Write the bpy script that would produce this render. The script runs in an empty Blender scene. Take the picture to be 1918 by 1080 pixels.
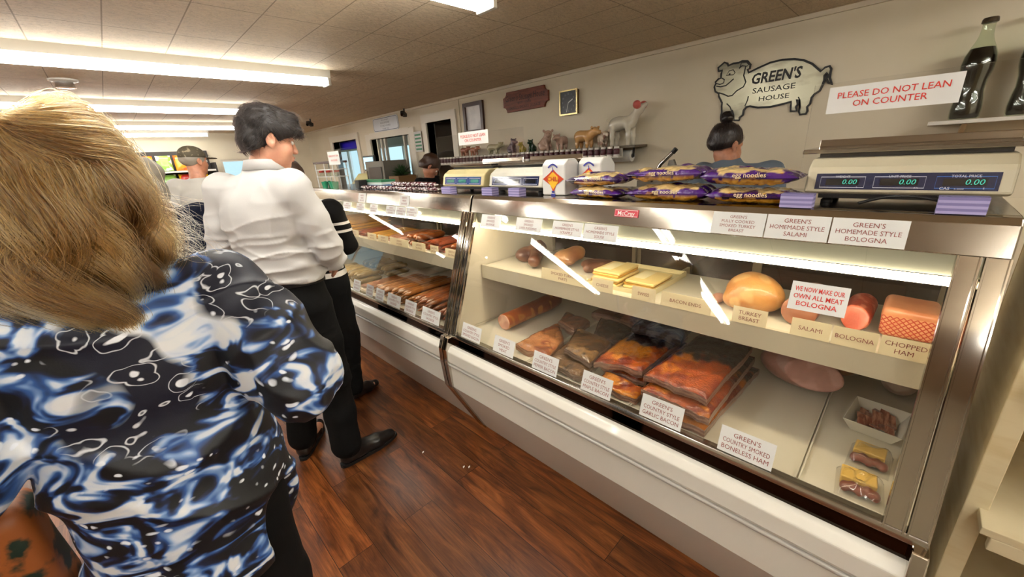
import bpy, bmesh, math, random
import numpy as np
from mathutils import Vector, Matrix, Euler

SC = bpy.context.scene
COL = SC.collection
R = math.radians
random.seed(7)

# ------------------------------------------------------------------ camera
cam_data = bpy.data.cameras.new('camera')
cam_data.sensor_width = 36.0
cam_data.lens = 734.0 / 1918.0 * 36.0
cam_data.clip_start = 0.02
cam_data.clip_end = 200
cam = bpy.data.objects.new('camera', cam_data)
COL.objects.link(cam)
# rows: camera right / up / back axes in world space
cam.matrix_world = Matrix(((0.704098, 0.266383, -0.658244, 0.0),
                           (-0.707777, 0.188308, -0.680876, 0.0),
                           (-0.057422, 0.945294, 0.321127, 1.55),
                           (0, 0, 0, 1)))
SC.camera = cam

# ------------------------------------------------------------------ world, exposure
world = bpy.data.worlds.new('daylight')
SC.world = world
world.use_nodes = True
bg = world.node_tree.nodes['Background']
bg.inputs['Color'].default_value = (0.60, 0.90, 1.0, 1)
bg.inputs['Strength'].default_value = 0.8
SC.view_settings.view_transform = 'Standard'
SC.view_settings.look = 'None'
SC.view_settings.gamma = 1.0
SC.view_settings.use_curve_mapping = False
SC.view_settings.exposure = 0.45
TUBE_W = 22.0      # fluorescent tube radiance
CASE_W = 23.0       # case lamp radiance

# ------------------------------------------------------------------ helpers
def C(h):
    h = h.lstrip('#')
    v = [int(h[i:i + 2], 16) / 255 for i in (0, 2, 4)]
    return tuple(x / 12.92 if x <= .04045 else ((x + .055) / 1.055) ** 2.4 for x in v) + (1.0,)

_mats = {}
def pbr(name, col, rough=.5, metal=0.0, spec=.5, noise=None, bump=None, emit=None, coat=0.0, sss=0.0, coords='Object', alpha=None, sheen=0.0):
    """noise=(scale, colour2, low, high[, stretch xyz]); bump=(scale, strength[, stretch])"""
    if name in _mats: return _mats[name]
    m = bpy.data.materials.new(name); m.use_nodes = True
    nt = m.node_tree; N = nt.nodes; L = nt.links
    p = N['Principled BSDF']
    if isinstance(col, str): col = C(col)
    p.inputs['Base Color'].default_value = col
    p.inputs['Roughness'].default_value = rough
    p.inputs['Metallic'].default_value = metal
    p.inputs['Specular IOR Level'].default_value = spec
    p.inputs['Coat Weight'].default_value = coat
    p.inputs['Sheen Weight'].default_value = sheen
    if sss:
        p.inputs['Subsurface Weight'].default_value = sss
        p.inputs['Subsurface Radius'].default_value = (.012, .005, .003)
    tc = None
    def coord(stretch):
        nonlocal tc
        tc = tc or N.new('ShaderNodeTexCoord')
        mp = N.new('ShaderNodeMapping'); L.new(tc.outputs[coords], mp.inputs[0])
        mp.inputs['Scale'].default_value = stretch
        return mp.outputs[0]
    if noise:
        sc, c2, lo, hi = noise[:4]; st = noise[4] if len(noise) > 4 else (1, 1, 1)
        n = N.new('ShaderNodeTexNoise'); n.inputs['Scale'].default_value = sc; n.inputs['Detail'].default_value = 5
        L.new(coord(st), n.inputs['Vector'])
        r = N.new('ShaderNodeMapRange'); r.inputs['From Min'].default_value = lo; r.inputs['From Max'].default_value = hi
        L.new(n.outputs['Fac'], r.inputs['Value'])
        mx = N.new('ShaderNodeMix'); mx.data_type = 'RGBA'
        mx.inputs['A'].default_value = col
        mx.inputs['B'].default_value = C(c2) if isinstance(c2, str) else c2
        L.new(r.outputs[0], mx.inputs['Factor']); L.new(mx.outputs['Result'], p.inputs['Base Color'])
    if bump:
        sc, s = bump[:2]; st = bump[2] if len(bump) > 2 else (1, 1, 1)
        n = N.new('ShaderNodeTexNoise'); n.inputs['Scale'].default_value = sc; n.inputs['Detail'].default_value = 4
        L.new(coord(st), n.inputs['Vector'])
        b = N.new('ShaderNodeBump'); b.inputs['Strength'].default_value = s; b.inputs['Distance'].default_value = .01
        L.new(n.outputs['Fac'], b.inputs['Height']); L.new(b.outputs[0], p.inputs['Normal'])
    if emit:
        c, s = emit
        p.inputs['Emission Color'].default_value = C(c) if isinstance(c, str) else c
        p.inputs['Emission Strength'].default_value = s
    if alpha is not None: p.inputs['Alpha'].default_value = alpha
    _mats[name] = m
    return m

def clear_glass(name, tint=(1, 1, 1, 1), refl=1.0, rough=0.0, haze=0.0):
    """thin clear pane: straight-through transmission plus a Schlick mirror term"""
    if name in _mats: return _mats[name]
    m = bpy.data.materials.new(name); m.use_nodes = True
    nt = m.node_tree; N = nt.nodes; L = nt.links
    N.remove(N['Principled BSDF']); out = N['Material Output']
    t = N.new('ShaderNodeBsdfTransparent'); t.inputs[0].default_value = tint
    g = N.new('ShaderNodeBsdfGlossy'); g.inputs['Roughness'].default_value = rough
    lw = N.new('ShaderNodeLayerWeight'); lw.inputs['Blend'].default_value = .5
    pw = N.new('ShaderNodeMath'); pw.operation = 'POWER'; pw.inputs[1].default_value = 5
    L.new(lw.outputs['Facing'], pw.inputs[0])
    ma = N.new('ShaderNodeMath'); ma.operation = 'MULTIPLY_ADD'
    ma.inputs[1].default_value = .95 * refl; ma.inputs[2].default_value = .045 * refl
    L.new(pw.outputs[0], ma.inputs[0])
    mx = N.new('ShaderNodeMixShader')
    L.new(ma.outputs[0], mx.inputs[0]); L.new(t.outputs[0], mx.inputs[1]); L.new(g.outputs[0], mx.inputs[2])
    last = mx
    if haze:
        d = N.new('ShaderNodeBsdfDiffuse'); d.inputs[0].default_value = (.9, .9, .9, 1)
        m2 = N.new('ShaderNodeMixShader'); m2.inputs[0].default_value = haze
        L.new(mx.outputs[0], m2.inputs[1]); L.new(d.outputs[0], m2.inputs[2]); last = m2
    L.new(last.outputs[0], out.inputs[0])
    _mats[name] = m
    return m

def vcol_mat(name, rough=.5, attr='col', bump=None, coat=0.0, sss=0.0, spec=.5):
    """material whose colour comes from a per-vertex colour attribute (the thing's own markings)"""
    m = pbr(name, (.5, .5, .5, 1), rough, bump=bump, coat=coat, sss=sss, spec=spec)
    nt = m.node_tree
    if not any(n.type == 'ATTRIBUTE' for n in nt.nodes):
        a = nt.nodes.new('ShaderNodeAttribute'); a.attribute_name = attr
        nt.links.new(a.outputs['Color'], nt.nodes['Principled BSDF'].inputs['Base Color'])
    return m

class MB:
    """collects shapes and makes one mesh"""
    def __init__(s): s.v = []; s.f = []; s.mi = []; s.cur = 0
    def add(s, vs, fs):
        o = len(s.v); s.v += [tuple(v) for v in vs]
        for f in fs: s.f.append(tuple(i + o for i in f)); s.mi.append(s.cur)
        return s
    def mat(s, i): s.cur = i; return s
    def box(s, lo, hi):
        x0, y0, z0 = lo; x1, y1, z1 = hi
        return s.add([(x0,y0,z0),(x1,y0,z0),(x1,y1,z0),(x0,y1,z0),(x0,y0,z1),(x1,y0,z1),(x1,y1,z1),(x0,y1,z1)],
                     [(0,3,2,1),(4,5,6,7),(0,1,5,4),(1,2,6,5),(2,3,7,6),(3,0,4,7)])
    def obox(s, c, size, M):
        c = Vector(c); vs = []
        for z in (-.5, .5):
            for x, y in ((-.5,-.5),(.5,-.5),(.5,.5),(-.5,.5)):
                vs.append(c + M @ Vector((x*size[0], y*size[1], z*size[2])))
        return s.add(vs, [(0,3,2,1),(4,5,6,7),(0,1,5,4),(1,2,6,5),(2,3,7,6),(3,0,4,7)])
    def prism(s, poly, a, b, axis='y'):
        n = len(poly)
        def P(p, t): return {'y': (p[0], t, p[1]), 'x': (t, p[0], p[1]), 'z': (p[0], p[1], t)}[axis]
        vs = [P(p, a) for p in poly] + [P(p, b) for p in poly]
        fs = [(i, (i+1) % n, n+(i+1) % n, n+i) for i in range(n)] + [tuple(range(n))[::-1], tuple(range(n, 2*n))]
        return s.add(vs, fs)
    def slab(s, poly, O, U, V, W, t):
        """poly in the (U,V) plane at O, thickness t along W"""
        O, U, V, W = map(Vector, (O, U, V, W)); n = len(poly)
        vs = [O + U*p[0] + V*p[1] for p in poly] + [O + U*p[0] + V*p[1] + W*t for p in poly]
        fs = [(i, (i+1) % n, n+(i+1) % n, n+i) for i in range(n)] + [tuple(range(n))[::-1], tuple(range(n, 2*n))]
        return s.add(vs, fs)
    def tube(s, pts, r, n=10, cap=True):
        pts = [Vector(p) for p in pts]; rs = r if isinstance(r, (list, tuple)) else [r]*len(pts)
        o = len(s.v); rings = []; side = None
        for i, p in enumerate(pts):
            t = (pts[min(i+1, len(pts)-1)] - pts[max(i-1, 0)]).normalized()
            if side is None:
                side = t.cross(Vector((0,0,1)));
                if side.length < .05: side = t.cross(Vector((1,0,0)))
            side = (side - t*side.dot(t)).normalized(); up = side.cross(t)
            rings.append([p + (side*math.cos(a) + up*math.sin(a))*rs[i] for a in [2*math.pi*k/n for k in range(n)]])
        vs = [v for r_ in rings for v in r_]; fs = []
        for i in range(len(pts)-1):
            for k in range(n):
                fs.append((i*n+k, i*n+(k+1) % n, (i+1)*n+(k+1) % n, (i+1)*n+k))
        if cap: fs += [tuple(range(n))[::-1], tuple(range((len(pts)-1)*n, len(pts)*n))]
        return s.add(vs, fs)
    def lathe(s, prof, c=(0,0,0), n=24, M=None):
        c = Vector(c); M = M or Matrix.Identity(3); vs = []; fs = []
        for r, z in prof:
            for k in range(n):
                a = 2*math.pi*k/n; vs.append(c + M @ Vector((r*math.cos(a), r*math.sin(a), z)))
        for i in range(len(prof)-1):
            for k in range(n):
                fs.append((i*n+k, i*n+(k+1) % n, (i+1)*n+(k+1) % n, (i+1)*n+k))
        fs += [tuple(range(n))[::-1], tuple(range((len(prof)-1)*n, len(prof)*n))]
        return s.add(vs, fs)
    def mesh(s, name, smooth=False, ang=40):
        me = bpy.data.meshes.new(name); me.from_pydata(s.v, [], s.f)
        me.polygons.foreach_set('material_index', s.mi); me.validate(); me.update()
        if smooth:
            me.shade_smooth(); me.set_sharp_from_angle(angle=R(ang))
        return me

def wmat(o):
    M = o.matrix_basis.copy()
    while o.parent: o = o.parent; M = o.matrix_basis @ M
    return M

def tag(o, label=None, cat=None, group=None, kind=None):
    if label: o['label'] = label
    if cat: o['category'] = cat
    if group: o['group'] = group
    if kind: o['kind'] = kind
    return o

def thing(name, label, cat, loc=(0, 0, 0), rotz=0, group=None):
    o = bpy.data.objects.new(name, None); COL.objects.link(o)
    o.empty_display_size = .05
    o.location = loc; o.rotation_euler = (0, 0, rotz)
    return tag(o, label, cat, group)

def obj(name, me, mats, parent=None, label=None, bevel=0, local=False, smooth=None, ang=40):
    """link a mesh given in WORLD coordinates (local=True: parent's coordinates)"""
    if isinstance(me, MB): me = me.mesh(name, smooth=bool(smooth) or smooth is None, ang=ang)
    else: me.name = name
    mats = mats if isinstance(mats, (list, tuple)) else [mats]
    for m in mats: me.materials.append(m)
    o = bpy.data.objects.new(name, me); COL.objects.link(o)
    if parent:
        o.parent = parent
        if not local: me.transform(wmat(parent).inverted())
    elif not local:
        n = len(me.vertices); co = np.empty(n*3, 'f'); me.vertices.foreach_get('co', co); co = co.reshape(-1, 3)
        lo, hi = co.min(0), co.max(0); c = Vector(((lo[0]+hi[0])/2, (lo[1]+hi[1])/2, lo[2]))
        me.transform(Matrix.Translation(-c)); o.location = c
    if bevel:
        b = o.modifiers.new('bevel', 'BEVEL'); b.width = bevel; b.segments = 2; b.limit_method = 'ANGLE'; b.angle_limit = R(40)
    if label: o['label'] = label
    return o

def solo(name, me, mats, label, cat, group=None, **k):
    return tag(obj(name, me, mats, **k), label, cat, group)

def struct(name, me, mats, **k):
    return tag(obj(name, me, mats, **k), kind='structure')

def dup(root, loc=None, rotz=None, label=None, group=None, name=None):
    r = root.copy(); COL.objects.link(r)
    if loc is not None: r.location = loc
    if rotz is not None: r.rotation_euler = (0, 0, rotz)
    if label: r['label'] = label
    if group: r['group'] = group
    for ch in list(root.children):
        c = ch.copy(); COL.objects.link(c); c.parent = r
        for g in list(ch.children):
            d = g.copy(); COL.objects.link(d); d.parent = c
    return r

# ---- lettering -----------------------------------------------------------
_tc = {}
def text_geo(s, shear=0.0, bold=0.0, space=1.0):
    key = (s, shear, bold, space)
    if key not in _tc:
        cu = bpy.data.curves.new('txt', 'FONT'); cu.body = s; cu.size = 1; cu.resolution_u = 2
        cu.shear = shear; cu.offset = bold; cu.space_character = space
        o = bpy.data.objects.new('txt', cu); COL.objects.link(o)
        dg = bpy.context.evaluated_depsgraph_get(); dg.update()
        me = bpy.data.meshes.new_from_object(o.evaluated_get(dg))
        vs = [v.co.copy() for v in me.vertices]; fs = [tuple(p.vertices) for p in me.polygons]
        bpy.data.objects.remove(o); bpy.data.curves.remove(cu); bpy.data.meshes.remove(me)
        if not vs: vs = [Vector((0, 0, 0))]*3; fs = [(0, 1, 2)]
        _tc[key] = (vs, fs)
    return _tc[key]

def put_text(mb, s, O, U, V, h, w=None, align='c', shear=0.0, bold=0.0, lift=.0006, maxw=None, space=1.0):
    """write s with cap height h: O is the baseline anchor, U runs along the line, V is up the letters"""
    vs, fs = text_geo(s, shear, bold, space)
    O, U, V = Vector(O), Vector(U).normalized(), Vector(V).normalized(); W = U.cross(V)
    x0 = min(v.x for v in vs); x1 = max(v.x for v in vs); k = h/.70; kx = k
    if w: kx = w/(x1-x0)
    if maxw and (x1-x0)*kx > maxw: kx = maxw/(x1-x0)
    ox = {'c': -(x0+x1)/2, 'l': -x0, 'r': -x1}[align]
    mb.add([O + U*((v.x+ox)*kx) + V*(v.y*k) + W*lift for v in vs], fs)

def strokes(mb, pts, O, U, V, w, lift=.001, closed=False):
    """flat pen stroke through 2-D pts"""
    O, U, V = Vector(O), Vector(U), Vector(V); W = U.cross(V).normalized()
    P = [Vector((p[0], p[1])) for p in pts]; n = len(P); L_, R_ = [], []
    for i in range(n):
        a = P[(i-1) % n] if closed or i else P[i]; b = P[(i+1) % n] if closed or i < n-1 else P[i]
        t = (b-a);
        if t.length < 1e-9: t = Vector((1, 0))
        t.normalize(); q = Vector((-t.y, t.x))*w/2; L_.append(P[i]+q); R_.append(P[i]-q)
    T = lambda p: O + U*p.x + V*p.y + W*lift
    fs = [(i, (i+1) % n, n+(i+1) % n, n+i)[::-1] for i in range(n if closed else n-1)]
    mb.add([T(p) for p in L_] + [T(p) for p in R_], fs)

# ---- implicit surfaces (smooth unions, surface nets) ----------------------
def vnoise(P, scale, seed=0):
    """cheap smooth noise, about -1..1, made of a few rotated sines"""
    rng = np.random.RandomState(seed); out = np.zeros(P.shape[:-1], 'f')
    for i in range(7):
        d = rng.normal(size=3); d /= np.linalg.norm(d); f = scale*(.6+.9*rng.rand())
        out += np.sin(P @ d.astype('f')*f + rng.rand()*6.28 + 1.3*np.sin(P @ rng.normal(size=3).astype('f')*scale*.4))
    return out/3.2

class SDF:
    def __init__(s, vox, k=.02): s.vox = vox; s.k = k; s.pr = []
    def cap(s, a, b, ra, rb=None, k=None, op='u'):
        s.pr.append(('c', np.array(a, 'f'), np.array(b, 'f'), ra, ra if rb is None else rb, s.k if k is None else k, op)); return s
    def ell(s, c, r, M=None, k=None, op='u'):
        s.pr.append(('e', np.array(c, 'f'), np.array(r, 'f'), np.eye(3, dtype='f') if M is None else np.array(M, 'f'), None, s.k if k is None else k, op)); return s
    def box(s, c, h, M=None, rnd=.01, k=None, op='u'):
        s.pr.append(('b', np.array(c, 'f'), np.array(h, 'f'), np.eye(3, dtype='f') if M is None else np.array(M, 'f'), rnd, s.k if k is None else k, op)); return s
    def chain(s, pts, rs, k=None):
        for i in range(len(pts)-1): s.cap(pts[i], pts[i+1], rs[i], rs[i+1], k)
        return s
    def bounds(s, p):
        if p[0] == 'c':
            return np.minimum(p[1]-p[3], p[2]-p[4]), np.maximum(p[1]+p[3], p[2]+p[4])
        e = np.abs(p[3]) @ p[2] if p[0] == 'e' else np.abs(p[3]) @ p[2]
        return p[1]-e, p[1]+e
    def build(s, disp=None, clip=None, smooth=1, clipfun=None):
        B = [s.bounds(p) for p in s.pr if p[6] == 'u']
        v = s.vox; pad = 3*v + s.k + .012
        lo = np.min([b[0] for b in B], 0)-pad; hi = np.max([b[1] for b in B], 0)+pad
        n = np.ceil((hi-lo)/v).astype(int)+1
        ax = [lo[i] + np.arange(n[i])*v for i in range(3)]
        D = np.full(n, .2, 'f')
        for p in s.pr:
            b0, b1 = s.bounds(p); k = p[5]; q = k+2*v+.01
            i0 = np.clip(np.floor((b0-q-lo)/v).astype(int), 0, n-1); i1 = np.clip(np.ceil((b1+q-lo)/v).astype(int)+1, 1, n)
            sl = tuple(slice(i0[j], i1[j]) for j in range(3))
            X, Y, Z = np.meshgrid(ax[0][sl[0]], ax[1][sl[1]], ax[2][sl[2]], indexing='ij', sparse=True)
            if p[0] == 'c':
                a, bb, ra, rb = p[1], p[2], p[3], p[4]; d = bb-a; L2 = float(d @ d)+1e-12
                t = np.clip(((X-a[0])*d[0] + (Y-a[1])*d[1] + (Z-a[2])*d[2])/L2, 0, 1)
                f = np.sqrt((X-a[0]-t*d[0])**2 + (Y-a[1]-t*d[1])**2 + (Z-a[2]-t*d[2])**2) - (ra+(rb-ra)*t)
            else:
                M = p[3]; x, y, z = X-p[1][0], Y-p[1][1], Z-p[1][2]
                l = [M[0, j]*x + M[1, j]*y + M[2, j]*z for j in range(3)]
                if p[0] == 'e':
                    r = p[2]
                    k0 = np.sqrt((l[0]/r[0])**2 + (l[1]/r[1])**2 + (l[2]/r[2])**2)
                    k1 = np.sqrt((l[0]/r[0]**2)**2 + (l[1]/r[1]**2)**2 + (l[2]/r[2]**2)**2)+1e-9
                    f = k0*(k0-1)/k1
                else:
                    h = p[2]; rd = p[4]
                    q_ = [np.abs(l[j])-(h[j]-rd) for j in range(3)]
                    f = np.sqrt(sum(np.maximum(a_, 0)**2 for a_ in q_)) + np.minimum(np.maximum(np.maximum(q_[0], q_[1]), q_[2]), 0) - rd
            A = D[sl]
            if p[6] == 'u':
                h = np.maximum(k-np.abs(A-f), 0)/max(k, 1e-6); D[sl] = np.minimum(A, f) - h*h*k*.25
            else:
                h = np.maximum(k-np.abs(A+f), 0)/max(k, 1e-6); D[sl] = np.maximum(A, -f) + h*h*k*.25
        if disp is not None:
            near = np.abs(D) < .05
            idx = np.nonzero(near)
            P = np.stack([ax[j][idx[j]] for j in range(3)], -1).astype('f')
            D[idx] += disp(P)
        if clip is not None:         # list of (point, normal): keep the side the normal points AWAY from
            for c, nn in clip:
                nn = np.array(nn, 'f'); nn /= np.linalg.norm(nn)
                X, Y, Z = np.meshgrid(*ax, indexing='ij', sparse=True)
                D = np.maximum(D, (X-c[0])*nn[0] + (Y-c[1])*nn[1] + (Z-c[2])*nn[2])
        if clipfun is not None:
            X, Y, Z = np.meshgrid(*ax, indexing='ij', sparse=True); D = np.maximum(D, clipfun(X, Y, Z))
        return surface_nets(D.astype('f'), lo, v, smooth)

def surface_nets(D, lo, vox, smooth=1):
    S = D < 0
    n = np.array(D.shape)
    c = np.zeros(n-1, 'i2')
    cs = [(i, j, k) for i in (0, 1) for j in (0, 1) for k in (0, 1)]
    sl = lambda o: tuple(slice(o[a], n[a]-1+o[a]) for a in range(3))
    for o in cs: c += S[sl(o)]
    act = (c > 0) & (c < 8)
    idx = np.argwhere(act); m = len(idx)
    vid = np.full(n-1, -1, 'i4'); vid[act] = np.arange(m)
    acc = np.zeros((m, 3)); cnt = np.zeros(m)
    val = {o: D[idx[:, 0]+o[0], idx[:, 1]+o[1], idx[:, 2]+o[2]] for o in cs}
    for a in range(3):
        for o in cs:
            if o[a]: continue
            o2 = list(o); o2[a] = 1; o2 = tuple(o2)
            d0, d1 = val[o], val[o2]; x = (d0 < 0) != (d1 < 0)
            t = np.where(x, d0/np.where(x, d0-d1, 1), 0)
            p = np.array(o, float)[None].repeat(m, 0); p[:, a] += t
            acc[x] += p[x]; cnt[x] += 1
    V = (acc/np.maximum(cnt, 1)[:, None] + idx)*vox + lo
    quads = []
    for a in range(3):
        b, d = (a+1) % 3, (a+2) % 3
        s0 = [slice(1, n[i]-1) for i in range(3)]; s0[a] = slice(0, n[a]-1)
        s1 = list(s0); s1[a] = slice(1, n[a])
        e = S[tuple(s0)] != S[tuple(s1)]
        ii = np.argwhere(e)
        off = np.array([1, 1, 1]); off[a] = 0; ii = ii+off
        inside = S[ii[:, 0], ii[:, 1], ii[:, 2]]
        def g(db, dd):
            j = ii.copy(); j[:, b] -= db; j[:, d] -= dd
            return vid[j[:, 0], j[:, 1], j[:, 2]]
        q = np.stack([g(1, 1), g(0, 1), g(0, 0), g(1, 0)], -1)
        q[~inside] = q[~inside][:, ::-1]
        quads.append(q)
    Q = np.concatenate(quads)
    for _ in range(smooth):            # light Laplacian pass
        s_ = np.zeros_like(V); k_ = np.zeros(len(V))
        for i in range(4):
            a_, b_ = Q[:, i], Q[:, (i+1) % 4]
            np.add.at(s_, a_, V[b_]); np.add.at(k_, a_, 1); np.add.at(s_, b_, V[a_]); np.add.at(k_, b_, 1)
        V = V*.5 + (s_/np.maximum(k_, 1)[:, None])*.5
    return V, Q

def npmesh(name, V, Q, smooth=True, color=None, mi=None):
    me = bpy.data.meshes.new(name)
    me.vertices.add(len(V)); me.vertices.foreach_set('co', np.ascontiguousarray(V, 'f').ravel())
    me.loops.add(Q.size); me.loops.foreach_set('vertex_index', np.ascontiguousarray(Q, 'i4').ravel())
    me.polygons.add(len(Q)); me.polygons.foreach_set('loop_start', np.arange(0, Q.size, Q.shape[1], dtype='i4'))
    if mi is not None: me.polygons.foreach_set('material_index', np.ascontiguousarray(mi, 'i4'))
    me.update(calc_edges=True); me.validate()
    if smooth: me.shade_smooth()
    if color is not None:
        a = me.color_attributes.new('col', 'FLOAT_COLOR', 'POINT')
        c4 = np.ones((len(V), 4), 'f'); c4[:, :3] = color; a.data.foreach_set('color', c4.ravel())
    return me

def rotm(rx=0, ry=0, rz=0):
    return np.array(Euler((R(rx), R(ry), R(rz))).to_matrix(), 'f')

def lin(*hs): return np.array([C(h)[:3] for h in hs])
def lerp(a, b, t): t = np.clip(t, 0, 1)[..., None]; return a*(1-t) + b*t
def sstep(e0, e1, x): t = np.clip((x-e0)/(e1-e0), 0, 1); return t*t*(3-2*t)
# ================================================================= SETTING
WX = 3.5; CZ = 2.30
def grid_mat(name, col, groove, size, width, bump=.3, noise=None, mortar=.012):
    m = pbr(name, col, .75, noise=noise); nt = m.node_tree; N = nt.nodes; L = nt.links
    p = N['Principled BSDF']
    tc = N.new('ShaderNodeTexCoord'); b = N.new('ShaderNodeTexBrick')
    b.offset = 0; b.inputs['Scale'].default_value = 1; b.inputs['Brick Width'].default_value = size[0]; b.inputs['Row Height'].default_value = size[1]
    b.inputs['Mortar Size'].default_value = width; b.inputs['Mortar Smooth'].default_value = .3
    L.new(tc.outputs['Object'], b.inputs['Vector'])
    mx = N.new('ShaderNodeMix'); mx.data_type = 'RGBA'
    src = p.inputs['Base Color'].links[0].from_socket if p.inputs['Base Color'].links else None
    if src: L.new(src, mx.inputs['A'])
    else: mx.inputs['A'].default_value = C(col)
    mx.inputs['B'].default_value = C(groove); L.new(b.outputs['Fac'], mx.inputs['Factor']); L.new(mx.outputs['Result'], p.inputs['Base Color'])
    # pressed plaster relief: short creases running across the tiles
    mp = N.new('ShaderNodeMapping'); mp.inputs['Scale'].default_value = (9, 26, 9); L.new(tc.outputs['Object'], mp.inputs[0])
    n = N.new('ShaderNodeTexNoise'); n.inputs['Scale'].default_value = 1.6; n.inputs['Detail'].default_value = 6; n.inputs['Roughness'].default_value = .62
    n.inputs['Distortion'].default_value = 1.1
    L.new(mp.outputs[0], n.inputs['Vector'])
    # crease shade painted into the tile colour as darker lines
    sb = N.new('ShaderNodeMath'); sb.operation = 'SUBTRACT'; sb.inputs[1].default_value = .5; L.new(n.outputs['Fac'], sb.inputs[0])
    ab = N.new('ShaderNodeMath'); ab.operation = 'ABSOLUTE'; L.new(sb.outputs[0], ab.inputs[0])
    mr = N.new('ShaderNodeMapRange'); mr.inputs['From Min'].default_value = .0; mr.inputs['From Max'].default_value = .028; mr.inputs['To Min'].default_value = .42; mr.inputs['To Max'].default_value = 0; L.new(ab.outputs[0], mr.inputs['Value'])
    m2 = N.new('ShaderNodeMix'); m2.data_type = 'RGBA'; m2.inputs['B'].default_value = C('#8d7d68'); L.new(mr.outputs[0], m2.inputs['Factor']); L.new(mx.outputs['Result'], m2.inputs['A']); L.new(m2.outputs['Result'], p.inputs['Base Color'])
    bp = N.new('ShaderNodeBump'); bp.inputs['Strength'].default_value = bump; bp.inputs['Distance'].default_value = .035
    L.new(n.outputs['Fac'], bp.inputs['Height'])
    b2 = N.new('ShaderNodeBump'); b2.inputs['Strength'].default_value = .5; b2.inputs['Distance'].default_value = .006; b2.invert = True
    L.new(b.outputs['Fac'], b2.inputs['Height']); L.new(bp.outputs[0], b2.inputs['Normal']); L.new(b2.outputs[0], p.inputs['Normal'])
    return m

def floor_mat():
    m = pbr('walnut_planks', '#6b3f1f', .3); nt = m.node_tree; N = nt.nodes; L = nt.links; p = N['Principled BSDF']
    tc = N.new('ShaderNodeTexCoord'); sx = N.new('ShaderNodeSeparateXYZ'); L.new(tc.outputs['Object'], sx.inputs[0])
    cx = N.new('ShaderNodeCombineXYZ'); L.new(sx.outputs['Y'], cx.inputs['X']); L.new(sx.outputs['X'], cx.inputs['Y'])
    def brick(c1, c2, mortar):
        b = N.new('ShaderNodeTexBrick'); b.offset = .37; b.offset_frequency = 2
        b.inputs['Scale'].default_value = 1; b.inputs['Brick Width'].default_value = 1.22; b.inputs['Row Height'].default_value = .15
        b.inputs['Mortar Size'].default_value = mortar; b.inputs['Mortar Smooth'].default_value = .2; b.inputs['Bias'].default_value = 0
        b.inputs['Color1'].default_value = c1; b.inputs['Color2'].default_value = c2; b.inputs['Mortar'].default_value = (0, 0, 0, 1)
        L.new(cx.outputs[0], b.inputs['Vector']); return b
    rnd = brick((0, 0, 0, 1), (1, 1, 1, 1), 0.0)
    # per-plank shift of the grain
    mp = N.new('ShaderNodeVectorMath'); mp.operation = 'MULTIPLY_ADD'; mp.inputs[1].default_value = (7, 1.1, 1)
    L.new(tc.outputs['Object'], mp.inputs[0])
    sh = N.new('ShaderNodeVectorMath'); sh.operation = 'SCALE'; sh.inputs['Scale'].default_value = 13.0
    L.new(rnd.outputs['Color'], sh.inputs[0]); L.new(sh.outputs[0], mp.inputs[2])
    g1 = N.new('ShaderNodeTexNoise'); g1.inputs['Scale'].default_value = 3.0; g1.inputs['Detail'].default_value = 9; g1.inputs['Roughness'].default_value = .62; g1.inputs['Distortion'].default_value = .8
    L.new(mp.outputs[0], g1.inputs['Vector'])
    m2 = N.new('ShaderNodeVectorMath'); m2.operation = 'MULTIPLY'; m2.inputs[1].default_value = (9, .8, 1); L.new(mp.outputs[0], m2.inputs[0])
    g2 = N.new('ShaderNodeTexNoise'); g2.inputs['Scale'].default_value = 4.0; g2.inputs['Detail'].default_value = 4
    L.new(m2.outputs[0], g2.inputs['Vector'])
    cr = N.new('ShaderNodeValToRGB'); e = cr.color_ramp.elements
    e[0].position = .28; e[0].color = C('#2e180c'); e[1].position = .78; e[1].color = C('#a06c36')
    x = e.new(.45); x.color = C('#673a1b'); x = e.new(.6); x.color = C('#875127')
    L.new(g1.outputs['Fac'], cr.inputs[0])
    mx = N.new('ShaderNodeMix'); mx.data_type = 'RGBA'; mx.blend_type = 'MULTIPLY'; mx.inputs['Factor'].default_value = .55
    cr2 = N.new('ShaderNodeValToRGB'); cr2.color_ramp.elements[0].position = .35; cr2.color_ramp.elements[0].color = (.35, .3, .27, 1); cr2.color_ramp.elements[1].position = .6
    L.new(g2.outputs['Fac'], cr2.inputs[0]); L.new(cr.outputs[0], mx.inputs['A']); L.new(cr2.outputs[0], mx.inputs['B'])
    tn = N.new('ShaderNodeMix'); tn.data_type = 'RGBA'; tn.blend_type = 'MULTIPLY'; tn.inputs['Factor'].default_value = 1
    cr3 = N.new('ShaderNodeValToRGB'); cr3.color_ramp.elements[0].color = (.62, .6, .6, 1); cr3.color_ramp.elements[1].color = (1.15, 1.02, .9, 1)
    L.new(rnd.outputs['Color'], cr3.inputs[0]); L.new(mx.outputs['Result'], tn.inputs['A']); L.new(cr3.outputs[0], tn.inputs['B'])
    gr = brick((1, 1, 1, 1), (1, 1, 1, 1), .0014)
    fin = N.new('ShaderNodeMix'); fin.data_type = 'RGBA'; fin.inputs['B'].default_value = C('#1c0e07')
    L.new(gr.outputs['Fac'], fin.inputs['Factor']); L.new(tn.outputs['Result'], fin.inputs['A']); L.new(fin.outputs['Result'], p.inputs['Base Color'])
    mr = N.new('ShaderNodeMapRange'); mr.inputs['To Min'].default_value = .24; mr.inputs['To Max'].default_value = .42
    L.new(g1.outputs['Fac'], mr.inputs['Value']); L.new(mr.outputs[0], p.inputs['Roughness'])
    bp = N.new('ShaderNodeBump'); bp.inputs['Strength'].default_value = .12; bp.inputs['Distance'].default_value = .003
    L.new(g1.outputs['Fac'], bp.inputs['Height']); L.new(bp.outputs[0], p.inputs['Normal'])
    return m

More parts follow.
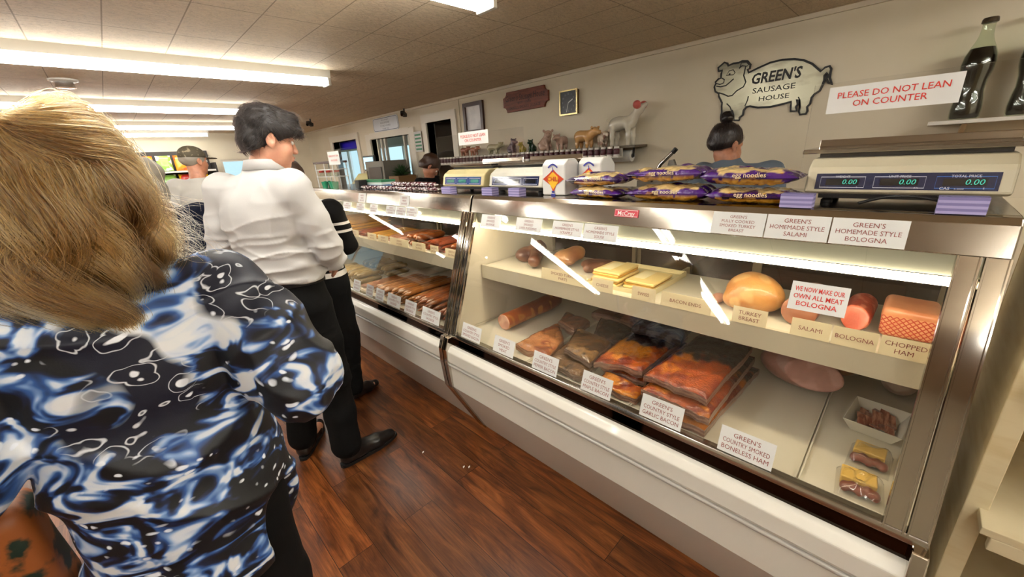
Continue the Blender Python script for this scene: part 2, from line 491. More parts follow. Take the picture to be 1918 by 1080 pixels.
m_wall = pbr('wall_paint', '#d6cdb8', .62, noise=(1.5, '#cdc3aa', .3, .7), bump=(60, .05))
m_wall2 = pbr('wall_paint_pale', '#cfc8b4', .7)
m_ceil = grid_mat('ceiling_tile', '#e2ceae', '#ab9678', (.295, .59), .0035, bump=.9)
m_trim = pbr('white_trim', '#d8d2c2', .45)
m_white = pbr('white_enamel', '#dcdad0', .28, coat=.3)
m_dark = pbr('dark_recess', '#14110e', .6)
m_sky = clear_glass('window_glass', refl=.6)

fl = MB().box((-5.2, -2.6, -.08), (5.7, 16, 0)); struct('floor', fl, floor_mat())
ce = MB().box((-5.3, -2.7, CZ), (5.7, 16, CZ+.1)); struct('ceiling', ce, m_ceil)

# wall_right with door and window openings
w = MB(); a, b = WX, WX+.12
def ys(y0, y1, z0=0, z1=CZ): w.box((a, y0, z0), (b, y1, z1))
ys(-2.6, 4.58); ys(4.58, 5.18, 2.06); ys(5.18, 5.66); ys(5.66, 6.95, 0, 1.34); ys(5.66, 6.95, 1.95); ys(6.95, 7.52); ys(7.52, 8.62, 2.0); ys(8.62, 10.0)
struct('wall_right', w, m_wall)
w = MB(); w.box((-5.2, 10, 0), (-2.9, 10.12, CZ)); w.box((-2.9, 10, 0), (-1.4, 10.12, 1.2)); w.box((-2.9, 10, 1.85), (-1.4, 10.12, CZ)); w.box((-1.4, 10, 0), (1.74, 10.12, CZ)); w.box((2.5, 10, 0), (3.62, 10.12, CZ)); w.box((1.74, 10, 0), (2.5, 10.12, 1.15)); w.box((1.74, 10, 1.80), (2.5, 10.12, CZ))
struct('wall_back', w, m_wall)
w = MB(); w.box((-5.32, -2.6, 0), (-5.2, 10.12, CZ))
struct('wall_left', w, m_wall)
struct('wall_front', MB().box((-5.32, -2.72, 0), (3.62, -2.6, CZ)), m_wall)
# rooms behind the right wall: a partition keeps the store room dark
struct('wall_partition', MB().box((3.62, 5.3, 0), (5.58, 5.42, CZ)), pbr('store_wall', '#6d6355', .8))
struct('wall_end', MB().box((3.62, 16, 0), (5.7, 16.1, CZ)), m_wall2)
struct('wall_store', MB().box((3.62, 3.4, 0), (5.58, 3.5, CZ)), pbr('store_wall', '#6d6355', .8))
w = MB()
def yo(y0, y1, z0=0, z1=CZ): w.box((5.58, y0, z0), (5.7, y1, z1))
yo(3.4, 8.7); yo(8.7, 11.2, 0, .95); yo(8.7, 11.2, 1.98); yo(11.2, 12.1); yo(12.1, 13.7, 0, .12); yo(12.1, 13.7, 2.0); yo(13.7, 16.1)
struct('wall_outer', w, m_wall2)
# windows
def window(n, lo, hi, axis, bars=1, fr=.04):
    fm = MB(); gm = MB()
    (x0, y0, z0), (x1, y1, z1) = lo, hi
    def bx(u0, u1, zz0, zz1):
        fm.box((x0, u0, zz0), (x1, u1, zz1)) if axis == 'x' else fm.box((u0, y0, zz0), (u1, y1, zz1))
    u0, u1 = (y0, y1) if axis == 'x' else (x0, x1)
    bx(u0, u0+fr, z0, z1); bx(u1-fr, u1, z0, z1); bx(u0+fr, u1-fr, z0, z0+fr); bx(u0+fr, u1-fr, z1-fr, z1)
    for i in range(1, bars+1):
        c = u0+(u1-u0)*i/(bars+1); bx(c-fr/2, c+fr/2, z0+fr, z1-fr)
    f = struct('window_%d' % n, fm, m_trim)
    if axis == 'x': xm = (x0+x1)/2; gm.box((xm-.003, u0, z0), (xm+.003, u1, z1))
    else: ym = (y0+y1)/2; gm.box((u0, ym-.003, z0), (u1, ym+.003, z1))
    obj('pane', gm, m_sky, f)
window(3, (1.74, 10.03, 1.15), (2.5, 10.09, 1.80), 'y', 0)
window(4, (-2.9, 10.03, 1.2), (-1.4, 10.09, 1.85), 'y', 1)
window(5, (5.61, 8.7, .95), (5.67, 11.2, 1.98), 'x', 2)
window(6, (5.61, 12.1, .12), (5.67, 13.7, 2.0), 'x', 1)
# pass-through window with bars
f = MB(); x0, x1 = WX-.03, WX+.13
f.box((x0, 5.52, 1.28), (x1, 5.66, 2.04)); f.box((x0, 6.95, 1.28), (x1, 7.12, 2.04)); f.box((x0, 5.66, 1.95), (x1, 6.95, 2.05)); f.box((x0-.03, 5.5, 1.28), (x1, 7.14, 1.35))
wf = struct('window_1', f, m_trim)
for y in (5.78, 5.93, 6.55, 6.68, 6.82): obj('bar', MB().box((WX+.03, y-.018, 1.35), (WX+.07, y+.018, 1.95)), m_trim, wf)
# doors' casings
def casing(n, y0, y1, top, wd=.11):
    f = MB(); f.box((WX-.025, y0-wd, 0), (WX+.125, y0, top)); f.box((WX-.025, y1, 0), (WX+.125, y1+wd, top)); f.box((WX-.03, y0-wd, top), (WX+.125, y1+wd, top+wd))
    return struct('door_%d' % n, f, m_trim)
casing(1, 4.58, 5.18, 2.06); casing(2, 7.52, 8.62, 2.0)
# crown strip, wall batten
struct('trim_1', MB().box((WX-.022, -2.6, CZ-.028), (WX, 10, CZ)), pbr('crown', '#cbbfa9', .5))
struct('trim_2', MB().box((WX-.012, 4.40, 0), (WX, 4.43, CZ-.028)), m_wall)
struct('baseboard_left', MB().box((-5.2, -2.6, 0), (-5.185, 10, .1)), m_trim)
struct('baseboard_back', MB().box((-5.185, 9.985, 0), (3.5, 10, .1)), m_trim)
# blue painted frame standing inside the doorway behind the far door
bl = MB(); bl.box((3.70, 7.75, 1.86), (3.78, 9.4, 2.06)); bl.box((3.70, 7.75, 0), (3.78, 7.93, 1.86))
struct('trim_3', bl, pbr('blue_paint', '#2a12c8', .5))

# ------------------------------------------------------------ ceiling lights
m_fix = pbr('fixture_enamel', '#d9d6cb', .4)
m_tube = pbr('tube_light', '#ffffff', .5, emit=((1.0, .975, .93, 1), TUBE_W))
def fluorescent(y, label, x0=-.93, x1=1.56):
    t = thing('fluorescent_light', label, 'ceiling light', ((x0+x1)/2, y, CZ), 0, 'fluorescent strips on the ceiling')
    h = MB().prism([(y-.075, CZ), (y-.06, CZ-.055), (y+.06, CZ-.055), (y+.075, CZ)], x0, x1, 'x'); obj('housing', h, m_fix, t, smooth=False)
    for dy in (-.042, .042):
        n = 12; obj('tube', MB().tube([(x0+.03, y+dy, CZ-.085), (x1-.03, y+dy, CZ-.085)], .019, n), m_tube, t)
    for xx in (x0, x1-.025):
        obj('socket', MB().box((xx, y-.062, CZ-.112), (xx+.025, y+.062, CZ-.055)), m_fix, t, bevel=.004)
    return t
fluorescent(1.57, 'fluorescent strip light at the top edge, only its right end tip in view', -.97, 1.475)
fluorescent(3.68, 'long double tube fluorescent strip light nearest, across the upper left', -.95, 1.55)
fluorescent(5.85, 'fluorescent strip light second in line, ending behind the dark haired man')
fluorescent(7.95, 'fluorescent strip light third in line, running behind the dark haired man', x1=2.45)
fluorescent(9.3, 'shortest looking fluorescent strip light, farthest above the snack shelves', x1=1.55)
for y_, w_ in ((1.57, 'over the left aisle beside the nearest strip'), (3.72, 'over the left aisle beyond the first'), (5.85, 'over the left aisle, third from the front'), (8.3, 'over the left aisle near the far wall')):
    fluorescent(y_, 'fluorescent strip light '+w_, -3.6, -1.2)
fluorescent(-1.3, 'unseen fluorescent fill light added behind the viewer over the counter end', .35, 2.85)  # added out of view to brighten the back wall and steel header
fluorescent(-.7, 'unseen fluorescent fill light added behind the viewer over the aisle', -2.3, .2)  # extra fill behind the camera, no such fixture known
fluorescent(-2.0, 'unseen fluorescent fill light added at the very front of the shop', .3, 2.8)  # added unseen strip, evens out the room light
# round ceiling vent
t = thing('ceiling_vent', 'round white ceiling vent between the two nearest strip lights', 'vent', (-.02, 4.80, CZ))
obj('flange', MB().lathe([(.085, CZ-.001), (.085, CZ-.012), (.06, CZ-.02), (.0, CZ-.02)], (-.02, 4.80, 0)), m_fix, t)
obj('diffuser', MB().lathe([(.05, CZ-.02), (.055, CZ-.055), (.058, CZ-.06), (0, CZ-.062)], (-.02, 4.80, 0)), pbr('vent_chrome', '#c9c9c9', .25, 1), t)
# ================================================================= DISPLAY CASES
m_steel = pbr('brushed_steel', '#aaa399', .13, 1, bump=(40, .012, (1, 40, 1)))
m_polish = pbr('polished_steel', '#c8c3ba', .07, 1)
m_mirror = pbr('dark_polished_strip', '#3a332e', .06, 1)
m_inner = pbr('cream_liner', '#ded5c2', .45)
m_deck = pbr('deck_steel', '#d8d0bd', .34, .12)
m_lip = pbr('shelf_lip', '#cdc4ac', .4, .1)
m_glass = clear_glass('case_glass', (.985, .99, .98, 1), 1.0)
m_case_lamp = pbr('case_lamp', '#ffffff', .5, emit=((1.0, .85, .60, 1), CASE_W))
m_slide = pbr('dark_sliding_glass', '#2b2621', .12, 0, coat=.5)
GA = .202/.604                        # glass slope dx/dz
def GX(z): return 1.08 + GA*(z-.681)
GU = Vector((0, -1, 0)); GV = Vector((GA, 0, 1)).normalized()     # along / up the sloping front
GN = GU.cross(GV)                                                 # towards the customers

def display_case(y0, y1, label, posts):
    t = thing('display_case', label, 'display case', (1.5, (y0+y1)/2, 0), 0, 'refrigerated display cases of the counter')
    P = lambda n, mb, m, par=None, **k: obj(n, mb, m, par or t, **k)
    ya, yb = y0+.004, y1-.004
    P('base_panel', MB().prism([(1.236, 0), (1.036, .38), (1.032, .512), (1.06, .512), (1.30, .56), (1.95, .56), (1.95, 0)], ya, yb), m_white, bevel=.006, smooth=False)
    P('bumper_panel', MB().prism([(1.030, .526), (1.020, .545), (1.022, .60), (1.042, .622), (1.075, .622), (1.075, .526)], ya, yb), m_white, bevel=.004, smooth=False)
    P('bumper_rail', MB().tube([(1.030, ya, .519), (1.030, yb, .519)], .0085, 12), pbr('rail_alu', '#bdbcb6', .38, .25))
    P('mirror_strip', MB().prism([(1.061, .6225), (1.067, .6625), (1.085, .6625), (1.085, .6225)], ya, yb), m_mirror)
    P('glass_channel', MB().prism([(1.067, .663), (1.066, .674), (1.072, .684), (1.098, .684), (1.098, .663)], ya, yb), pbr('channel_alu', '#c9c6bd', .2, 1))
    # front glass, 5 mm
    d = GN*.0025
    a = [Vector((GX(.684), ya+.02, .684)), Vector((GX(.684), yb-.02, .684)), Vector((GX(1.284), yb-.02, 1.284)), Vector((GX(1.284), ya+.02, 1.284))]
    P('front_glass', MB().add([v+d for v in a]+[v-d for v in a], [(0,1,2,3),(7,6,5,4),(0,4,5,1),(1,5,6,2),(2,6,7,3),(3,7,4,0)]), m_glass, smooth=False)
    # header and top
    P('header', MB().prism([(1.282, 1.284), (1.300, 1.352), (1.311, 1.367), (1.332, 1.369), (1.332, 1.338), (1.300, 1.2838)], ya, yb), m_steel, bevel=.003, smooth=False)
    P('counter_top', MB().box((1.3325, ya, 1.338), (1.84, yb, 1.369)), m_steel, bevel=.003)
    P('canopy', MB().prism([(1.291, 1.2832), (1.300, 1.232), (1.34, 1.232), (1.95, 1.30), (1.95, 1.337), (1.334, 1.337)], ya+.03, yb-.03), pbr('canopy_grey', '#66675c', .6), smooth=False)
    P('lamp_tube', MB().tube([(1.297, ya+.06, 1.2195), (1.297, yb-.06, 1.2195)], .0105, 10), m_case_lamp)
    # inside
    dk = MB(); dk.box((1.10, ya+.03, .655), (1.90, yb-.03, .668)); P('deck', dk, m_deck)
    edges = [y0+.03, .08, .58, 1.08, y1-.03] if y0 < 0 else [y0+.03, 2.107, 2.637, 2.853, y1-.03]
    for i in range(len(edges)-1):
        a_, b_ = edges[i]+.002, edges[i+1]-.002
        pm = MB(); pm.box((1.105, a_, .6685), (1.88, b_, .673))
        pm.box((1.105, a_, .673), (1.88, a_+.004, .682)); pm.box((1.105, b_-.004, .673), (1.88, b_, .682))
        pm.box((1.105, a_+.004, .673), (1.109, b_-.004, .680)); pm.box((1.876, a_+.004, .673), (1.88, b_-.004, .70))
        P('deck_pan', pm, m_deck)
    sh = P('shelf', MB().box((1.312, ya+.03, .985), (1.74, yb-.03, 1.0)), m_deck)
    P('shelf_lip', MB().prism([(1.296, .936), (1.296, 1.008), (1.311, 1.008), (1.311, .985), (1.318, .936)], ya+.03, yb-.03), m_lip, sh, smooth=False)
    for yy in (y0+.12, y1-.12, (y0+y1)/2):
        P('bracket', MB().prism([(1.32, .984), (1.90, .984), (1.90, .88), (1.88, .88)], yy-.006, yy+.006), pbr('bracket_paint', '#b9ad8f', .5), sh)
    # rear sliding doors
    P('rear_frame', MB().box((1.90, ya, .56), (1.955, yb, .80)).box((1.90, ya, 1.27), (1.955, yb, 1.337)), m_inner)
    nd = 4 if y1-y0 > 2 else 3
    for i in range(nd):
        a_, b_ = y0+.03+(y1-y0-.06)*i/nd, y0+.03+(y1-y0-.06)*(i+1)/nd; xx = 1.905+.02*(i % 2)
        P('rear_door', MB().box((xx, a_+.02, .81), (xx+.008, b_-.02, 1.262)), m_slide)
        P('rear_door_frame', MB().prism([(a_, .80), (b_, .80), (b_, 1.27), (a_, 1.27), (a_, .82), (a_+.02, .82), (a_+.02, 1.262), (b_-.02, 1.262), (b_-.02, .82), (a_, .82)], xx-.004, xx+.012, 'x'), pbr('door_rail', '#8f8672', .35, .6), smooth=False)
    # ends: liner panels, front posts, shoulder trims
    for s, yy in ((0, y0), (1, y1)):
        u0, u1 = (yy+.004, yy+.028) if s == 0 else (yy-.028, yy-.004)
        P('end_panel', MB().prism([(1.10, .6685), (1.30, 1.283), (1.90, 1.283), (1.90, .6685)], u0, u1), m_inner, smooth=False)
        wpost = posts[s]; q0, q1 = (yy+.002, yy+wpost) if s == 0 else (yy-wpost, yy-.002)
        nrib = 2
        for r in range(nrib):
            c0 = q0+(q1-q0)*r/nrib+.001; c1 = q0+(q1-q0)*(r+1)/nrib-.001
            pm = MB(); A = Vector((GX(.676), 0, .676)); B = Vector((GX(1.284), 0, 1.284))
            o1, o2 = GN*.004, GN*.012
            prof = [(c0, o1), (c0+.0015, o2), (c0+.0045, o2), (c0+.006, o1*1.3), (c1-.006, o1*1.3), (c1-.0045, o2), (c1-.0015, o2), (c1, o1), (c1, -o1), (c0, -o1)]
            vs = [A+o+Vector((0, y_, 0)) for y_, o in prof]+[B+o+Vector((0, y_, 0)) for y_, o in prof]; k = len(prof)
            pm.add(vs, [(i, (i+1) % k, k+(i+1) % k, k+i) for i in range(k)]+[tuple(range(k))[::-1], tuple(range(k, 2*k))])
            P('front_post', pm, m_polish, smooth=False)
        b0, b1 = (yy+.0015, yy+.03) if s == 0 else (yy-.03, yy-.0015)
        P('end_trim', MB().prism([(1.224, .0), (1.024, .38), (1.012, .53), (1.012, .61), (1.035, .672), (1.085, .674), (1.085, .55), (1.06, .40), (1.25, 0)], b0, b1), m_polish, bevel=.003, smooth=False)
    return t
case_near = display_case(-.175, 1.600, 'near white refrigerated meat case of bacon slabs, hams and lunch meat', (.085, .052))
case_far = display_case(1.606, 4.05, 'far white refrigerated case of sausages beyond the dark seam', (.052, .06))
# ================================================================= WALL BEHIND THE COUNTER
WU = Vector((0, -1, 0)); WV = Vector((0, 0, 1))       # reading direction and up on walls facing the customers
m_black = pbr('black_paint', '#0d0c0b', .45)
m_red = pbr('red_ink', '#b8322a', .6)
m_redlite = pbr('red_print', '#d2382c', .6)
m_maroon_ink = pbr('maroon_ink', '#8c4640', .6)
m_paper = pbr('white_card', '#d9dbd8', .6)
m_cream_card = pbr('cream_card', '#e6d6ae', .6)

# --- brushed metal pig sign
P_OUT = [(1.226, 2.085), (1.186, 2.113), (1.165, 2.103), (1.158, 2.086), (1.123, 2.095), (1.087, 2.093), (1.066, 2.100), (1.030, 2.094), (1.008, 2.068), (1.009, 2.043), (1.023, 2.039), (1.014, 2.016), (0.955, 2.036), (0.884, 2.057), (0.813, 2.062), (0.743, 2.053), (0.689, 2.037), (0.637, 2.006), (0.582, 1.952), (0.564, 1.972), (0.541, 1.976), (0.530, 1.958), (0.531, 1.936), (0.530, 1.908), (0.511, 1.865), (0.532, 1.878), (0.545, 1.903), (0.543, 1.926), (0.550, 1.939), (0.559, 1.925), (0.556, 1.897), (0.562, 1.866), (0.571, 1.836), (0.597, 1.819), (0.609, 1.801), (0.611, 1.764), (0.626, 1.745), (0.620, 1.720), (0.627, 1.702), (0.659, 1.701), (0.668, 1.721), (0.666, 1.750), (0.676, 1.793), (0.691, 1.799), (0.682, 1.769), (0.690, 1.753), (0.684, 1.727), (0.717, 1.728), (0.720, 1.760), (0.722, 1.790), (0.766, 1.781), (0.845, 1.771), (0.922, 1.775), (0.976, 1.790), (1.002, 1.789), (1.017, 1.768), (1.018, 1.736), (1.039, 1.720), (1.041, 1.701), (1.076, 1.705), (1.082, 1.738), (1.096, 1.777), (1.104, 1.768), (1.121, 1.747), (1.134, 1.715), (1.169, 1.709), (1.172, 1.738), (1.168, 1.770), (1.173, 1.813), (1.173, 1.837), (1.202, 1.887), (1.204, 1.906), (1.230, 1.923), (1.241, 1.957), (1.231, 1.979), (1.237, 1.989), (1.215, 2.008), (1.199, 2.010), (1.200, 2.042), (1.195, 2.062), (1.221, 2.061)]
P_HEAD = [(1.080, 2.055), (1.062, 2.069), (1.037, 2.063), (1.043, 2.003), (1.024, 1.957), (1.036, 1.928), (1.079, 1.907), (1.107, 1.879), (1.135, 1.878), (1.170, 1.897), (1.205, 1.911)]
P_EAR = [(1.074, 2.058), (1.069, 2.090), (1.034, 2.088), (1.018, 2.068), (1.032, 2.060)]
P_EYE = [(1.163, 2.023), (1.145, 2.051), (1.118, 2.053), (1.104, 2.031), (1.114, 2.019)]
P_MOUTH = [(1.227, 1.960), (1.195, 1.951), (1.158, 1.954), (1.132, 1.973), (1.109, 1.992)]
P_SNOUT = [(1.231, 1.979), (1.201, 1.968), (1.176, 1.975), (1.174, 1.997), (1.192, 2.009)]
P_L1 = [(0.995, 1.860), (0.998, 1.833), (1.011, 1.794)]
P_L2 = [(1.139, 1.828), (1.113, 1.802), (1.101, 1.777)]
P_L3 = [(0.685, 1.815), (0.673, 1.792), (0.668, 1.738)]

def offset_poly(pts, d):
    out = []; n = len(pts); A = sum(pts[i][0]*pts[(i+1) % n][1]-pts[(i+1) % n][0]*pts[i][1] for i in range(n))
    sg = 1 if A > 0 else -1
    for i in range(n):
        a, b, c = Vector(pts[i-1]), Vector(pts[i]), Vector(pts[(i+1) % n])
        t = ((b-a).normalized()+(c-b).normalized());
        if t.length < 1e-4: t = (c-b)
        t.normalize(); out.append((b.x+t.y*d*sg, b.y-t.x*d*sg))
    return out
t = thing('pig_sign', 'large brushed metal pig shaped sign lettered in black, high on the wall', 'sign', (3.49, .88, 1.70))
O0 = Vector((3.494, 0, 0)); U0 = Vector((0, 1, 0))
obj('backing', MB().slab(offset_poly(P_OUT, .006), (3.499, 0, 0), (0,1,0), (0,0,1), (-1,0,0), .006), m_black, t, smooth=False, label='black outline edge')
m_pigsteel = pbr('pig_brushed_metal', '#9d9a86', .30, .85, noise=(5, '#5b584e', .46, .68, (1, .6, 1.8)))
obj('plate', MB().slab(offset_poly(P_OUT, -.003), (3.493, 0, 0), (0,1,0), (0,0,1), (-1,0,0), .004), m_pigsteel, t, smooth=False)
lm = MB()
for P_, w_, cl in ((P_OUT, .013, True), (P_HEAD, .009, False), (P_EAR, .007, False), (P_EYE, .006, True), (P_MOUTH, .009, False), (P_SNOUT, .008, False), (P_L1, .008, False), (P_L2, .008, False), (P_L3, .007, False)):
    strokes(lm, [(-p[0], p[1]) for p in P_], (3.4885, 0, 0), (0,-1,0), (0,0,1), w_, closed=cl)
lm.lathe([(.007, 0), (0, .0005)], (3.4885, P_EYE[0][0]-.022, P_EYE[0][1]+.004), 10, Matrix(((0,0,-1),(0,1,0),(1,0,0))))
obj('drawn_line', lm, m_black, t, smooth=False)
tm = MB()
put_text(tm, "GREEN'S", (3.488, .836, 1.937), WU, WV, .066, w=.30, shear=.12, bold=.03)
put_text(tm, "SAUSAGE", (3.488, .842, 1.873), WU, WV, .035, w=.26, bold=.008)
put_text(tm, "HOUSE", (3.488, .832, 1.817), WU, WV, .031, w=.185, bold=.008)
obj('lettering', tm, m_black, t, smooth=False)

# --- routed wooden sign
def notched(y0, y1, z0, z1, r, n=6):
    pts = []
    for cx, cz, a0 in ((y1, z1, 180), (y0, z1, 270), (y0, z0, 0), (y1, z0, 90)):
        arc = [(cx+r*math.cos(R(a0+90*k/n)), cz+r*math.sin(R(a0+90*k/n))) for k in range(n+1)]
        pts += arc[::1]
    return pts
t = thing('wooden_sign', 'reddish routed wooden plaque with scooped corners and dark script', 'sign', (3.48, 3.21, 2.03))
pts = notched(2.88, 3.55, 2.015, 2.225, .055)
c0 = (3.215, 2.12); pts.sort(key=lambda p: math.atan2(p[1]-c0[1], (p[0]-c0[0])*.35))
m_sign = pbr('sign_wood', '#7d3a1e', .5, noise=(6, '#5a2611', .35, .7, (1, 1, 8)))
obj('board', MB().slab(pts, (3.499, 0, 0), (0,1,0), (0,0,1), (-1,0,0), .028), m_sign, t, smooth=False, bevel=.004)
tm = MB()
put_text(tm, "Green's Sausage House", (3.470, 3.215, 2.125), WU, WV, .062, w=.58, shear=.18)
put_text(tm, "EST. 1946", (3.470, 3.215, 2.085), WU, WV, .022, w=.2)
put_text(tm, "FAMOUS SMOKED SAUSAGE", (3.470, 3.215, 2.04), WU, WV, .028, w=.46)
obj('lettering', tm, pbr('burnt_letters', '#2a120a', .6), t, smooth=False)

# --- square wall clock
t = thing('wall_clock', 'gold framed black faced clock between the wooden plaque and the pigs', 'clock', (3.47, 2.605, 1.905))
obj('case', MB().box((3.462, 2.505, 1.905), (3.499, 2.715, 2.125)), pbr('clock_side', '#5f4a2a', .4), t, bevel=.006)
fr = MB().prism([(2.5, 1.90), (2.72, 1.90), (2.72, 2.13), (2.5, 2.13), (2.5, 1.914), (2.514, 1.914), (2.514, 2.116), (2.706, 2.116), (2.706, 1.914), (2.5, 1.914)], 3.452, 3.462, 'x')
obj('bezel', fr, pbr('pale_gold', '#d9c48e', .25, .8), t, smooth=False)
obj('dial', MB().box((3.459, 2.514, 1.914), (3.4615, 2.706, 2.116)), pbr('dial_black', '#26272a', .3), t)
tm = MB()
for h in range(12):
    a = R(90-30*(h+1)); put_text(tm, str(h+1), (3.4588, 2.61-math.cos(a)*.072, 2.009+math.sin(a)*.078), WU, WV, .016)
obj('numeral', tm, pbr('clock_numeral', '#8d9194', .5), t, smooth=False)
hm = MB(); strokes(hm, [(0, 0), (.055, .028)], (3.458, 2.61, 2.013), WU, WV, .009); obj('hour_hand', hm, m_paper, t, smooth=False)
hm = MB(); strokes(hm, [(0, 0), (-.022, -.085)], (3.4575, 2.61, 2.013), WU, WV, .007); obj('minute_hand', hm, m_paper, t, smooth=False)

# --- framed certificate
t = thing('picture_frame', 'dark wooden frame holding a faded portrait print beside the doorway', 'picture', (3.48, 4.11, 1.86))
y0, y1, z0, z1, e = 3.92, 4.30, 1.84, 2.205, .045
obj('frame', MB().prism([(y0, z0), (y1, z0), (y1, z1), (y0, z1), (y0, z0+e), (y0+e, z0+e), (y0+e, z1-e), (y1-e, z1-e), (y1-e, z0+e), (y0, z0+e)], 3.468, 3.499, 'x'), pbr('frame_walnut', '#3b1f14', .35), t, smooth=False)
obj('print', MB().box((3.488, y0+.045, z0+.045), (3.492, y1-.045, z1-.045)), pbr('faded_print', '#d8d8d8', .4, noise=(4, '#a9adb4', .45, .7)), t)

# --- oval edged white wall sign
t = thing('wall_sign', 'white plaque with rounded corners and thin dark border above the pass window', 'sign', (3.48, 6.38, 2.06))
def rrect(y0, y1, z0, z1, r, n=5):
    pts = []
    for cx, cz, a0 in ((y1-r, z0+r, -90), (y1-r, z1-r, 0), (y0+r, z1-r, 90), (y0+r, z0+r, 180)):
        pts += [(cx+r*math.cos(R(a0+90*k/n)), cz+r*math.sin(R(a0+90*k/n))) for k in range(n+1)]
    return pts
obj('board', MB().slab(rrect(5.95, 6.78, 2.05, 2.262, .05), (3.499, 0, 0), (0,1,0), (0,0,1), (-1,0,0), .012), pbr('plaque_white', '#cfd6de', .4), t, smooth=False)
lm = MB(); strokes(lm, [(-p[0], p[1]) for p in rrect(5.965, 6.765, 2.062, 2.25, .045)], (3.487, 0, 0), (0,-1,0), (0,0,1), .008, closed=True); obj('border', lm, pbr('border_blue', '#39475c', .5), t, smooth=False)
tm = MB()
for i, s_ in enumerate(("We're Having A", "PLEASE REMEMBER", "TO TAKE A NUMBER", "THANK YOU")):
    put_text(tm, s_, (3.487, 6.365, 2.21-.045*i), WU, WV, .026, maxw=.6)
obj('lettering', tm, pbr('grey_ink', '#6a7686', .6), t, smooth=False)
# --- small green striped notice
t = thing('notice_sheet', 'small white notice with green stripes on the window casing', 'notice', (3.46, 5.40, 1.70))
obj('sheet', MB().box((3.462, 5.31, 1.68), (3.466, 5.50, 1.965)), m_paper, t)
gm = MB()
for i in range(5): gm.box((3.4605, 5.325, 1.705+.05*i), (3.462, 5.485, 1.73+.05*i))
obj('stripe', gm, pbr('notice_green', '#4f8f6c', .6), t, smooth=False)

# --- security cameras
def seccam(x, y, z, label):
    t = thing('security_camera', label, 'camera', (x, y, z))
    obj('mount', MB().tube([(x, y, CZ), (x, y, CZ-.05)], .012, 8), m_black, t)
    obj('body', MB().obox((x-.02, y-.01, CZ-.075), (.11, .06, .055), Euler((0, R(18), R(35))).to_matrix()), m_black, t, bevel=.008)
    obj('lens', MB().tube([(x-.065, y-.042, CZ-.09), (x-.08, y-.052, CZ-.096)], .02, 10), pbr('lens_black', '#08080a', .1), t)
seccam(3.42, 5.62, 2.2, 'small dark security camera on the ceiling edge near the doorway')
seccam(2.62, 7.2, 2.2, 'small black security camera under the ceiling behind the dark haired man')

# --- plank shelf with its row of bottles and pigs
m_plank = pbr('shelf_plank', '#6f6450', .55, noise=(3, '#574d3c', .3, .7, (1, 8, 8)))
t = thing('wall_shelf', 'long thin plank shelf on the wall carrying the pig figurines', 'shelf', (3.38, 3.25, 1.48))
obj('board', MB().box((3.27, 1.77, 1.555), (3.499, 4.75, 1.575)), m_plank, t)
obj('ledge', MB().box((3.20, 1.88, 1.478), (3.27, 4.72, 1.488)).box((3.262, 1.88, 1.488), (3.27, 4.72, 1.555)), pbr('ledge_white', '#c9c2b4', .5), t, smooth=False)
for y in (2.40, 3.5, 4.6):
    obj('bracket', MB().box((3.472, y-.018, 1.15), (3.4985, y+.018, 1.50)).prism([(3.28, 1.554), (3.472, 1.554), (3.472, 1.42)], y-.012, y+.012), m_black, t, smooth=False)
# seasoning jars
m_jar = pbr('maroon_rub', '#4a1420', .35); m_lid = pbr('jar_lid', '#d9d4cc', .4)
y = 1.92; first = None; i = 0
while y < 4.66:
    lab = 'small maroon jar with white cap and base, in the row along the pig shelf'
    if not first:
        first = thing('seasoning_jar', lab, 'jar', (3.232, y, 1.488), 0, 'maroon seasoning jars along the pig shelf')
        obj('jar', MB().lathe([(.024, .014), (.026, .02), (.026, .058), (.021, .066)], (0,0,0), 12), m_jar, first, local=True)
        obj('cap', MB().lathe([(.023, .066), (.023, .082), (.02, .084)], (0,0,0), 12), m_lid, first, local=True)
        obj('base_label', MB().lathe([(.0262, 0), (.0268, .002), (.0268, .016), (.0262, .018)], (0,0,0), 12), m_lid, first, local=True)
    else: dup(first, (3.232, y, 1.488))
    y += .0665; i += 1

# --- paper towel roll below the shelf end
t = thing('paper_towel_roll', 'white paper towel roll on a holder under the pig shelf', 'paper towel', (3.40, 1.99, 1.44))
obj('roll', MB().tube([(3.40, 1.86, 1.485), (3.40, 2.13, 1.485)], .05, 20), pbr('tissue', '#d9d9d4', .8), t)
obj('core', MB().tube([(3.40, 1.852, 1.485), (3.40, 2.138, 1.485)], .018, 12), pbr('core_grey', '#4d4a46', .6), t)
for y in (1.846, 2.139): obj('arm', MB().box((3.39, y-.004, 1.475), (3.41, y+.004, 1.5545)), m_black, t)

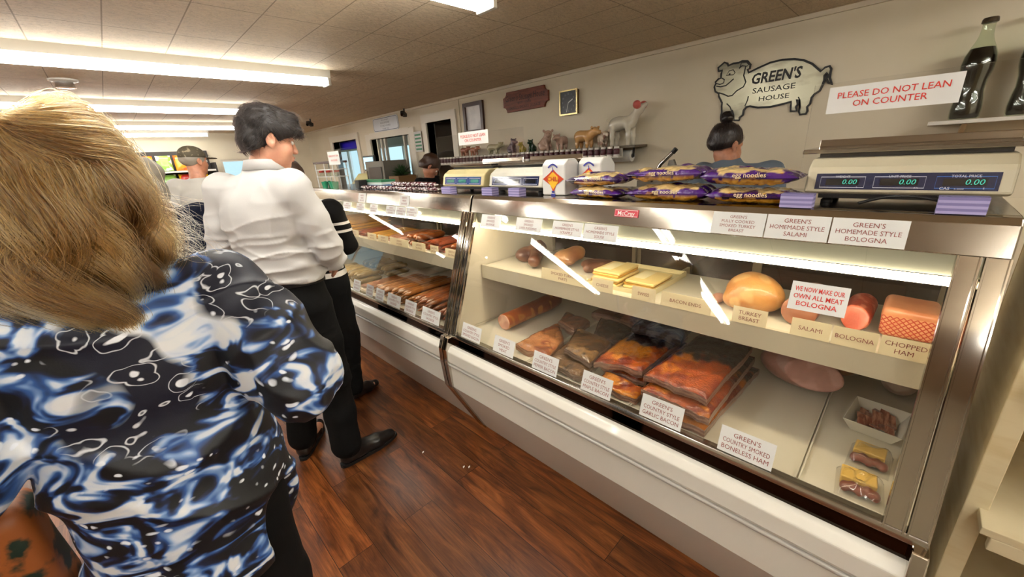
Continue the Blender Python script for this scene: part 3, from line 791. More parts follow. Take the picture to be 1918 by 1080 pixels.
# --- pig figurines -----------------------------------------------------
def figurine(label, loc, L, H, col, yaw=0, pose='stand', ears=None, spots=None, look=0, coldark=None, name='pig_figurine'):
    """L body length, H height; faces +x before yaw"""
    s = SDF(max(.0035, L*.022), L*.07)
    bz = H*.55; br = H*.26
    if pose == 'stand':
        s.ell((0, 0, bz), (L*.40, br*1.02, br))
        s.ell((-L*.2, 0, bz+.01*H), (L*.22, br*.98, br*.98))
        for x in (-L*.24, L*.22):
            for y in (-1, 1): s.chain([(x, y*br*.55, bz-.1*H), (x+.01*L, y*br*.55, H*.17), (x, y*br*.55, .035*H)], [H*.115, H*.075, H*.07])
        hc = np.array((L*.46, 0, bz+.16*H))
        s.cap((L*.25, 0, bz+.03*H), hc, br*.8, br*.62)
    elif pose == 'sit':
        s.ell((-L*.12, 0, H*.25), (L*.30, br*1.0, H*.24)); s.cap((-L*.1, 0, H*.3), (L*.16, 0, H*.62), br*1.0, br*.75)
        for y in (-1, 1):
            s.chain([(L*.15, y*br*.6, H*.5), (L*.24, y*br*.6, H*.2), (L*.25, y*br*.6, .04*H)], [H*.10, H*.065, H*.07])
            s.ell((-.02*L, y*br*.85, H*.13), (L*.22, br*.42, H*.13))
        hc = np.array((L*.2, 0, H*.78))
    elif pose == 'tall':                  # long straight legs, neck raised
        s.ell((0, 0, H*.56), (L*.34, br*.8, H*.17)); s.ell((-L*.16, 0, H*.55), (L*.2, br*.82, H*.17))
        for x in (-L*.24, L*.2):
            for y in (-1, 1): s.chain([(x, y*br*.5, H*.5), (x+.02*L, y*br*.5, H*.22), (x+.02*L, y*br*.5, .03*H)], [H*.085, H*.055, H*.058])
        s.cap((L*.2, 0, H*.56), (L*.40, 0, H*.82), H*.15, H*.10); hc = np.array((L*.42, 0, H*.86))
    hr = H*(.19 if pose != 'tall' else .11)
    ca, sa = math.cos(look), math.sin(look); d = np.array((ca, sa, -.18 if pose != 'tall' else .5)); d /= np.linalg.norm(d); side = np.array((-sa, ca, 0))
    s.ell(hc, (hr*1.05, hr, hr)); s.cap(hc, hc+d*hr*1.55, hr*.72, hr*.5); s.cap(hc+d*hr*1.45, hc+d*hr*1.68, hr*.5, hr*.52, k=.004)
    tail = np.array((-L*.42 if pose != 'sit' else -L*.42, 0, bz+.05*H if pose != 'sit' else H*.3))
    s.chain([tail, tail+(-.05*L, .02*L, .05*H), tail+(-.03*L, .03*L, .10*H)], [H*.03, H*.025, H*.018], k=.005)
    V, Q = s.build()
    c1 = lin(col)[0]; n = vnoise(V.astype('f'), 18/L, 3)
    c = c1*(1+.08*n[:, None])
    if spots: c = lerp(c, lin(spots)[0]*np.ones_like(c), sstep(.35, .6, vnoise(V.astype('f'), 10/L, 9)))
    t = thing(name, label, 'figurine', loc, yaw)
    m = vcol_mat('glazed_ceramic', .22, coat=.35)
    obj('body', npmesh('body', V, Q, color=np.clip(c, 0, 1)), m, t, local=True)
    em = pbr('ear_'+(ears or col).strip('#'), ears or col, .4)
    for y in (-1, 1):
        e = SDF(max(.003, hr*.09), .004); b0 = hc+side*y*hr*.75+np.array((0, 0, hr*.55)); k = 2.6 if pose == 'tall' else 1.0
        tip = b0+side*y*hr*.55*k+np.array((ca*.3*hr, sa*.3*hr, hr*.6))
        e.chain([b0, (b0+tip)/2+side*y*hr*.1, tip], [hr*.28*k, hr*.34*k, hr*.10*k])
        V2, Q2 = e.build(); obj('ear', npmesh('ear', V2, Q2), em, t, local=True)
    for y in (-1, 1):
        p = hc+d*hr*.62+side*y*hr*.62+np.array((0, 0, hr*.42)); obj('eye', MB().lathe([(0.001, -hr*.11), (hr*.1, -hr*.04), (hr*.1, hr*.04), (.001, hr*.11)], p, 8), m_black, t, local=True)
    return t
SZ = 1.5755
figurine('large white ceramic pig with red ears standing tallest at the shelf end', (3.38, 1.95, SZ), .36, .335, '#c9c3b2', R(-90), 'tall', ears='#c05a52')
figurine('small pale pink piglet with spots between the tan pig and the tall white pig', (3.40, 2.17, SZ), .13, .155, '#d2c0ab', R(-125), 'stand', spots='#b08a78')
figurine('big tan ceramic pig facing right in the middle of the figurines', (3.375, 2.36, SZ), .29, .20, '#c79a63', R(-100), 'stand')
figurine('dusty pink pig figurine facing the customers beside the tan pig', (3.37, 2.63, SZ), .17, .16, '#b09080', R(180), 'stand')
figurine('dusty pink pig figurine sitting up beside the dark green frog', (3.38, 2.86, SZ), .19, .205, '#b39482', R(-80), 'sit', look=R(-60))
figurine('dark green figurine left of the sitting pink pig', (3.38, 3.04, SZ), .13, .125, '#1d3a26', R(180), 'sit', name='frog_figurine')
figurine('yellowish figurine behind the edge of the clear shield', (3.38, 3.19, SZ), .12, .11, '#a89a3c', R(180), 'sit', name='duck_figurine')
figurine('grey purple figurine seen through the clear shield', (3.38, 3.36, SZ), .15, .155, '#5d5460', R(-90), 'sit')
figurine('olive cream pig figurine seen through the clear shield', (3.38, 3.66, SZ), .26, .14, '#a79f7d', R(-90), 'stand')
figurine('reddish brown pig figurine at the far end of the shelf', (3.38, 4.22, SZ), .17, .125, '#9a5a42', R(-90), 'stand')
figurine('brown pig figurine second from the far end of the shelf', (3.38, 4.03, SZ), .15, .12, '#a8684c', R(-90), 'stand')

# --- big display bottles on their own little shelf
t = thing('bottle_shelf', 'short white edged shelf holding two oversized cola bottles', 'shelf', (3.39, -.3, 1.56))
obj('board', MB().box((3.285, -.75, 1.572), (3.499, .02, 1.592)), pbr('bottle_shelf_white', '#c9c5bd', .5), t, bevel=.002)
for y in (-.12, -.55): obj('bracket', MB().prism([(3.31, 1.571), (3.4985, 1.571), (3.4985, 1.44)], y-.01, y+.01), pbr('bracket_tan', '#a98f68', .6), t)
def cola(y, label):
    t = thing('cola_bottle', label, 'bottle', (3.39, y, 1.5925), 0)
    prof = [(.0, .004), (.052, .0), (.058, .012), (.060, .05), (.056, .10), (.050, .14), (.052, .19), (.061, .235), (.064, .27), (.059, .31), (.046, .345), (.033, .375), (.026, .40), (.0235, .43), (.0235, .452), (.027, .455), (.027, .466), (.024, .468)]
    gm = MB().lathe(prof, (0,0,0), 40)
    for k in range(len(gm.v)):          # fluted sides
        x, y_, z = gm.v[k]; r = math.hypot(x, y_)
        if r > .03 and (.02 < z < .15 or .25 < z < .33):
            a = math.atan2(y_, x); f = 1+.022*math.cos(a*10); gm.v[k] = (x*f, y_*f, z)
    obj('bottle', gm, clear_glass('green_bottle_glass', (.86, .92, .84, 1), 1.0), t, local=True)
    obj('cola', MB().lathe([(.0, .009), (.049, .006), (.0545, .014), (.0565, .05), (.0525, .10), (.047, .14), (.049, .19), (.058, .235), (.061, .27), (.056, .31), (.044, .343), (.043, .3435), (0, .344)], (0,0,0), 32), pbr('cola_dark', '#0e0706', .12), t, local=True)
    obj('cap', MB().lathe([(.0275, .455), (.031, .458), (.0295, .474), (.026, .479), (0, .480)], (0,0,0), 21), pbr('bottle_cap', '#4a4030', .4, .4), t, local=True)
cola(-.11, 'oversized cola bottle nearer the pig sign on the small wall shelf')
cola(-.31, 'oversized cola bottle at the right edge of the picture')
# ================================================================= ON THE COUNTER
CT = 1.3695
m_acryl = clear_glass('acrylic', (.985, .985, .985, 1), .9)
m_lav = pbr('lavender_foam', '#a9a2cf', .6); m_lav2 = pbr('lavender_foam_line', '#7f79ad', .6)
def shim(y0, y1, where, x0=1.314, x1=1.36, h=.036):
    m = MB(); n = 6
    for i in range(n): m.mat(i % 2); m.box((x0, y0, CT+h*i/n), (x1, y1, CT+h*(i+1)/n))
    return solo('foam_shim', m, [m_lav, m_lav2], 'lavender striped foam block '+where, 'foam block', 'lavender blocks under the clear shields', smooth=False)
shim(.189, .262, 'holding up the nearest clear shield beside the noodle bags')
shim(-.118, -.042, 'under the near scale at the right end of the counter')
shim(1.275, 1.345, 'under the clear shield in front of the middle scale')
shim(1.46, 1.535, 'between the two far scales, nearer the dark seam')
shim(1.80, 1.88, 'under the clear shield in front of the far yellowish scale')
def shield(y0, y1, z0, z1, label):
    return solo('acrylic_shield', MB().box((1.326, y0, z0), (1.331, y1, z1)), m_acryl, label, 'sneeze guard', 'clear acrylic shields on the counter', smooth=False)
shield(-.42, .228, CT+.0365, 1.672, 'clear acrylic shield in front of the near scale, its sign about leaning')
shield(1.245, 1.90, CT+.0365, 1.664, 'clear acrylic shield with white sign in front of the two far scales')
shield(2.99, 3.44, CT+.0005, 1.672, 'small clear acrylic shield farthest along the counter')
def sheet_sign(name, label, y0, y1, z0, z1, lines, mat, x=1.3245, tilt=0.0, h=.02, fr=True, bold=.006, shear=0, x_lift=0):
    t = thing(name, label, 'sign', (x, (y0+y1)/2, z0))
    obj('sheet', MB().add([(x, y1, z0), (x, y0, z0+tilt), (x, y0, z1+tilt), (x, y1, z1), (x+.001, y1, z0), (x+.001, y0, z0+tilt), (x+.001, y0, z1+tilt), (x+.001, y1, z1)], [(0,1,2,3),(7,6,5,4),(0,4,5,1),(1,5,6,2),(2,6,7,3),(3,7,4,0)]), m_paper, t, smooth=False)
    tm = MB(); n = len(lines); hh = z1-z0; yc = (y0+y1)/2
    for i, s_ in enumerate(lines):
        put_text(tm, s_, (x, yc, z0+tilt/2+hh*(n-i)/(n+1)-h*.5), (0, -1, tilt/(y1-y0)), WV, h, maxw=(y1-y0)*.84, bold=bold, shear=shear)
    obj('lettering', tm, mat, t, smooth=False); return t
sheet_sign('counter_sign', 'white sign in red capitals asking not to lean on the counter, nearest shield', -.030, .196, 1.602, 1.662, ('PLEASE DO NOT LEAN', 'ON COUNTER'), m_redlite, h=.0135)
sheet_sign('counter_sign', 'white sign with red print on the shield before the far scales', 1.47, 1.695, 1.612, 1.672, ('PLEASE DO NOT LEAN', 'ON COUNTER'), m_redlite, h=.0135)
sheet_sign('counter_sign', 'white paper taped at the top of the farthest small shield', 3.20, 3.42, 1.56, 1.66, ('PLEASE DO NOT LEAN', 'ON COUNTER'), m_redlite, h=.0135)

# --- price scales
m_beige = pbr('scale_beige', '#d6cfb4', .4); m_yell = pbr('scale_yellowed', '#d3c794', .4); m_pale = pbr('scale_pale', '#d8d6c8', .4)
m_navy = pbr('display_navy', '#1d2750', .12, coat=.5); m_blue = pbr('display_blue', '#2a4f8f', .12, coat=.5)
m_frame_w = pbr('display_white_line', '#cfd4e6', .5); m_frame_b = pbr('display_blue_line', '#2f6fd0', .5)
m_digit = pbr('display_digit', '#1c4a44', .5, emit=('#2fb59a', .9)); m_wind = pbr('display_window', '#1b1a20', .1, coat=.5)
m_wteal = pbr('display_teal', '#12564f', .2, emit=('#1f9a80', .35))
def scale(y0, y1, x0, col, label, big=True, digits=True, teal=False):
    w = y1-y0; yc = (y0+y1)/2; t = thing('price_scale', label, 'scale', (x0+.12, yc, CT), 0, 'price computing scales on the counter')
    zb, zt = 1.404, 1.492
    side = [(x0, zb), (x0+.012, zb+.052), (x0+.020, zb+.064), (x0+.055, zb+.085), (x0+.12, zb+.088), (x0+.21, zb+.02), (x0+.21, zb-.006), (x0+.02, zb-.006)]
    obj('housing', MB().prism(side, y0, y1), col, t, bevel=.005, smooth=False)
    obj('base', MB().box((x0+.035, y0+.03, CT+.014), (x0+.20, y1-.03, zb-.006)), pbr('scale_underside', '#23201e', .5), t)
    for yy in (y0+.05, y1-.05):
        for xx in (x0+.05, x0+.18): obj('foot', MB().lathe([(.014, CT), (.014, CT+.008), (.008, CT+.014)], (xx, yy, 0), 12), m_black, t)
    obj('platter', MB().prism([(x0+.07, 1.515), (x0+.07, 1.503), (x0+.33, 1.503), (x0+.33, 1.538), (x0+.325, 1.538), (x0+.32, 1.517)], y0-(.02 if big else -.004), y1+(.03 if big else -.004)), m_steel, t, smooth=False, bevel=.002)
    obj('platter_support', MB().box((x0+.09, y0+.01, zt), (x0+.30, y1-.01, 1.5025)).prism([(x0+.205, 1.42), (x0+.30, 1.42), (x0+.30, 1.492), (x0+.205, 1.44)], y0+.02, y1-.02), m_black, t, smooth=False)
    V = Vector((.012, 0, .052)).normalized(); U = Vector((0, -1, 0)); Nn = U.cross(V)
    O = Vector((x0, yc, zb)) + Nn*.0008
    hw = w*.44
    P = lambda u, v: O + U*u + V*v
    def panel(u0, u1, v0, v1, lift, nm, m, par):
        a = [P(u0, v0), P(u1, v0), P(u1, v1), P(u0, v1)]
        return obj(nm, MB().add([p+Nn*lift for p in a]+[p-Nn*.002 for p in a], [(0,1,2,3),(0,4,5,1),(1,5,6,2),(2,6,7,3),(3,7,4,0)]), m, par, smooth=False)
    pn = panel(-hw, hw, .007, .049, 0, 'display_panel', m_blue if teal else m_navy, t)
    third = hw*2/3
    for i, nm in enumerate(('WEIGHT', 'UNIT PRICE', 'TOTAL PRICE')):
        c0, c1 = -hw+third*i+third*.10, -hw+third*(i+1)-third*.06
        panel(c0+.012*(w/.38), c1-.012*(w/.38), .018, .035, .0012, 'display_window', m_wteal if teal else m_wind, pn)
        lm = MB(); ring = [(c0, .012), (c1, .012), (c1, .0395), (c0, .0395)]
        strokes(lm, ring, P(0, 0), U, V, .0018, lift=.0016, closed=True)
        obj('display_border', lm, m_frame_b if i == 2 and big else m_frame_w, pn, smooth=False)
        if big:
            tm = MB(); put_text(tm, nm, P((c0+c1)/2, .0375), U, V, .0055, lift=.0024, maxw=third*.62, bold=.012); obj('lettering', tm, m_frame_w, pn, smooth=False)
        if digits:
            tm = MB(); put_text(tm, '0.00', P(c1-.016, .0205), U, V, .0125, lift=.0028, align='r', shear=.15); obj('digit', tm, m_digit, pn, smooth=False)
    if big:
        tm = MB(); put_text(tm, 'CAS', P(hw*.50, .0085), U, V, .0065, lift=.003, bold=.02); put_text(tm, 'S-2000', P(hw*.64, .0085), U, V, .004, lift=.003)
        put_text(tm, 'lb', P(-hw+third*.82, .0105), U, V, .004, lift=.003); put_text(tm, '$/lb', P(-hw+third*1.82, .0105), U, V, .004, lift=.003); put_text(tm, '$', P(-hw+third*2.8, .0105), U, V, .004, lift=.003)
        obj('lettering', tm, m_frame_w, pn, smooth=False)
    return t
scale(-.155, .226, 1.405, m_beige, 'big beige price scale at the near end with navy three window display')
scale(1.212, 1.575, 1.40, m_pale, 'pale grey price scale beside the chili cartons', big=False, digits=False)
scale(1.62, 1.985, 1.40, m_yell, 'yellowed price scale with teal display next to the dark seam', big=False, digits=False, teal=True)
# cable looping under the near scale
solo('power_cord', MB().tube([(1.385+.01*math.sin(i*.8), .10-.02*i, CT+.008+.022*math.sin(i/9*3.14)) for i in range(10)], .004, 8), m_black, 'black power cord looping out under the near scale', 'cord')

# --- chili cartons
m_carton = pbr('carton_white', '#d8d9d6', .45); m_ylw = pbr('chili_yellow', '#eab622', .5); m_org = pbr('chili_red', '#c8431f', .5); m_cblue = pbr('logo_blue', '#3a3f9a', .5)
def chili(y0, y1, label, dx=0):
    yc = (y0+y1)/2; t = thing('chili_carton', label, 'carton', (1.46, yc, CT), 0, 'white chili cartons on the counter')
    b = MB().prism([(1.40+dx, CT+.001), (1.40+dx, 1.50), (1.425+dx, 1.522), (1.48+dx, 1.522), (1.515+dx, 1.49), (1.515+dx, CT+.001)], y0, y1)
    obj('carton', b, m_carton, t, bevel=.006, smooth=False)
    O = Vector((1.399+dx, yc, 1.44)); U = WU; V = WV; X = Vector((-.0008, 0, 0))
    dm = MB(); P_ = [(0, -.05), (.014, -.022), (.05, 0), (.018, .02), (0, .035), (-.018, .02), (-.05, 0), (-.014, -.022)]
    dm.add([O+X+U*p[0]*1.18+V*p[1]*1.2 for p in P_], [tuple(range(8))]); obj('red_burst', dm, m_org, t, smooth=False)
    dm = MB(); P_ = [(0, -.044), (.03, -.01), (.032, .006), (0, .031), (-.032, .006), (-.03, -.01)]
    dm.add([O+X*2+U*p[0]+V*p[1] for p in P_], [tuple(range(6))]); obj('yellow_diamond', dm, m_ylw, t, smooth=False)
    tm = MB(); put_text(tm, 'CHILI', O+X*3+V*-.009, U, V, .019, maxw=.062, bold=.02); obj('lettering', tm, m_org, t, smooth=False)
    lm = MB(); strokes(lm, [(-.026+.0052*i, .048+.014*math.sin(i/10*3.14)) for i in range(11)], O+X*2, U, V, .007); strokes(lm, [(0, .05), (0, .03)], O+X*2, U, V, .004)
    strokes(lm, [(-.012, -.068), (.012, -.068)], O+X*2, U, V, .010); strokes(lm, [(-.008, -.055), (.008, -.055)], O+X*2, U, V, .009)
    obj('blue_logo', lm, m_cblue, t, smooth=False)
chili(1.078, 1.208, 'white chili carton with yellow diamond next to the pale scale')
chili(.955, 1.072, 'white chili carton with yellow diamond half behind the noodle bags', .085)

# --- bags of egg noodles
def noodle_bag(label, yc, z0, x=1.402, w=.255, d=.145, h=.052, seed=0, yaw=0, tilt=0):
    rng = np.random.RandomState(seed); nu, nv = 46, 30
    u = np.linspace(-1, 1, nu); v = np.linspace(-1, 1, nv)
    Ug, Vg = np.meshgrid(u, v, indexing='ij')
    def surf(sgn):
        prof = np.clip(1-np.abs(Ug)**4.5, 0, 1)**.62*np.clip(1-np.abs(Vg)**3.2, 0, 1)**.55
        P = np.stack([Vg*3+seed, Ug*6, np.full_like(Ug, sgn*2.)], -1).astype('f')
        wr = vnoise(P, 1.5, seed)*.15 + vnoise(P, 4, seed+1)*.085 - .12*(1-np.abs(vnoise(P, 2.2, seed+7)))**4 + .06*np.sin(Ug*17+seed)*np.abs(Ug)**2
        z = sgn*h*.5*prof*(1+wr)+h*.5
        z += h*.10*np.sin(Ug*2.1+seed)*(sgn > 0)
        x_ = Vg*d/2*(1-.10*np.abs(Ug)**6); y_ = Ug*w/2*(1+.02*np.sin(Vg*9+seed))
        return np.stack([x_, y_, np.maximum(z, 0.0005*(1+sgn))], -1)
    T, B = surf(1), surf(-1)
    V_ = np.concatenate([T.reshape(-1, 3), B.reshape(-1, 3)]); idx = np.arange(nu*nv).reshape(nu, nv); o = nu*nv
    q = lambda a: np.stack([a[:-1, :-1], a[1:, :-1], a[1:, 1:], a[:-1, 1:]], -1).reshape(-1, 4)
    Q = [q(idx)[:, ::-1], q(idx+o)]
    for e in (idx[0], idx[-1][::-1]): Q.append(np.stack([e[:-1], e[1:], e[1:]+o, e[:-1]+o], -1)[:, ::-1])
    for e in (idx[:, 0][::-1], idx[:, -1]): Q.append(np.stack([e[:-1], e[1:], e[1:]+o, e[:-1]+o], -1)[:, ::-1])
    Q = np.concatenate(Q)
    # printed film: purple ends and band, clear window showing yellow noodles
    uu = V_[:, 1]/(w/2); vv = V_[:, 0]/(d/2); zz = V_[:, 2]/h
    wob = .08*np.sin(uu*7+seed)+.05*np.sin(uu*15)
    band = (np.abs(zz-.58+wob*.8) < .20) & (vv < .2)
    top = (vv > -.05) & (zz > .5) & (np.abs(uu+.1) < .45)
    ends = np.abs(uu+.05*np.sin(vv*5)) > .74+.08*np.sin(vv*3+seed)
    purple = lin('#4b1f78')[0]; pur2 = lin('#2c1050')[0]; yel = lin('#d9a536')[0]; yel2 = lin('#b67c1c')[0]; crm = lin('#e6c98a')[0]
    n = vnoise(V_.astype('f'), 260, seed)
    c = lerp(yel*np.ones((len(V_), 3)), yel2, sstep(-.2, .5, n)); c = np.where((~band & (zz > .72))[:, None], crm*(.9+.1*n[:, None]), c)
    pc = lerp(purple*np.ones((len(V_), 3)), pur2, sstep(-.1, .6, vnoise(V_.astype('f'), 60, seed+2)))
    c = np.where((band | ends | top)[:, None], pc, c)
    t = thing('noodle_bag', label, 'bag of noodles', (x, yc, z0), yaw, 'purple bags of egg noodles on the counter')
    me = npmesh('bag', V_, Q, color=np.clip(c, 0, 1))
    if tilt:
        me.transform(Matrix.Rotation(tilt, 4, 'X')); zmin = min(p.co.z for p in me.vertices); me.transform(Matrix.Translation((0, 0, -zmin)))
    b = obj('bag', me, vcol_mat('noodle_film', .16, coat=.9, bump=(70, .6)), t, local=True)
    tm = MB(); put_text(tm, 'egg noodles', (-d/2-.002, -.01, h*.52), WU, WV, .013, maxw=w*.42, bold=.01, lift=.001)
    obj('lettering', tm, pbr('noodle_print', '#e3cda0', .5), t, local=True, smooth=False)
    return t
noodle_bag('noodle bag at the bottom of the left pile, beside the chili carton', .895, CT+.0005, w=.235, h=.040, seed=1)
noodle_bag('crumpled noodle bag on top of the left pile, beside the chili carton', .905, CT+.0475, w=.25, h=.046, seed=2, yaw=R(2))
noodle_bag('noodle bag at the bottom of the middle pile', .612, CT+.0005, w=.285, h=.052, seed=3)
noodle_bag('noodle bag on top of the middle pile, highest of all', .625, CT+.063, w=.27, h=.052, seed=4, yaw=R(-2))
noodle_bag('noodle bag at the bottom of the right pile, next to the near scale', .352, CT+.0005, w=.235, h=.045, seed=5)
noodle_bag('noodle bag on top of the right pile, its purple end towards the near scale', .362, CT+.054, w=.262, h=.050, seed=6, tilt=R(0))

# --- pile of wrapped maroon sausage packs on the far case
m_pack = pbr('maroon_pack', '#4d1724', .25, coat=.6, noise=(60, '#d0c2c0', .55, .62))
first = None; k = 0
for yy in np.arange(2.085, 3.06, .052):
    for lay in range(2 if yy < 2.60 else 1):
        L_ = .058+.014*math.sin(yy*40+lay)
        lab = 'wrapped maroon and white sausage pack in the pile along the far case top'
        pos = (1.405+.012*math.sin(yy*23), float(yy)+.01*lay, CT+.0005+.0275*lay); ya = R(90+10*math.sin(yy*31+lay*2))
        if not first:
            first = thing('sausage_pack', lab, 'sausage pack', pos, ya, 'maroon sausage packs on the far case top')
            s = SDF(.004, .006); s.box((0, 0, .0135), (.045, .017, .0132), rnd=.012); V, Q = s.build(lambda P: vnoise(P, 160, 4)*.0014)
            obj('wrapper', npmesh('wrapper', V, Q), m_pack, first, local=True)
            for sx in (-1, 1): obj('clipped_end', MB().prism([(sx*.044, -.006), (sx*.062, -.013), (sx*.062, .013), (sx*.044, .006)], .009, .016, 'z'), pbr('film_white', '#d9d2d0', .3), first, local=True)
        else: dup(first, pos, ya)
        k += 1
# --- small boxes past the packs
solo('card_box', MB().box((1.42, 3.15, CT+.0005), (1.49, 3.225, CT+.062)), m_black, 'small black box beside the farthest shield', 'box', bevel=.003)
bx = MB(); bx.mat(0).box((1.50, 2.93, CT+.0005), (1.62, 3.38, CT+.022)); bx.mat(1).box((1.50, 2.93, CT+.022), (1.62, 3.38, CT+.040)); bx.mat(2).box((1.50, 2.93, CT+.040), (1.62, 3.38, CT+.056))
solo('carton_box', bx, [pbr('box_blue', '#5a86b5', .5), pbr('box_white', '#c9d6d2', .5), pbr('box_green', '#2f7c55', .5)], 'flat green white and blue carton lying behind the black box', 'carton', smooth=False)
# --- wire condiment rack and cups at the far end
t = thing('condiment_rack', 'white wire rack with a dark top bar at the far end of the counter', 'rack', (1.46, 3.75, CT))
for yy in (3.56, 3.74, 3.95):
    for xx in (1.40, 1.52): obj('upright', MB().tube([(xx, yy, CT+.0005), (xx, yy, 1.575)], .005, 6), m_paper, t)
for zz in (1.46, 1.52): obj('wire_tier', MB().prism([(1.395, 3.55), (1.525, 3.55), (1.525, 3.96), (1.395, 3.96), (1.395, 3.556), (1.401, 3.556), (1.401, 3.954), (1.519, 3.954), (1.519, 3.556), (1.395, 3.556)], zz, zz+.006, 'z'), m_paper, t, smooth=False)
obj('top_bar', MB().box((1.39, 3.55, 1.575), (1.53, 3.97, 1.592)), pbr('bar_dark', '#3c1c12', .5), t)
fl = None
for i in range(5):
    pos = (1.43+.045*(i % 2), 3.60+.078*i, 1.4665)
    if not fl:
        fl = thing('shaker_jar', 'small red lidded jar on the wire rack at the far counter end', 'jar', pos, 0, 'red lidded jars on the wire rack')
        obj('jar', MB().lathe([(0, 0), (.022, 0), (.022, .028), (.018, .034)], (0,0,0), 12), clear_glass('jar_glass', (.9, .93, .9, 1)), fl, local=True)
        obj('lid', MB().lathe([(.021, .033), (.023, .035), (.023, .05), (0, .051)], (0,0,0), 12), pbr('lid_red', '#c2392f', .4), fl, local=True)
    else: dup(fl, pos)
fl = None
for i, (xx, yy) in enumerate(((1.38, 3.52), (1.40, 3.63), (1.38, 3.75), (1.44, 3.85))):
    if not fl:
        fl = thing('green_cup', 'green plastic cup under the wire rack at the far counter end', 'cup', (xx, yy, CT+.0005), 0, 'green cups under the wire rack')
        obj('cup', MB().lathe([(0, 0), (.022, 0), (.029, .052), (.030, .054), (.027, .052), (.020, .004), (0, .004)], (0,0,0), 16), pbr('cup_green', '#2f9a72', .35), fl, local=True)
    else: dup(fl, (xx, yy, CT+.0005))

# ================================================================= CARDS
def gcard(y0, y1, z0, z1, lines, label, mat=None, name='price_card', card=None, lean=0.0, off=.0045, group=None, cat='card', h=None, bold=0.0):
    """card lying on the outside of the sloping glass (z0..z1 measured up the slope)"""
    O = Vector((GX(z0), y1, z0))+GN*off; V = GV; W_ = y1-y0; Hh = (z1-z0)/GV.z
    return flat_card(O, GU, V, W_, Hh, lines, label, mat or m_maroon_ink, name, card or m_paper, cat, group, h, bold)
def flat_card(O, U, V, W_, Hh, lines, label, mat, name='price_card', card=None, cat='card', group=None, h=None, bold=0.0):
    U, V = Vector(U).normalized(), Vector(V).normalized(); Nn = U.cross(V)
    t = thing(name, label, cat, tuple(O+U*W_/2), 0, group)
    a = [O, O+U*W_, O+U*W_+V*Hh, O+V*Hh]
    obj('sheet', MB().add([p+Nn*.0006 for p in a]+[p-Nn*.0006 for p in a], [(0,1,2,3),(7,6,5,4),(0,4,5,1),(1,5,6,2),(2,6,7,3),(3,7,4,0)]), card or m_paper, t, smooth=False)
    if lines:
        tm = MB(); n = len(lines); hh = h or Hh*.52/max(n, 2); tot = hh*(n+(n-1)*.55); base = (Hh+tot)/2-hh
        for i, s_ in enumerate(lines): put_text(tm, s_, O+U*W_/2+V*(base-i*hh*1.55)+Nn*.0006, U, V, hh, maxw=W_*.86, lift=.0005, bold=bold)
        obj('lettering', tm, mat, t, smooth=False)
    return t
G = "GREEN'S"
grp = 'printed cards taped on the cases'
for y0, y1, ls, lab in (
    (1.366, 1.511, (G, 'COUNTRY STYLE', 'SMOKED BACON'), 'white card low on the near glass, tucked against the seam post'),
    (1.137, 1.270, (G, 'SMOKED', 'MEAT'), 'white card low on the near glass, second from the seam'),
    (.889, 1.022, (G, 'COUNTRY STYLE', 'PEPPER BACON'), 'white card low on the near glass, in front of the peppered bacon'),
    (.641, .769, (G, 'COUNTRY STYLE', 'MAPLE BACON'), 'white card low on the near glass reading maple bacon'),
    (.385, .526, (G, 'COUNTRY STYLE', 'GARLIC BACON'), 'white card low on the near glass reading garlic bacon'),
    (.135, .275, (G, 'COUNTRY SMOKED', 'BONELESS HAM'), 'white card low on the near glass reading boneless ham')):
    gcard(y0, y1, .685, .757, ls, lab, group=grp)
for y0, y1, z0, ls, lab in (
    (1.36, 1.50, 1.224, (G, 'SMOKED', 'SAUSAGE'), 'white card under the steel header nearest the seam'),
    (1.105, 1.258, 1.226, (G, 'SMOKED', 'LIVER PUDDING'), 'white card under the steel header, second from the seam'),
    (.895, 1.045, 1.226, (G, 'HOMEMADE STYLE', 'SCRAPPLE'), 'white card under the steel header, third from the seam'),
    (.740, .888, 1.224, (G, 'HOMEMADE STYLE', 'SOUSE'), 'white card under the steel header, below the red maker badge')):
    gcard(y0, y1, z0, 1.281, ls, lab, group=grp)
# header face
HV = Vector((.018, 0, .068)).normalized(); HN = GU.cross(HV)
def hcard(y0, y1, ls, lab, z0=1.287, hh=.066):
    O = Vector((1.282+.018/.068*(z0-1.284), y1, z0))+HN*.0022
    return flat_card(O, GU, HV, y1-y0, hh, ls, lab, m_maroon_ink, group=grp)
hcard(.284, .426, (G, 'FULLY COOKED', 'SMOKED TURKEY', 'BREAST'), 'white card on the steel header reading smoked turkey breast')
hcard(.138, .281, (G, 'HOMEMADE STYLE', 'SALAMI'), 'white card on the steel header reading salami')
hcard(-.008, .135, (G, 'HOMEMADE STYLE', 'BOLOGNA'), 'white card on the steel header reading bologna, rightmost')
hcard(2.79, 2.905, (G, 'FRESH', 'SAUSAGE'), 'white card on the far steel header, farther of two')
hcard(2.20, 2.31, (G, 'FRESH', 'SAUSAGE'), 'white card on the far steel header, nearer of two')
# maker badge
O = Vector((1.282+.018/.068*(1.315-1.284), .768, 1.315))+HN*.0022
t = flat_card(O, GU, HV, .094, .027, ('McCray',), 'small red rectangular maker badge on the near steel header', pbr('badge_white', '#e8dcd8', .4), 'maker_badge', pbr('badge_red', '#c51f38', .35), 'badge', h=.015, bold=.015)
lm = MB(); strokes(lm, [(.003, .003), (.091, .003), (.091, .024), (.003, .024)], O+HN*.0008, GU, HV, .0016, closed=True); obj('border', lm, pbr('badge_white', '#e8dcd8', .4), t, smooth=False)
gcard(.066, .188, 1.112, 1.184, ('WE NOW MAKE OUR', 'OWN ALL MEAT', 'BOLOGNA'), 'white notice in red italics about all meat bologna, stuck mid glass', m_redlite, 'glass_notice', cat='notice', h=.0125, bold=.012)
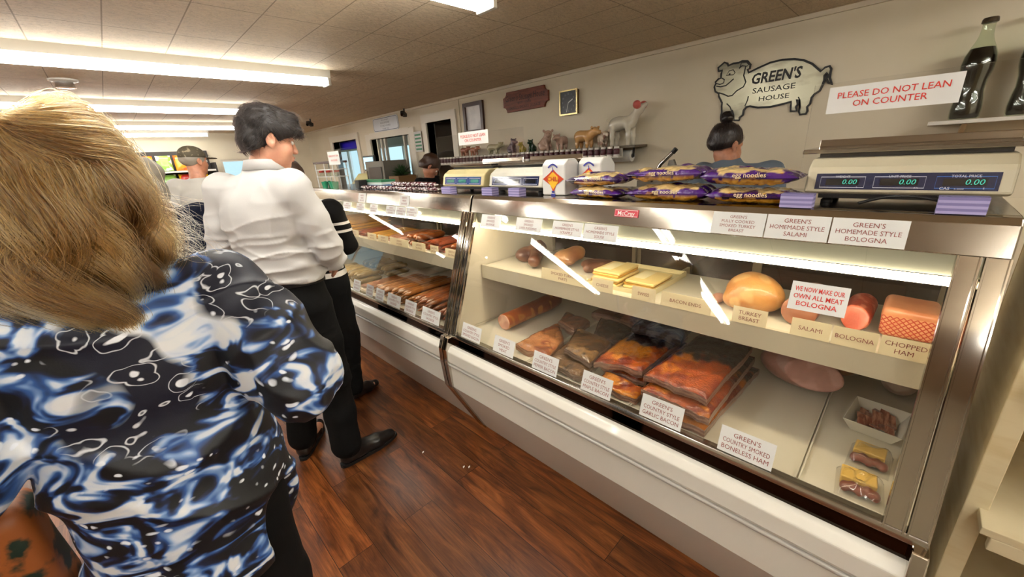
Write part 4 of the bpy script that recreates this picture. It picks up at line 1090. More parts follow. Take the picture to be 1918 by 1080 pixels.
# far case cards
for i, (y0, y1) in enumerate(((2.96, 3.08), (2.69, 2.80), (2.49, 2.59), (2.34, 2.45), (2.13, 2.29), (1.95, 2.075), (1.71, 1.885))):
    gcard(y0, y1, .685, .757, (G, 'COUNTRY STYLE', 'SAUSAGE'), 'white card low on the far glass, %s from the dark seam' % ('seventh', 'sixth', 'fifth', 'fourth', 'third', 'second', 'first')[i], group=grp)
for i, (y0, y1) in enumerate(((3.41, 3.87), (3.01, 3.155), (2.79, 2.92), (2.59, 2.70), (2.34, 2.47), (2.215, 2.335), (2.085, 2.21))):
    gcard(y0, y1, 1.228, 1.281, (G, 'HOMEMADE STYLE', 'SAUSAGE'), 'white card under the far header, %s from the dark seam' % ('seventh and widest', 'sixth', 'fifth', 'fourth', 'third', 'second', 'first')[i], group=grp, off=.0048+.0014*(i % 2))
# cards standing in the shelf lips
def lipcard(y0, y1, ls, lab, z0=1.0085, hh=.052):
    return flat_card(Vector((1.2945, y1, z0)), GU, Vector((.10, 0, 1)), y1-y0, hh, ls, lab, m_maroon_ink, 'shelf_card', m_cream_card, group='cream cards along the shelf lips', h=.012 if len(ls) < 3 else None)
for y0, y1, ls, lab in ((.895, 1.14, ('SMOKED TURKEY', 'PARTS'), 'long cream shelf card in front of the smoked turkey pieces'), (.77, .867, ('CHEESE',), 'cream shelf card before the cheese block'), (.595, .689, ('SWISS',), 'cream shelf card left of the bacon ends card'),
    (.403, .574, ('BACON ENDS',), 'cream shelf card reading bacon ends'), (.243, .338, ('TURKEY', 'BREAST'), 'cream shelf card reading turkey breast'), (.091, .182, ('SALAMI',), 'cream shelf card reading salami'),
    (-.006, .087, ('BOLOGNA',), 'cream shelf card reading bologna'), (-.104, -.010, ('CHOPPED', 'HAM'), 'cream shelf card reading chopped ham')):
    lipcard(y0, y1, ls, lab)
for i, (y0, y1) in enumerate(((3.04, 3.20), (2.745, 2.885), (2.566, 2.715), (2.295, 2.54), (2.095, 2.25), (1.956, 2.04), (1.76, 1.885))):
    lipcard(y0, y1, (G, 'SAUSAGE'), 'cream shelf card in the far case, %s from the dark seam' % ('seventh', 'sixth', 'fifth', 'fourth and widest', 'third', 'second', 'first')[i])
# ================================================================= FOOD IN THE NEAR CASE
DZ = .6735       # pan surface
SZ2 = 1.0005     # shelf surface
PAL = {
    'garlic': ('#c05a17', '#94330c', '#df8a22', '#2a1713'),
    'maple': ('#cd6614', '#8e320d', '#eb9d28', '#2d1a15'),
    'pepper': ('#7a5a35', '#55391f', '#987747', '#3a2a1c'),
    'salmon': ('#c98a55', '#a65b33', '#dba774', '#80472c'),
    'dark': ('#51392a', '#2e2019', '#6d4c37', '#1f1815'),
    'ribs': ('#8d5e4c', '#5f382b', '#a9806a', '#40261e'),
}
def ridges0(P, f, seed): return (1-np.abs(vnoise(P, f, seed)))**4
def slab(label, FL, FR, BR, BL, top, th, pal='garlic', char=0.0, seed=0, sag=0.0, lift=0.0, name='bacon_slab', gloss=.28, wave=.006, group=None, bend=None):
    """cured pork slab: four plan corners (front-left .. back-left), top height, thickness"""
    nu, nv, nt = 96, 56, 7
    FL, FR, BR, BL = [np.array(p, float) for p in (FL, FR, BR, BL)]
    u = np.linspace(0, 1, nu)[:, None]; v = np.linspace(0, 1, nv)[None, :]
    plan = (FL*(1-u[..., None])*(1-v[..., None]) + FR*(1-u[..., None])*v[..., None] + BR*u[..., None]*v[..., None] + BL*u[..., None]*(1-v[..., None]))
    U, V = np.broadcast_arrays(u, v)
    # uneven outline
    eu = np.stack([U*5+seed, V*7, U*0], -1).astype('f'); n1 = vnoise(eu, 1.4, seed)
    cen = plan.mean((0, 1)); edge = np.maximum(np.abs(2*U-1), np.abs(2*V-1))**6
    plan = cen + (plan-cen)*(1+.035*n1*edge)[..., None]
    zt = top + sag*((2*V-1)**2)*-1 + lift*U + wave*vnoise(np.stack([plan[..., 0]*1, plan[..., 1]*1, U*0], -1).astype('f'), 26, seed) - wave*.8*ridges0(np.stack([plan[..., 0], plan[..., 1], U*0], -1).astype('f'), 30, seed+2) + wave*.25*vnoise(np.stack([plan[..., 0], plan[..., 1], U*0], -1).astype('f'), 110, seed+3)
    if bend is not None: zt = zt+bend(U, V)
    zb = zt-th*(1+.12*n1)
    rnd = .012*edge**2
    layers = []
    for k in range(nt):
        w = k/(nt-1); bulge = 1-.02*(2*w-1)**2
        z = zb+(zt-zb)*w - (rnd if k == nt-1 else 0)*1.0 + (rnd if k == 0 else 0)
        P = cen+(plan-cen)*bulge
        layers.append(np.concatenate([P, z[..., None]], -1))
    Vt, Vb = layers[-1], layers[0]
    verts = [Vt.reshape(-1, 3), Vb.reshape(-1, 3)]; o = nu*nv; idx = np.arange(nu*nv).reshape(nu, nv)
    q = lambda a: np.stack([a[:-1, :-1], a[1:, :-1], a[1:, 1:], a[:-1, 1:]], -1).reshape(-1, 4)
    Q = [q(idx), q(idx+o)[:, ::-1]]
    ring = np.concatenate([idx[0, :-1], idx[:-1, -1], idx[-1, ::-1][:-1], idx[::-1, 0][:-1]])
    rim = [np.stack([L.reshape(-1, 3)[ring] for L in layers])][0]; m = len(ring); base = 2*o
    verts.append(rim.reshape(-1, 3)); ri = base+np.arange(nt*m).reshape(nt, m); rj = np.roll(ri, -1, 1)
    Q.append(np.stack([ri[:-1], rj[:-1], rj[1:], ri[1:]], -1).reshape(-1, 4)[:, ::-1])
    Va = np.concatenate(verts); Q = np.concatenate(Q)
    c0, c1, c2, cd = lin(*PAL[pal])
    def topcol(P, Uc):
        f = P.astype('f'); a = vnoise(f, 38, seed)+.5*vnoise(f, 90, seed+1); b = vnoise(f, 170, seed+5); g = vnoise(f, 15, seed+8)+.5*vnoise(f, 60, seed+9)
        c = lerp(c0*np.ones((len(P), 3)), c1, sstep(-.1, .7, a)); c = lerp(c, c2, sstep(.15, .6, g+.3*b)); c = c*(1+.12*b[:, None])
        if char > 0: c = lerp(c, cd*np.ones_like(c), sstep(char-.06, char+.08, Uc+.09*a+.05*b))
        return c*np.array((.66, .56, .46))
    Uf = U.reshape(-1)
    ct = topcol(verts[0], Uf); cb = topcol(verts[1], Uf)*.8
    wv = np.repeat(np.linspace(0, 1, nt), m); P = verts[2].astype('f'); st = np.sin((wv*3.2+.55*vnoise(P*np.array((1, 1, .3), 'f'), 20, seed+3))*5.2)
    if pal in ('garlic', 'maple', 'ribs'): fat, lean = lin('#c79c80', '#8d5a4a')
    elif pal == 'pepper': fat, lean = lin('#a58a75', '#7a5a45')
    elif pal == 'dark': fat, lean = lin('#5d463b', '#3d2b22')
    else: fat, lean = lin('#d2a27c', '#b06c4a')
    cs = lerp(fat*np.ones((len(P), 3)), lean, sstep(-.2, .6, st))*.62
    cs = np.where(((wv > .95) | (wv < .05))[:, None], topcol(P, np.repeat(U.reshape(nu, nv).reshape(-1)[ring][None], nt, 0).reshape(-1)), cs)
    me = npmesh('slab', Va, Q, color=np.clip(np.concatenate([ct, cb, cs]), 0, 1))
    me.shade_smooth(); me.set_sharp_from_angle(angle=R(50))
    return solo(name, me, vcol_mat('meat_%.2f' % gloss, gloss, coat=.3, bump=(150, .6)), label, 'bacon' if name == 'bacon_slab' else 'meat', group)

g = 'bacon slabs in the near case'
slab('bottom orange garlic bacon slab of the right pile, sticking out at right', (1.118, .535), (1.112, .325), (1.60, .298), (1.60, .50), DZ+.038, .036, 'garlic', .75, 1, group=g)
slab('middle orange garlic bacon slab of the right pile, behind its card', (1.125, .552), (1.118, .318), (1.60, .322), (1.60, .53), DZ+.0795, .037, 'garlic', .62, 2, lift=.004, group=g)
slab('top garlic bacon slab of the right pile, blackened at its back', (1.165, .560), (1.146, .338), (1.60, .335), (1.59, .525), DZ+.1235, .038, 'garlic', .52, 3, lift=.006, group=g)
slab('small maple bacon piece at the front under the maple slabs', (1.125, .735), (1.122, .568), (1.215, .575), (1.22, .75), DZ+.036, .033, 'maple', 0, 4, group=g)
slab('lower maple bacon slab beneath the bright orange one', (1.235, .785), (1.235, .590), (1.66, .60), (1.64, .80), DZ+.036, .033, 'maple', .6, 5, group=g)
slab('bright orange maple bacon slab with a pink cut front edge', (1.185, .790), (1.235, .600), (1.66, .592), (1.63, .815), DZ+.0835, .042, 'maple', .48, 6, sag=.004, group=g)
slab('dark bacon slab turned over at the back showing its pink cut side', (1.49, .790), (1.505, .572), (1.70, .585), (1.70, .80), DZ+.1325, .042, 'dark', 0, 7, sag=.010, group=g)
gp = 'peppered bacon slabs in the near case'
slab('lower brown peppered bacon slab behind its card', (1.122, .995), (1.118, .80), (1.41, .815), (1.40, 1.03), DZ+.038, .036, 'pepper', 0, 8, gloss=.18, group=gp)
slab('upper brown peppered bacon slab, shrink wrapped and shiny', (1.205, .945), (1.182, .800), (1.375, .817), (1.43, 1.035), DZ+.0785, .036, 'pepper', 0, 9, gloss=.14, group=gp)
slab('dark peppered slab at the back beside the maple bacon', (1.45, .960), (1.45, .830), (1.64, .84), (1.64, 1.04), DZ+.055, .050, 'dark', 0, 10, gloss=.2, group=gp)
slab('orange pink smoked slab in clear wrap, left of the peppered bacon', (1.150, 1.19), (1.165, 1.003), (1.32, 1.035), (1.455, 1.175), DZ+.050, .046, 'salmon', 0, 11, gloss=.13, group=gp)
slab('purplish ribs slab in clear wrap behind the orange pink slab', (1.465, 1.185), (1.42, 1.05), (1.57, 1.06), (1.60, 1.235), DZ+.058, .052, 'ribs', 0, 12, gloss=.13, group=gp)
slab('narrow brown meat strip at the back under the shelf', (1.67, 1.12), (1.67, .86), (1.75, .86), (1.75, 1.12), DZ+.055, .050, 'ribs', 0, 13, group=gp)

def meat(name, label, prims, vox, cols, rough=.35, disp=None, cat='meat', seed=0, k=.02, clip=None, cut=None, smooth=1, coat=.25, nscale=30, group=None):
    s = SDF(vox, k)
    for p in prims: getattr(s, p[0])(*p[1:])
    V, Q = s.build(disp, clip=clip, smooth=smooth); f = V.astype('f')
    c0, c1, c2 = lin(*cols[:3]); c0, c1, c2 = c0*.78, c1*.78, c2*.78; c = lerp(c0*np.ones((len(V), 3)), c1, sstep(-.2, .7, vnoise(f, nscale, seed))); c = lerp(c, c2, sstep(.25, .7, vnoise(f, nscale*2.3, seed+4)))
    if cut is not None:
        P0, n_, cc = cut; dd = (V-np.array(P0)) @ np.array(n_); on = dd > -vox*.7
        cc = lin(*cc); c = np.where(on[:, None], lerp(cc[0]*np.ones_like(c), cc[1], sstep(-.1, .6, vnoise(f, 70, seed+2))), c)
    me = npmesh(name, V, Q, color=np.clip(c*(1+.05*vnoise(f, 200, seed))[:, None], 0, 1)); me.set_sharp_from_angle(angle=R(55))
    return solo(name, me, vcol_mat('cooked_meat_%.2f' % rough, rough, coat=coat, sss=.05, bump=(110, .2)), label, cat, group)

meat('pork_loin', 'round smoked pork loin with orange rind and pale cut end, at the left wall', [('cap', (1.26, 1.41, DZ+.044), (1.70, 1.40, DZ+.048), .042, .046)], .005, ('#c2602a', '#8a3a1c', '#d78a3f'), cut=((1.285, 1.41, DZ), (-1, 0, 0), ('#d6a58c', '#c48a74')), clip=[((1.285, 0, 0), (-1, 0, 0))], disp=lambda P: vnoise(P, 40, 2)*.002, seed=3)
meat('boneless_ham', 'big pale pink boneless ham with an oval face at the back right', [('ell', (1.60, .175, DZ+.080), (.07, .135, .060), rotm(0, 0, -18))], .005, ('#b57f70', '#9f6a5b', '#c0958a'), disp=lambda P: vnoise(P, 22, 2)*.004, cut=((1.545, .165, .75), (-.82, -.25, .3), ('#c08f84', '#b07b6f')), clip=[((1.545, .165, .75), (-.9, -.28, .35))], seed=5)
meat('smoked_ham', 'brown orange smoked ham behind the pale pink ham', [('ell', (1.785, .125, DZ+.078), (.085, .115, .066))], .006, ('#a5683a', '#7c4522', '#b98550'), disp=lambda P: vnoise(P, 26, 6)*.006, seed=6)
meat('ham_roll', 'pale sliced ham roll in a clear bag at the far right back', [('ell', (1.775, -.088, DZ+.058), (.08, .048, .054))], .005, ('#c9a48c', '#a9745f', '#d8bfa9'), disp=lambda P: vnoise(P, 50, 3)*.004, seed=7)
# turned bacon rind lump at the right of the garlic pile
# --- paper boat of bacon pieces
t = thing('paper_boat', 'white paper boat of bacon pieces on the right hand pan', 'food tray', (1.50, -.05, DZ), R(-6))
bm_ = MB(); L1, W1, h1 = .085, .068, .045
bot = [(-L1*.72, -W1*.7), (L1*.72, -W1*.7), (L1*.72, W1*.7), (-L1*.72, W1*.7)]; topp = [(-L1, -W1), (L1, -W1), (L1, W1), (-L1, W1)]
vs = [(p[0], p[1], .0015) for p in bot]+[(p[0], p[1], h1) for p in topp]+[(p[0]*.97, p[1]*.97, h1) for p in topp]+[(p[0]*.97, p[1]*.97, .004) for p in bot]
fs = [(3,2,1,0)]+[(i, (i+1) % 4, 4+(i+1) % 4, 4+i) for i in range(4)]+[(4+i, 4+(i+1) % 4, 8+(i+1) % 4, 8+i) for i in range(4)]+[(8+i, 8+(i+1) % 4, 12+(i+1) % 4, 12+i) for i in range(4)]+[(12, 13, 14, 15)]
bm_.add(vs, fs); obj('boat', bm_, pbr('paper_board', '#d8d2c2', .7), t, local=True, smooth=False)
for i in range(5):
    w = .011; y_ = -.034+.017*i; pts = [(-.058+.029*k, y_+.004*math.sin(k*2+i), .018+.010*math.sin(k*1.7+i*1.3)+.004*i % .012) for k in range(5)]
    mm = MB()
    for k in range(4):
        a, b = pts[k], pts[k+1]; mm.add([(a[0], a[1]-w, a[2]), (b[0], b[1]-w, b[2]), (b[0], b[1]+w, b[2]+.006), (a[0], a[1]+w, a[2]+.006), (a[0], a[1]-w, a[2]+.004), (b[0], b[1]-w, b[2]+.004), (b[0], b[1]+w, b[2]+.010), (a[0], a[1]+w, a[2]+.010)], [(3,2,1,0),(4,5,6,7),(0,1,5,4),(2,3,7,6)]+([(0,4,7,3)] if k == 0 else [])+([(1,2,6,5)] if k == 3 else []))
    tag(obj('bacon_strip', mm, pbr('bacon_brown', '#8f4a34', .35, noise=(30, '#c68d70', .45, .65, (1, 6, 1))), None), 'bacon strip lying in the white paper boat', 'bacon', 'bacon strips in the paper boat')
    o = COL.objects[-1]; o.location = Vector(o.location)+Vector((1.50, -.05, DZ))
# --- snack packs
def snack(label, c, w, d, yaw):
    x, y = c; t = thing('snack_pack', label, 'snack pack', (x, y, DZ), yaw, 'clear snack packs on the right hand pan')
    n = 18; U, V = np.meshgrid(np.linspace(-1, 1, n), np.linspace(-1, 1, n), indexing='ij')
    hh = .034*np.clip(1-np.abs(U)**4, 0, 1)**.6*np.clip(1-np.abs(V)**4, 0, 1)**.6*(1+.25*vnoise(np.stack([U, V, U*0], -1).astype('f'), 5, int(x*100)))+.001
    Vt = np.stack([U*d/2, V*w/2, hh], -1).reshape(-1, 3); Vb = Vt.copy(); Vb[:, 2] = .0002
    idx = np.arange(n*n).reshape(n, n); q = lambda a: np.stack([a[:-1, :-1], a[1:, :-1], a[1:, 1:], a[:-1, 1:]], -1).reshape(-1, 4)
    obj('film', npmesh('film', np.concatenate([Vt, Vb]), np.concatenate([q(idx), q(idx+n*n)[:, ::-1]])), clear_glass('cling_film', (.98, .98, .97, 1), 1.6, .08), t, local=True)
    cb = MB(); cb.obox((.024, .004, .0135), (.052, w*.74, .026), Matrix.Identity(3)); obj('cheese', cb, pbr('snack_cheese', '#e2b85c', .4), t, local=True, bevel=.003)
    s = SDF(.003, .006)
    for i in range(5): s.ell((-.022+.005*(i % 2), -.030+.015*i, .012+.003*(i % 2)), (.017, .011, .011))
    V2, Q2 = s.build(); obj('sausage_pieces', npmesh('sp', V2, Q2), pbr('snack_meat', '#7d4030', .3), t, local=True)
    return t
snack('clear snack pack of cheese and sausage in the front right corner', (1.172, -.043), .098, .118, R(4))
snack('clear snack pack of cheese and sausage just behind the front one', (1.312, -.052), .092, .112, R(-3))

# --- shelf of the near case
meat('turkey_breast', 'big golden turkey breast in the middle of the near shelf', [('ell', (1.475, .328, SZ2+.058), (.082, .082, .060)), ('ell', (1.455, .300, SZ2+.075), (.055, .055, .045)), ('ell', (1.49, .372, SZ2+.05), (.06, .045, .050)), ('ell', (1.43, .36, SZ2+.035), (.04, .05, .036)), ('ell', (1.445, .27, SZ2+.06), (.045, .04, .04))], .0045, ('#d79a55', '#c07c3c', '#e2b273'), .42, disp=lambda P: vnoise(P, 24, 4)*.005-.005*(1-np.abs(vnoise(P, 14, 5)))**5, clip=[((0, 0, SZ2), (0, 0, -1))], seed=9)
meat('salami_roll', 'brown speckled salami with a round cut face behind its card', [('cap', (1.39, .182, SZ2+.047), (1.56, .172, SZ2+.047), .047)], .004, ('#8a5540', '#6d3b2b', '#a3705a'), cut=((1.385, 0, 0), (-1, 0, 0), ('#a9745c', '#93583f')), clip=[((1.385, 0, 0), (-1, 0, 0))], seed=10, nscale=60)
meat('bologna_piece', 'red netted bologna end between the notice and the chopped ham', [('cap', (1.45, .055, SZ2+.036), (1.60, .05, SZ2+.036), .036)], .004, ('#bd4a34', '#a53a28', '#d98467'), clip=[((1.45, .06, SZ2+.03), (-.8, .5, .35))], cut=((1.45, .06, SZ2+.03), (-.8, .5, .35), ('#d4765c', '#c8624b')), seed=11, nscale=80)
# chopped ham loaf with netting
t = thing('chopped_ham_loaf', 'square pink chopped ham loaf with red netting at the right end of the shelf', 'meat', (1.50, -.058, SZ2))
m_net = pbr('netted_ham', '#c9825c', .4); nt_ = m_net.node_tree; N_ = nt_.nodes
tc = N_.new('ShaderNodeTexCoord'); mp = N_.new('ShaderNodeMapping'); mp.inputs['Rotation'].default_value = (0, 0, R(45)); mp.inputs['Scale'].default_value = (95, 95, 95)
sp = N_.new('ShaderNodeSeparateXYZ'); cb_ = N_.new('ShaderNodeCombineXYZ'); nt_.links.new(tc.outputs['Object'], sp.inputs[0]); nt_.links.new(sp.outputs['Y'], cb_.inputs['X']); nt_.links.new(sp.outputs['Z'], cb_.inputs['Y']); nt_.links.new(cb_.outputs[0], mp.inputs[0])
bk = N_.new('ShaderNodeTexBrick'); bk.offset = 0; bk.inputs['Scale'].default_value = 1; bk.inputs['Brick Width'].default_value = .9; bk.inputs['Row Height'].default_value = .9; bk.inputs['Mortar Size'].default_value = .13
bk.inputs['Color1'].default_value = C('#d39a72'); bk.inputs['Color2'].default_value = C('#cf9068'); bk.inputs['Mortar'].default_value = C('#b03a2c'); nt_.links.new(mp.outputs[0], bk.inputs['Vector']); nt_.links.new(bk.outputs['Color'], N_['Principled BSDF'].inputs['Base Color'])
m_ham = pbr('ham_top', '#cf8a62', .38, noise=(14, '#b86f4c', .4, .7), coat=.2)
s = SDF(.004, .01); s.box((1.515, -.058, SZ2+.0455), (.078, .058, .042), rnd=.016); V, Q = s.build(lambda P: vnoise(P, 30, 5)*.0025)
mid = V[Q].mean(1); mi = ((mid[:, 0] < 1.452) & (mid[:, 2] < SZ2+.068)).astype('i4')
obj('loaf', npmesh('loaf', V, Q, mi=mi), [m_ham, m_net], t)
# cheese on a tray
t = thing('food_tray', 'shallow cream tray under the two blocks of sliced cheese', 'tray', (1.53, .785, SZ2))
obj('tray', MB().box((1.36, .645, SZ2), (1.70, .935, SZ2+.004)).box((1.36, .645, SZ2+.004), (1.70, .649, SZ2+.022)).box((1.36, .931, SZ2+.004), (1.70, .935, SZ2+.022)).box((1.36, .649, SZ2+.004), (1.364, .931, SZ2+.016)).box((1.696, .649, SZ2+.004), (1.70, .931, SZ2+.022)), pbr('tray_cream', '#d6c99f', .4), t, smooth=False)
m_ch = pbr('cheese_yellow', '#d9ad58', .4, noise=(8, '#c79745', .4, .7)); m_ch2 = pbr('cheese_pale', '#e2c887', .4)
def cheese(label, y0, y1, x0, x1, n, z0):
    t = thing('cheese_block', label, 'cheese', ((x0+x1)/2, (y0+y1)/2, z0), 0, 'sliced cheese on the cream tray')
    for i in range(n):
        j = .006*math.sin(i*2.3); h_ = .0115
        obj('slice_stack', MB().box((x0+.005*i+j, y0+j, z0+h_*i), (x1+j, y1+j, z0+h_*(i+1)-.0004)), m_ch if i % 2 else m_ch2, t, bevel=.003)
    obj('wrap_label', MB().box((x0+.05, (y0+y1)/2-.005, z0+.0115*n), (x1-.02, (y0+y1)/2+.045, z0+.0115*n+.0008)), pbr('cheese_label', '#e9dcb2', .5), t)
cheese('taller block of yellow sliced cheese at the left of the tray', .80, .925, 1.372, 1.56, 5, SZ2+.0045)
cheese('lower block of yellow sliced cheese at the right of the tray', .66, .785, 1.40, 1.58, 3, SZ2+.0045)
gq = 'smoked turkey pieces on the near shelf'
meat('smoked_turkey_part', 'dark brown smoked turkey leg at the left end of the near shelf', [('cap', (1.42, 1.30, SZ2+.035), (1.60, 1.42, SZ2+.05), .030, .045), ('ell', (1.52, 1.44, SZ2+.035), (.07, .05, .036))], .0045, ('#7d5240', '#5d372b', '#96684f'), disp=lambda P: vnoise(P, 45, 8)*.005, clip=[((0, 0, SZ2), (0, 0, -1))], seed=12, group=gq)
meat('smoked_turkey_part', 'golden topped smoked turkey piece behind the long cream card', [('ell', (1.55, 1.20, SZ2+.04), (.06, .062, .042)), ('ell', (1.60, 1.17, SZ2+.06), (.05, .045, .035))], .0045, ('#c08a58', '#9a5f3a', '#dcb06a'), disp=lambda P: vnoise(P, 45, 9)*.005, clip=[((0, 0, SZ2), (0, 0, -1))], seed=13, group=gq)
meat('smoked_turkey_part', 'low brown smoked turkey piece just left of the cheese tray', [('ell', (1.58, 1.04, SZ2+.022), (.07, .07, .026)), ('cap', (1.50, 1.03, SZ2+.02), (1.62, .98, SZ2+.02), .02)], .0045, ('#8b5f48', '#6b4232', '#a97c60'), disp=lambda P: vnoise(P, 45, 10)*.004, clip=[((0, 0, SZ2), (0, 0, -1))], seed=14, group=gq)
meat('bacon_end', 'small pink bacon end next to the turkey breast', [('ell', (1.46, .435, SZ2+.016), (.035, .022, .017))], .0035, ('#c78f78', '#a86a55', '#d9ad95'), clip=[((0, 0, SZ2), (0, 0, -1))], seed=15)

# ================================================================= FOOD IN THE FAR CASE
def sausage_mesh(name, L, r, curve, seed, taper=.7):
    n, k = 13, 10; V = []
    for i in range(n):
        s_ = -1+2*i/(n-1); rr = r*min(1, math.sqrt(max(0, 1-abs(s_)**7))*1.0+.02)*(1+.05*math.sin(i*1.7+seed))
        cx, cy = s_*L/2, curve*(1-s_*s_)+.003*math.sin(i*1.1+seed)
        for j in range(k):
            a = 2*math.pi*j/k; V.append((cx, cy+rr*math.cos(a), r+rr*math.sin(a)*.96))
    m = MB(); fs = [(i*k+j, (i+1)*k+j, (i+1)*k+(j+1) % k, i*k+(j+1) % k)[::-1] for i in range(n-1) for j in range(k)]
    fs += [tuple(range(k))[::-1], tuple(range((n-1)*k, n*k))]
    m.add(V, fs); return m.mesh(name, smooth=True, ang=70)
def sausage_mat(name, c1, c2):
    m = pbr(name, c1, .28, noise=(22, c2, .35, .7, (1, 3, 3)), coat=.5, bump=(60, .15)); nt = m.node_tree; p = nt.nodes['Principled BSDF']
    oi = nt.nodes.new('ShaderNodeObjectInfo'); mr = nt.nodes.new('ShaderNodeMapRange'); mr.inputs['To Min'].default_value = .38; mr.inputs['To Max'].default_value = .92
    hv = nt.nodes.new('ShaderNodeHueSaturation'); nt.links.new(oi.outputs['Random'], mr.inputs['Value']); nt.links.new(mr.outputs[0], hv.inputs['Value'])
    src = p.inputs['Base Color'].links[0].from_socket; nt.links.new(src, hv.inputs['Color']); nt.links.new(hv.outputs[0], p.inputs['Base Color']); return m
def sausages(name, label, group, mat, L, r, x0, y0, y1, z, layers, pitch=None, curve=.006, yaw=0, jit=.01, cat='sausage'):
    pitch = pitch or (r*2.22 if curve < .015 else r*2.7); meshes = [sausage_mesh(name, L, r, curve*(.7+.15*i), i*3) for i in range(3)]
    for me in meshes: me.materials.append(mat)
    c = 0
    for lay in range(layers):
        y = y0+r+lay*pitch/2; zz = z+lay*r*1.82
        while y+r+lay*pitch/2 <= y1+1e-6:
            o = bpy.data.objects.new(name, meshes[c % 3]); COL.objects.link(o)
            o.location = (x0+L/2+jit*math.sin(c*2.7+lay), y, zz); o.rotation_euler = (0, 0, yaw+R(.5)*math.sin(c*1.9))
            tag(o, label, cat, group); y += pitch; c += 1
    return c
m_s1 = sausage_mat('sausage_orange', '#b9692f', '#8a4420'); m_s2 = sausage_mat('sausage_amber', '#c07c38', '#a05a26'); m_s3 = sausage_mat('sausage_brown', '#9a5632', '#7a3b22')
m_s4 = sausage_mat('sausage_pale', '#c98f62', '#b5794f'); m_s5 = sausage_mat('sausage_raw', '#c4a668', '#b08f4f'); m_s6 = sausage_mat('stick_yellow', '#d7a14c', '#c58a38'); m_s7 = sausage_mat('stick_red', '#a8522f', '#8c3c22'); m_s8 = sausage_mat('sausage_pink', '#c28c74', '#a8705a')
sausages('smoked_sausage', 'brown smoked sausage low in the far case, nearest the seam post', 'brown sausages nearest the seam', m_s3, .36, .019, 1.13, 1.70, 1.835, DZ, 2, curve=.004)
sausages('smoked_sausage', 'orange smoked sausage low in the far case, behind the nearest two cards', 'orange sausages of the first heap', m_s1, .40, .0165, 1.135, 1.84, 2.10, DZ, 3, curve=.005)
sausages('smoked_sausage', 'amber smoked sausage low in the far case, in the middle heap', 'amber sausages of the middle heap', m_s2, .42, .0165, 1.135, 2.115, 2.40, DZ, 3, curve=.005)
sausages('smoked_sausage', 'pale smoked sausage low in the far case, beside the white liner paper', 'pale sausages of the third heap', m_s4, .40, .016, 1.14, 2.415, 2.63, DZ, 2, curve=.004)
sausages('fresh_sausage', 'pale yellow fresh sausage in the heap at the far left of the lower deck', 'fresh yellow sausages', m_s5, .20, .021, 1.16, 2.86, 3.40, DZ, 2, curve=.02)
sausages('fresh_sausage', 'pale yellow fresh sausage at the back of the far left heap', 'fresh yellow sausages at the back', m_s5, .22, .021, 1.39, 2.86, 3.36, DZ, 2, curve=.02)
solo('liner_paper', MB().box((1.13, 2.645, DZ), (1.75, 2.845, DZ+.003)), pbr('liner_paper', '#d5c2ac', .6), 'sheet of pinkish white liner paper on the far deck', 'paper')
o = slab('tan sausage patties sheet lying on the liner paper', (1.15, 2.83), (1.15, 2.67), (1.45, 2.67), (1.45, 2.83), DZ+.0235, .018, 'salmon', 0, 21, name='patty_sheet', wave=.0015)
# dark tongs lying over the heaps
t = thing('serving_tongs', 'dark metal tongs resting over the sausages in the far case', 'tongs', (1.60, 1.90, DZ+.1))
for s_ in (-1, 1): obj('arm', MB().tube([(1.46, 1.80+.03*s_, DZ+.07), (1.62, 1.80+.02*s_, DZ+.105), (1.80, 1.80+.004*s_, DZ+.15)], [.007, .008, .008], 8), pbr('tong_metal', '#8c8a86', .25, 1), t)
# upper shelf of the far case
sausages('snack_stick', 'yellow orange snack stick in the bundle at the far end of the upper shelf', 'yellow sticks on the far shelf', m_s6, .40, .012, 1.33, 3.28, 3.95, SZ2, 4, curve=.003)
sausages('snack_stick', 'reddish snack stick in the tray of sticks on the far shelf', 'red sticks on the far shelf', m_s7, .36, .011, 1.335, 2.985, 3.20, SZ2, 2, curve=.003)
sausages('snack_stick', 'yellow snack stick beside the reddish ones on the far shelf', 'yellow sticks beside the red ones', m_s6, .34, .011, 1.335, 2.72, 2.965, SZ2, 2, curve=.003)
sausages('pink_sausage', 'pale pink sausage in the middle of the far shelf', 'pink sausages on the far shelf', m_s8, .36, .0135, 1.335, 2.44, 2.70, SZ2, 2, curve=.003)
sausages('fat_sausage', 'thick orange sausage on the far shelf, behind the widest card', 'thick orange sausages on the far shelf', m_s1, .24, .024, 1.335, 2.20, 2.425, SZ2, 2, curve=.008)
sausages('snack_stick', 'red brown snack stick near the right end of the far shelf', 'red brown sticks near the post', m_s7, .38, .0125, 1.335, 1.955, 2.185, SZ2, 3, curve=.003)
sausages('fat_sausage', 'bright orange sausage at the right end of the far shelf', 'bright orange sausages near the post', sausage_mat('sausage_bright', '#c8702a', '#a54d1c'), .30, .020, 1.335, 1.70, 1.935, SZ2, 2, curve=.004)
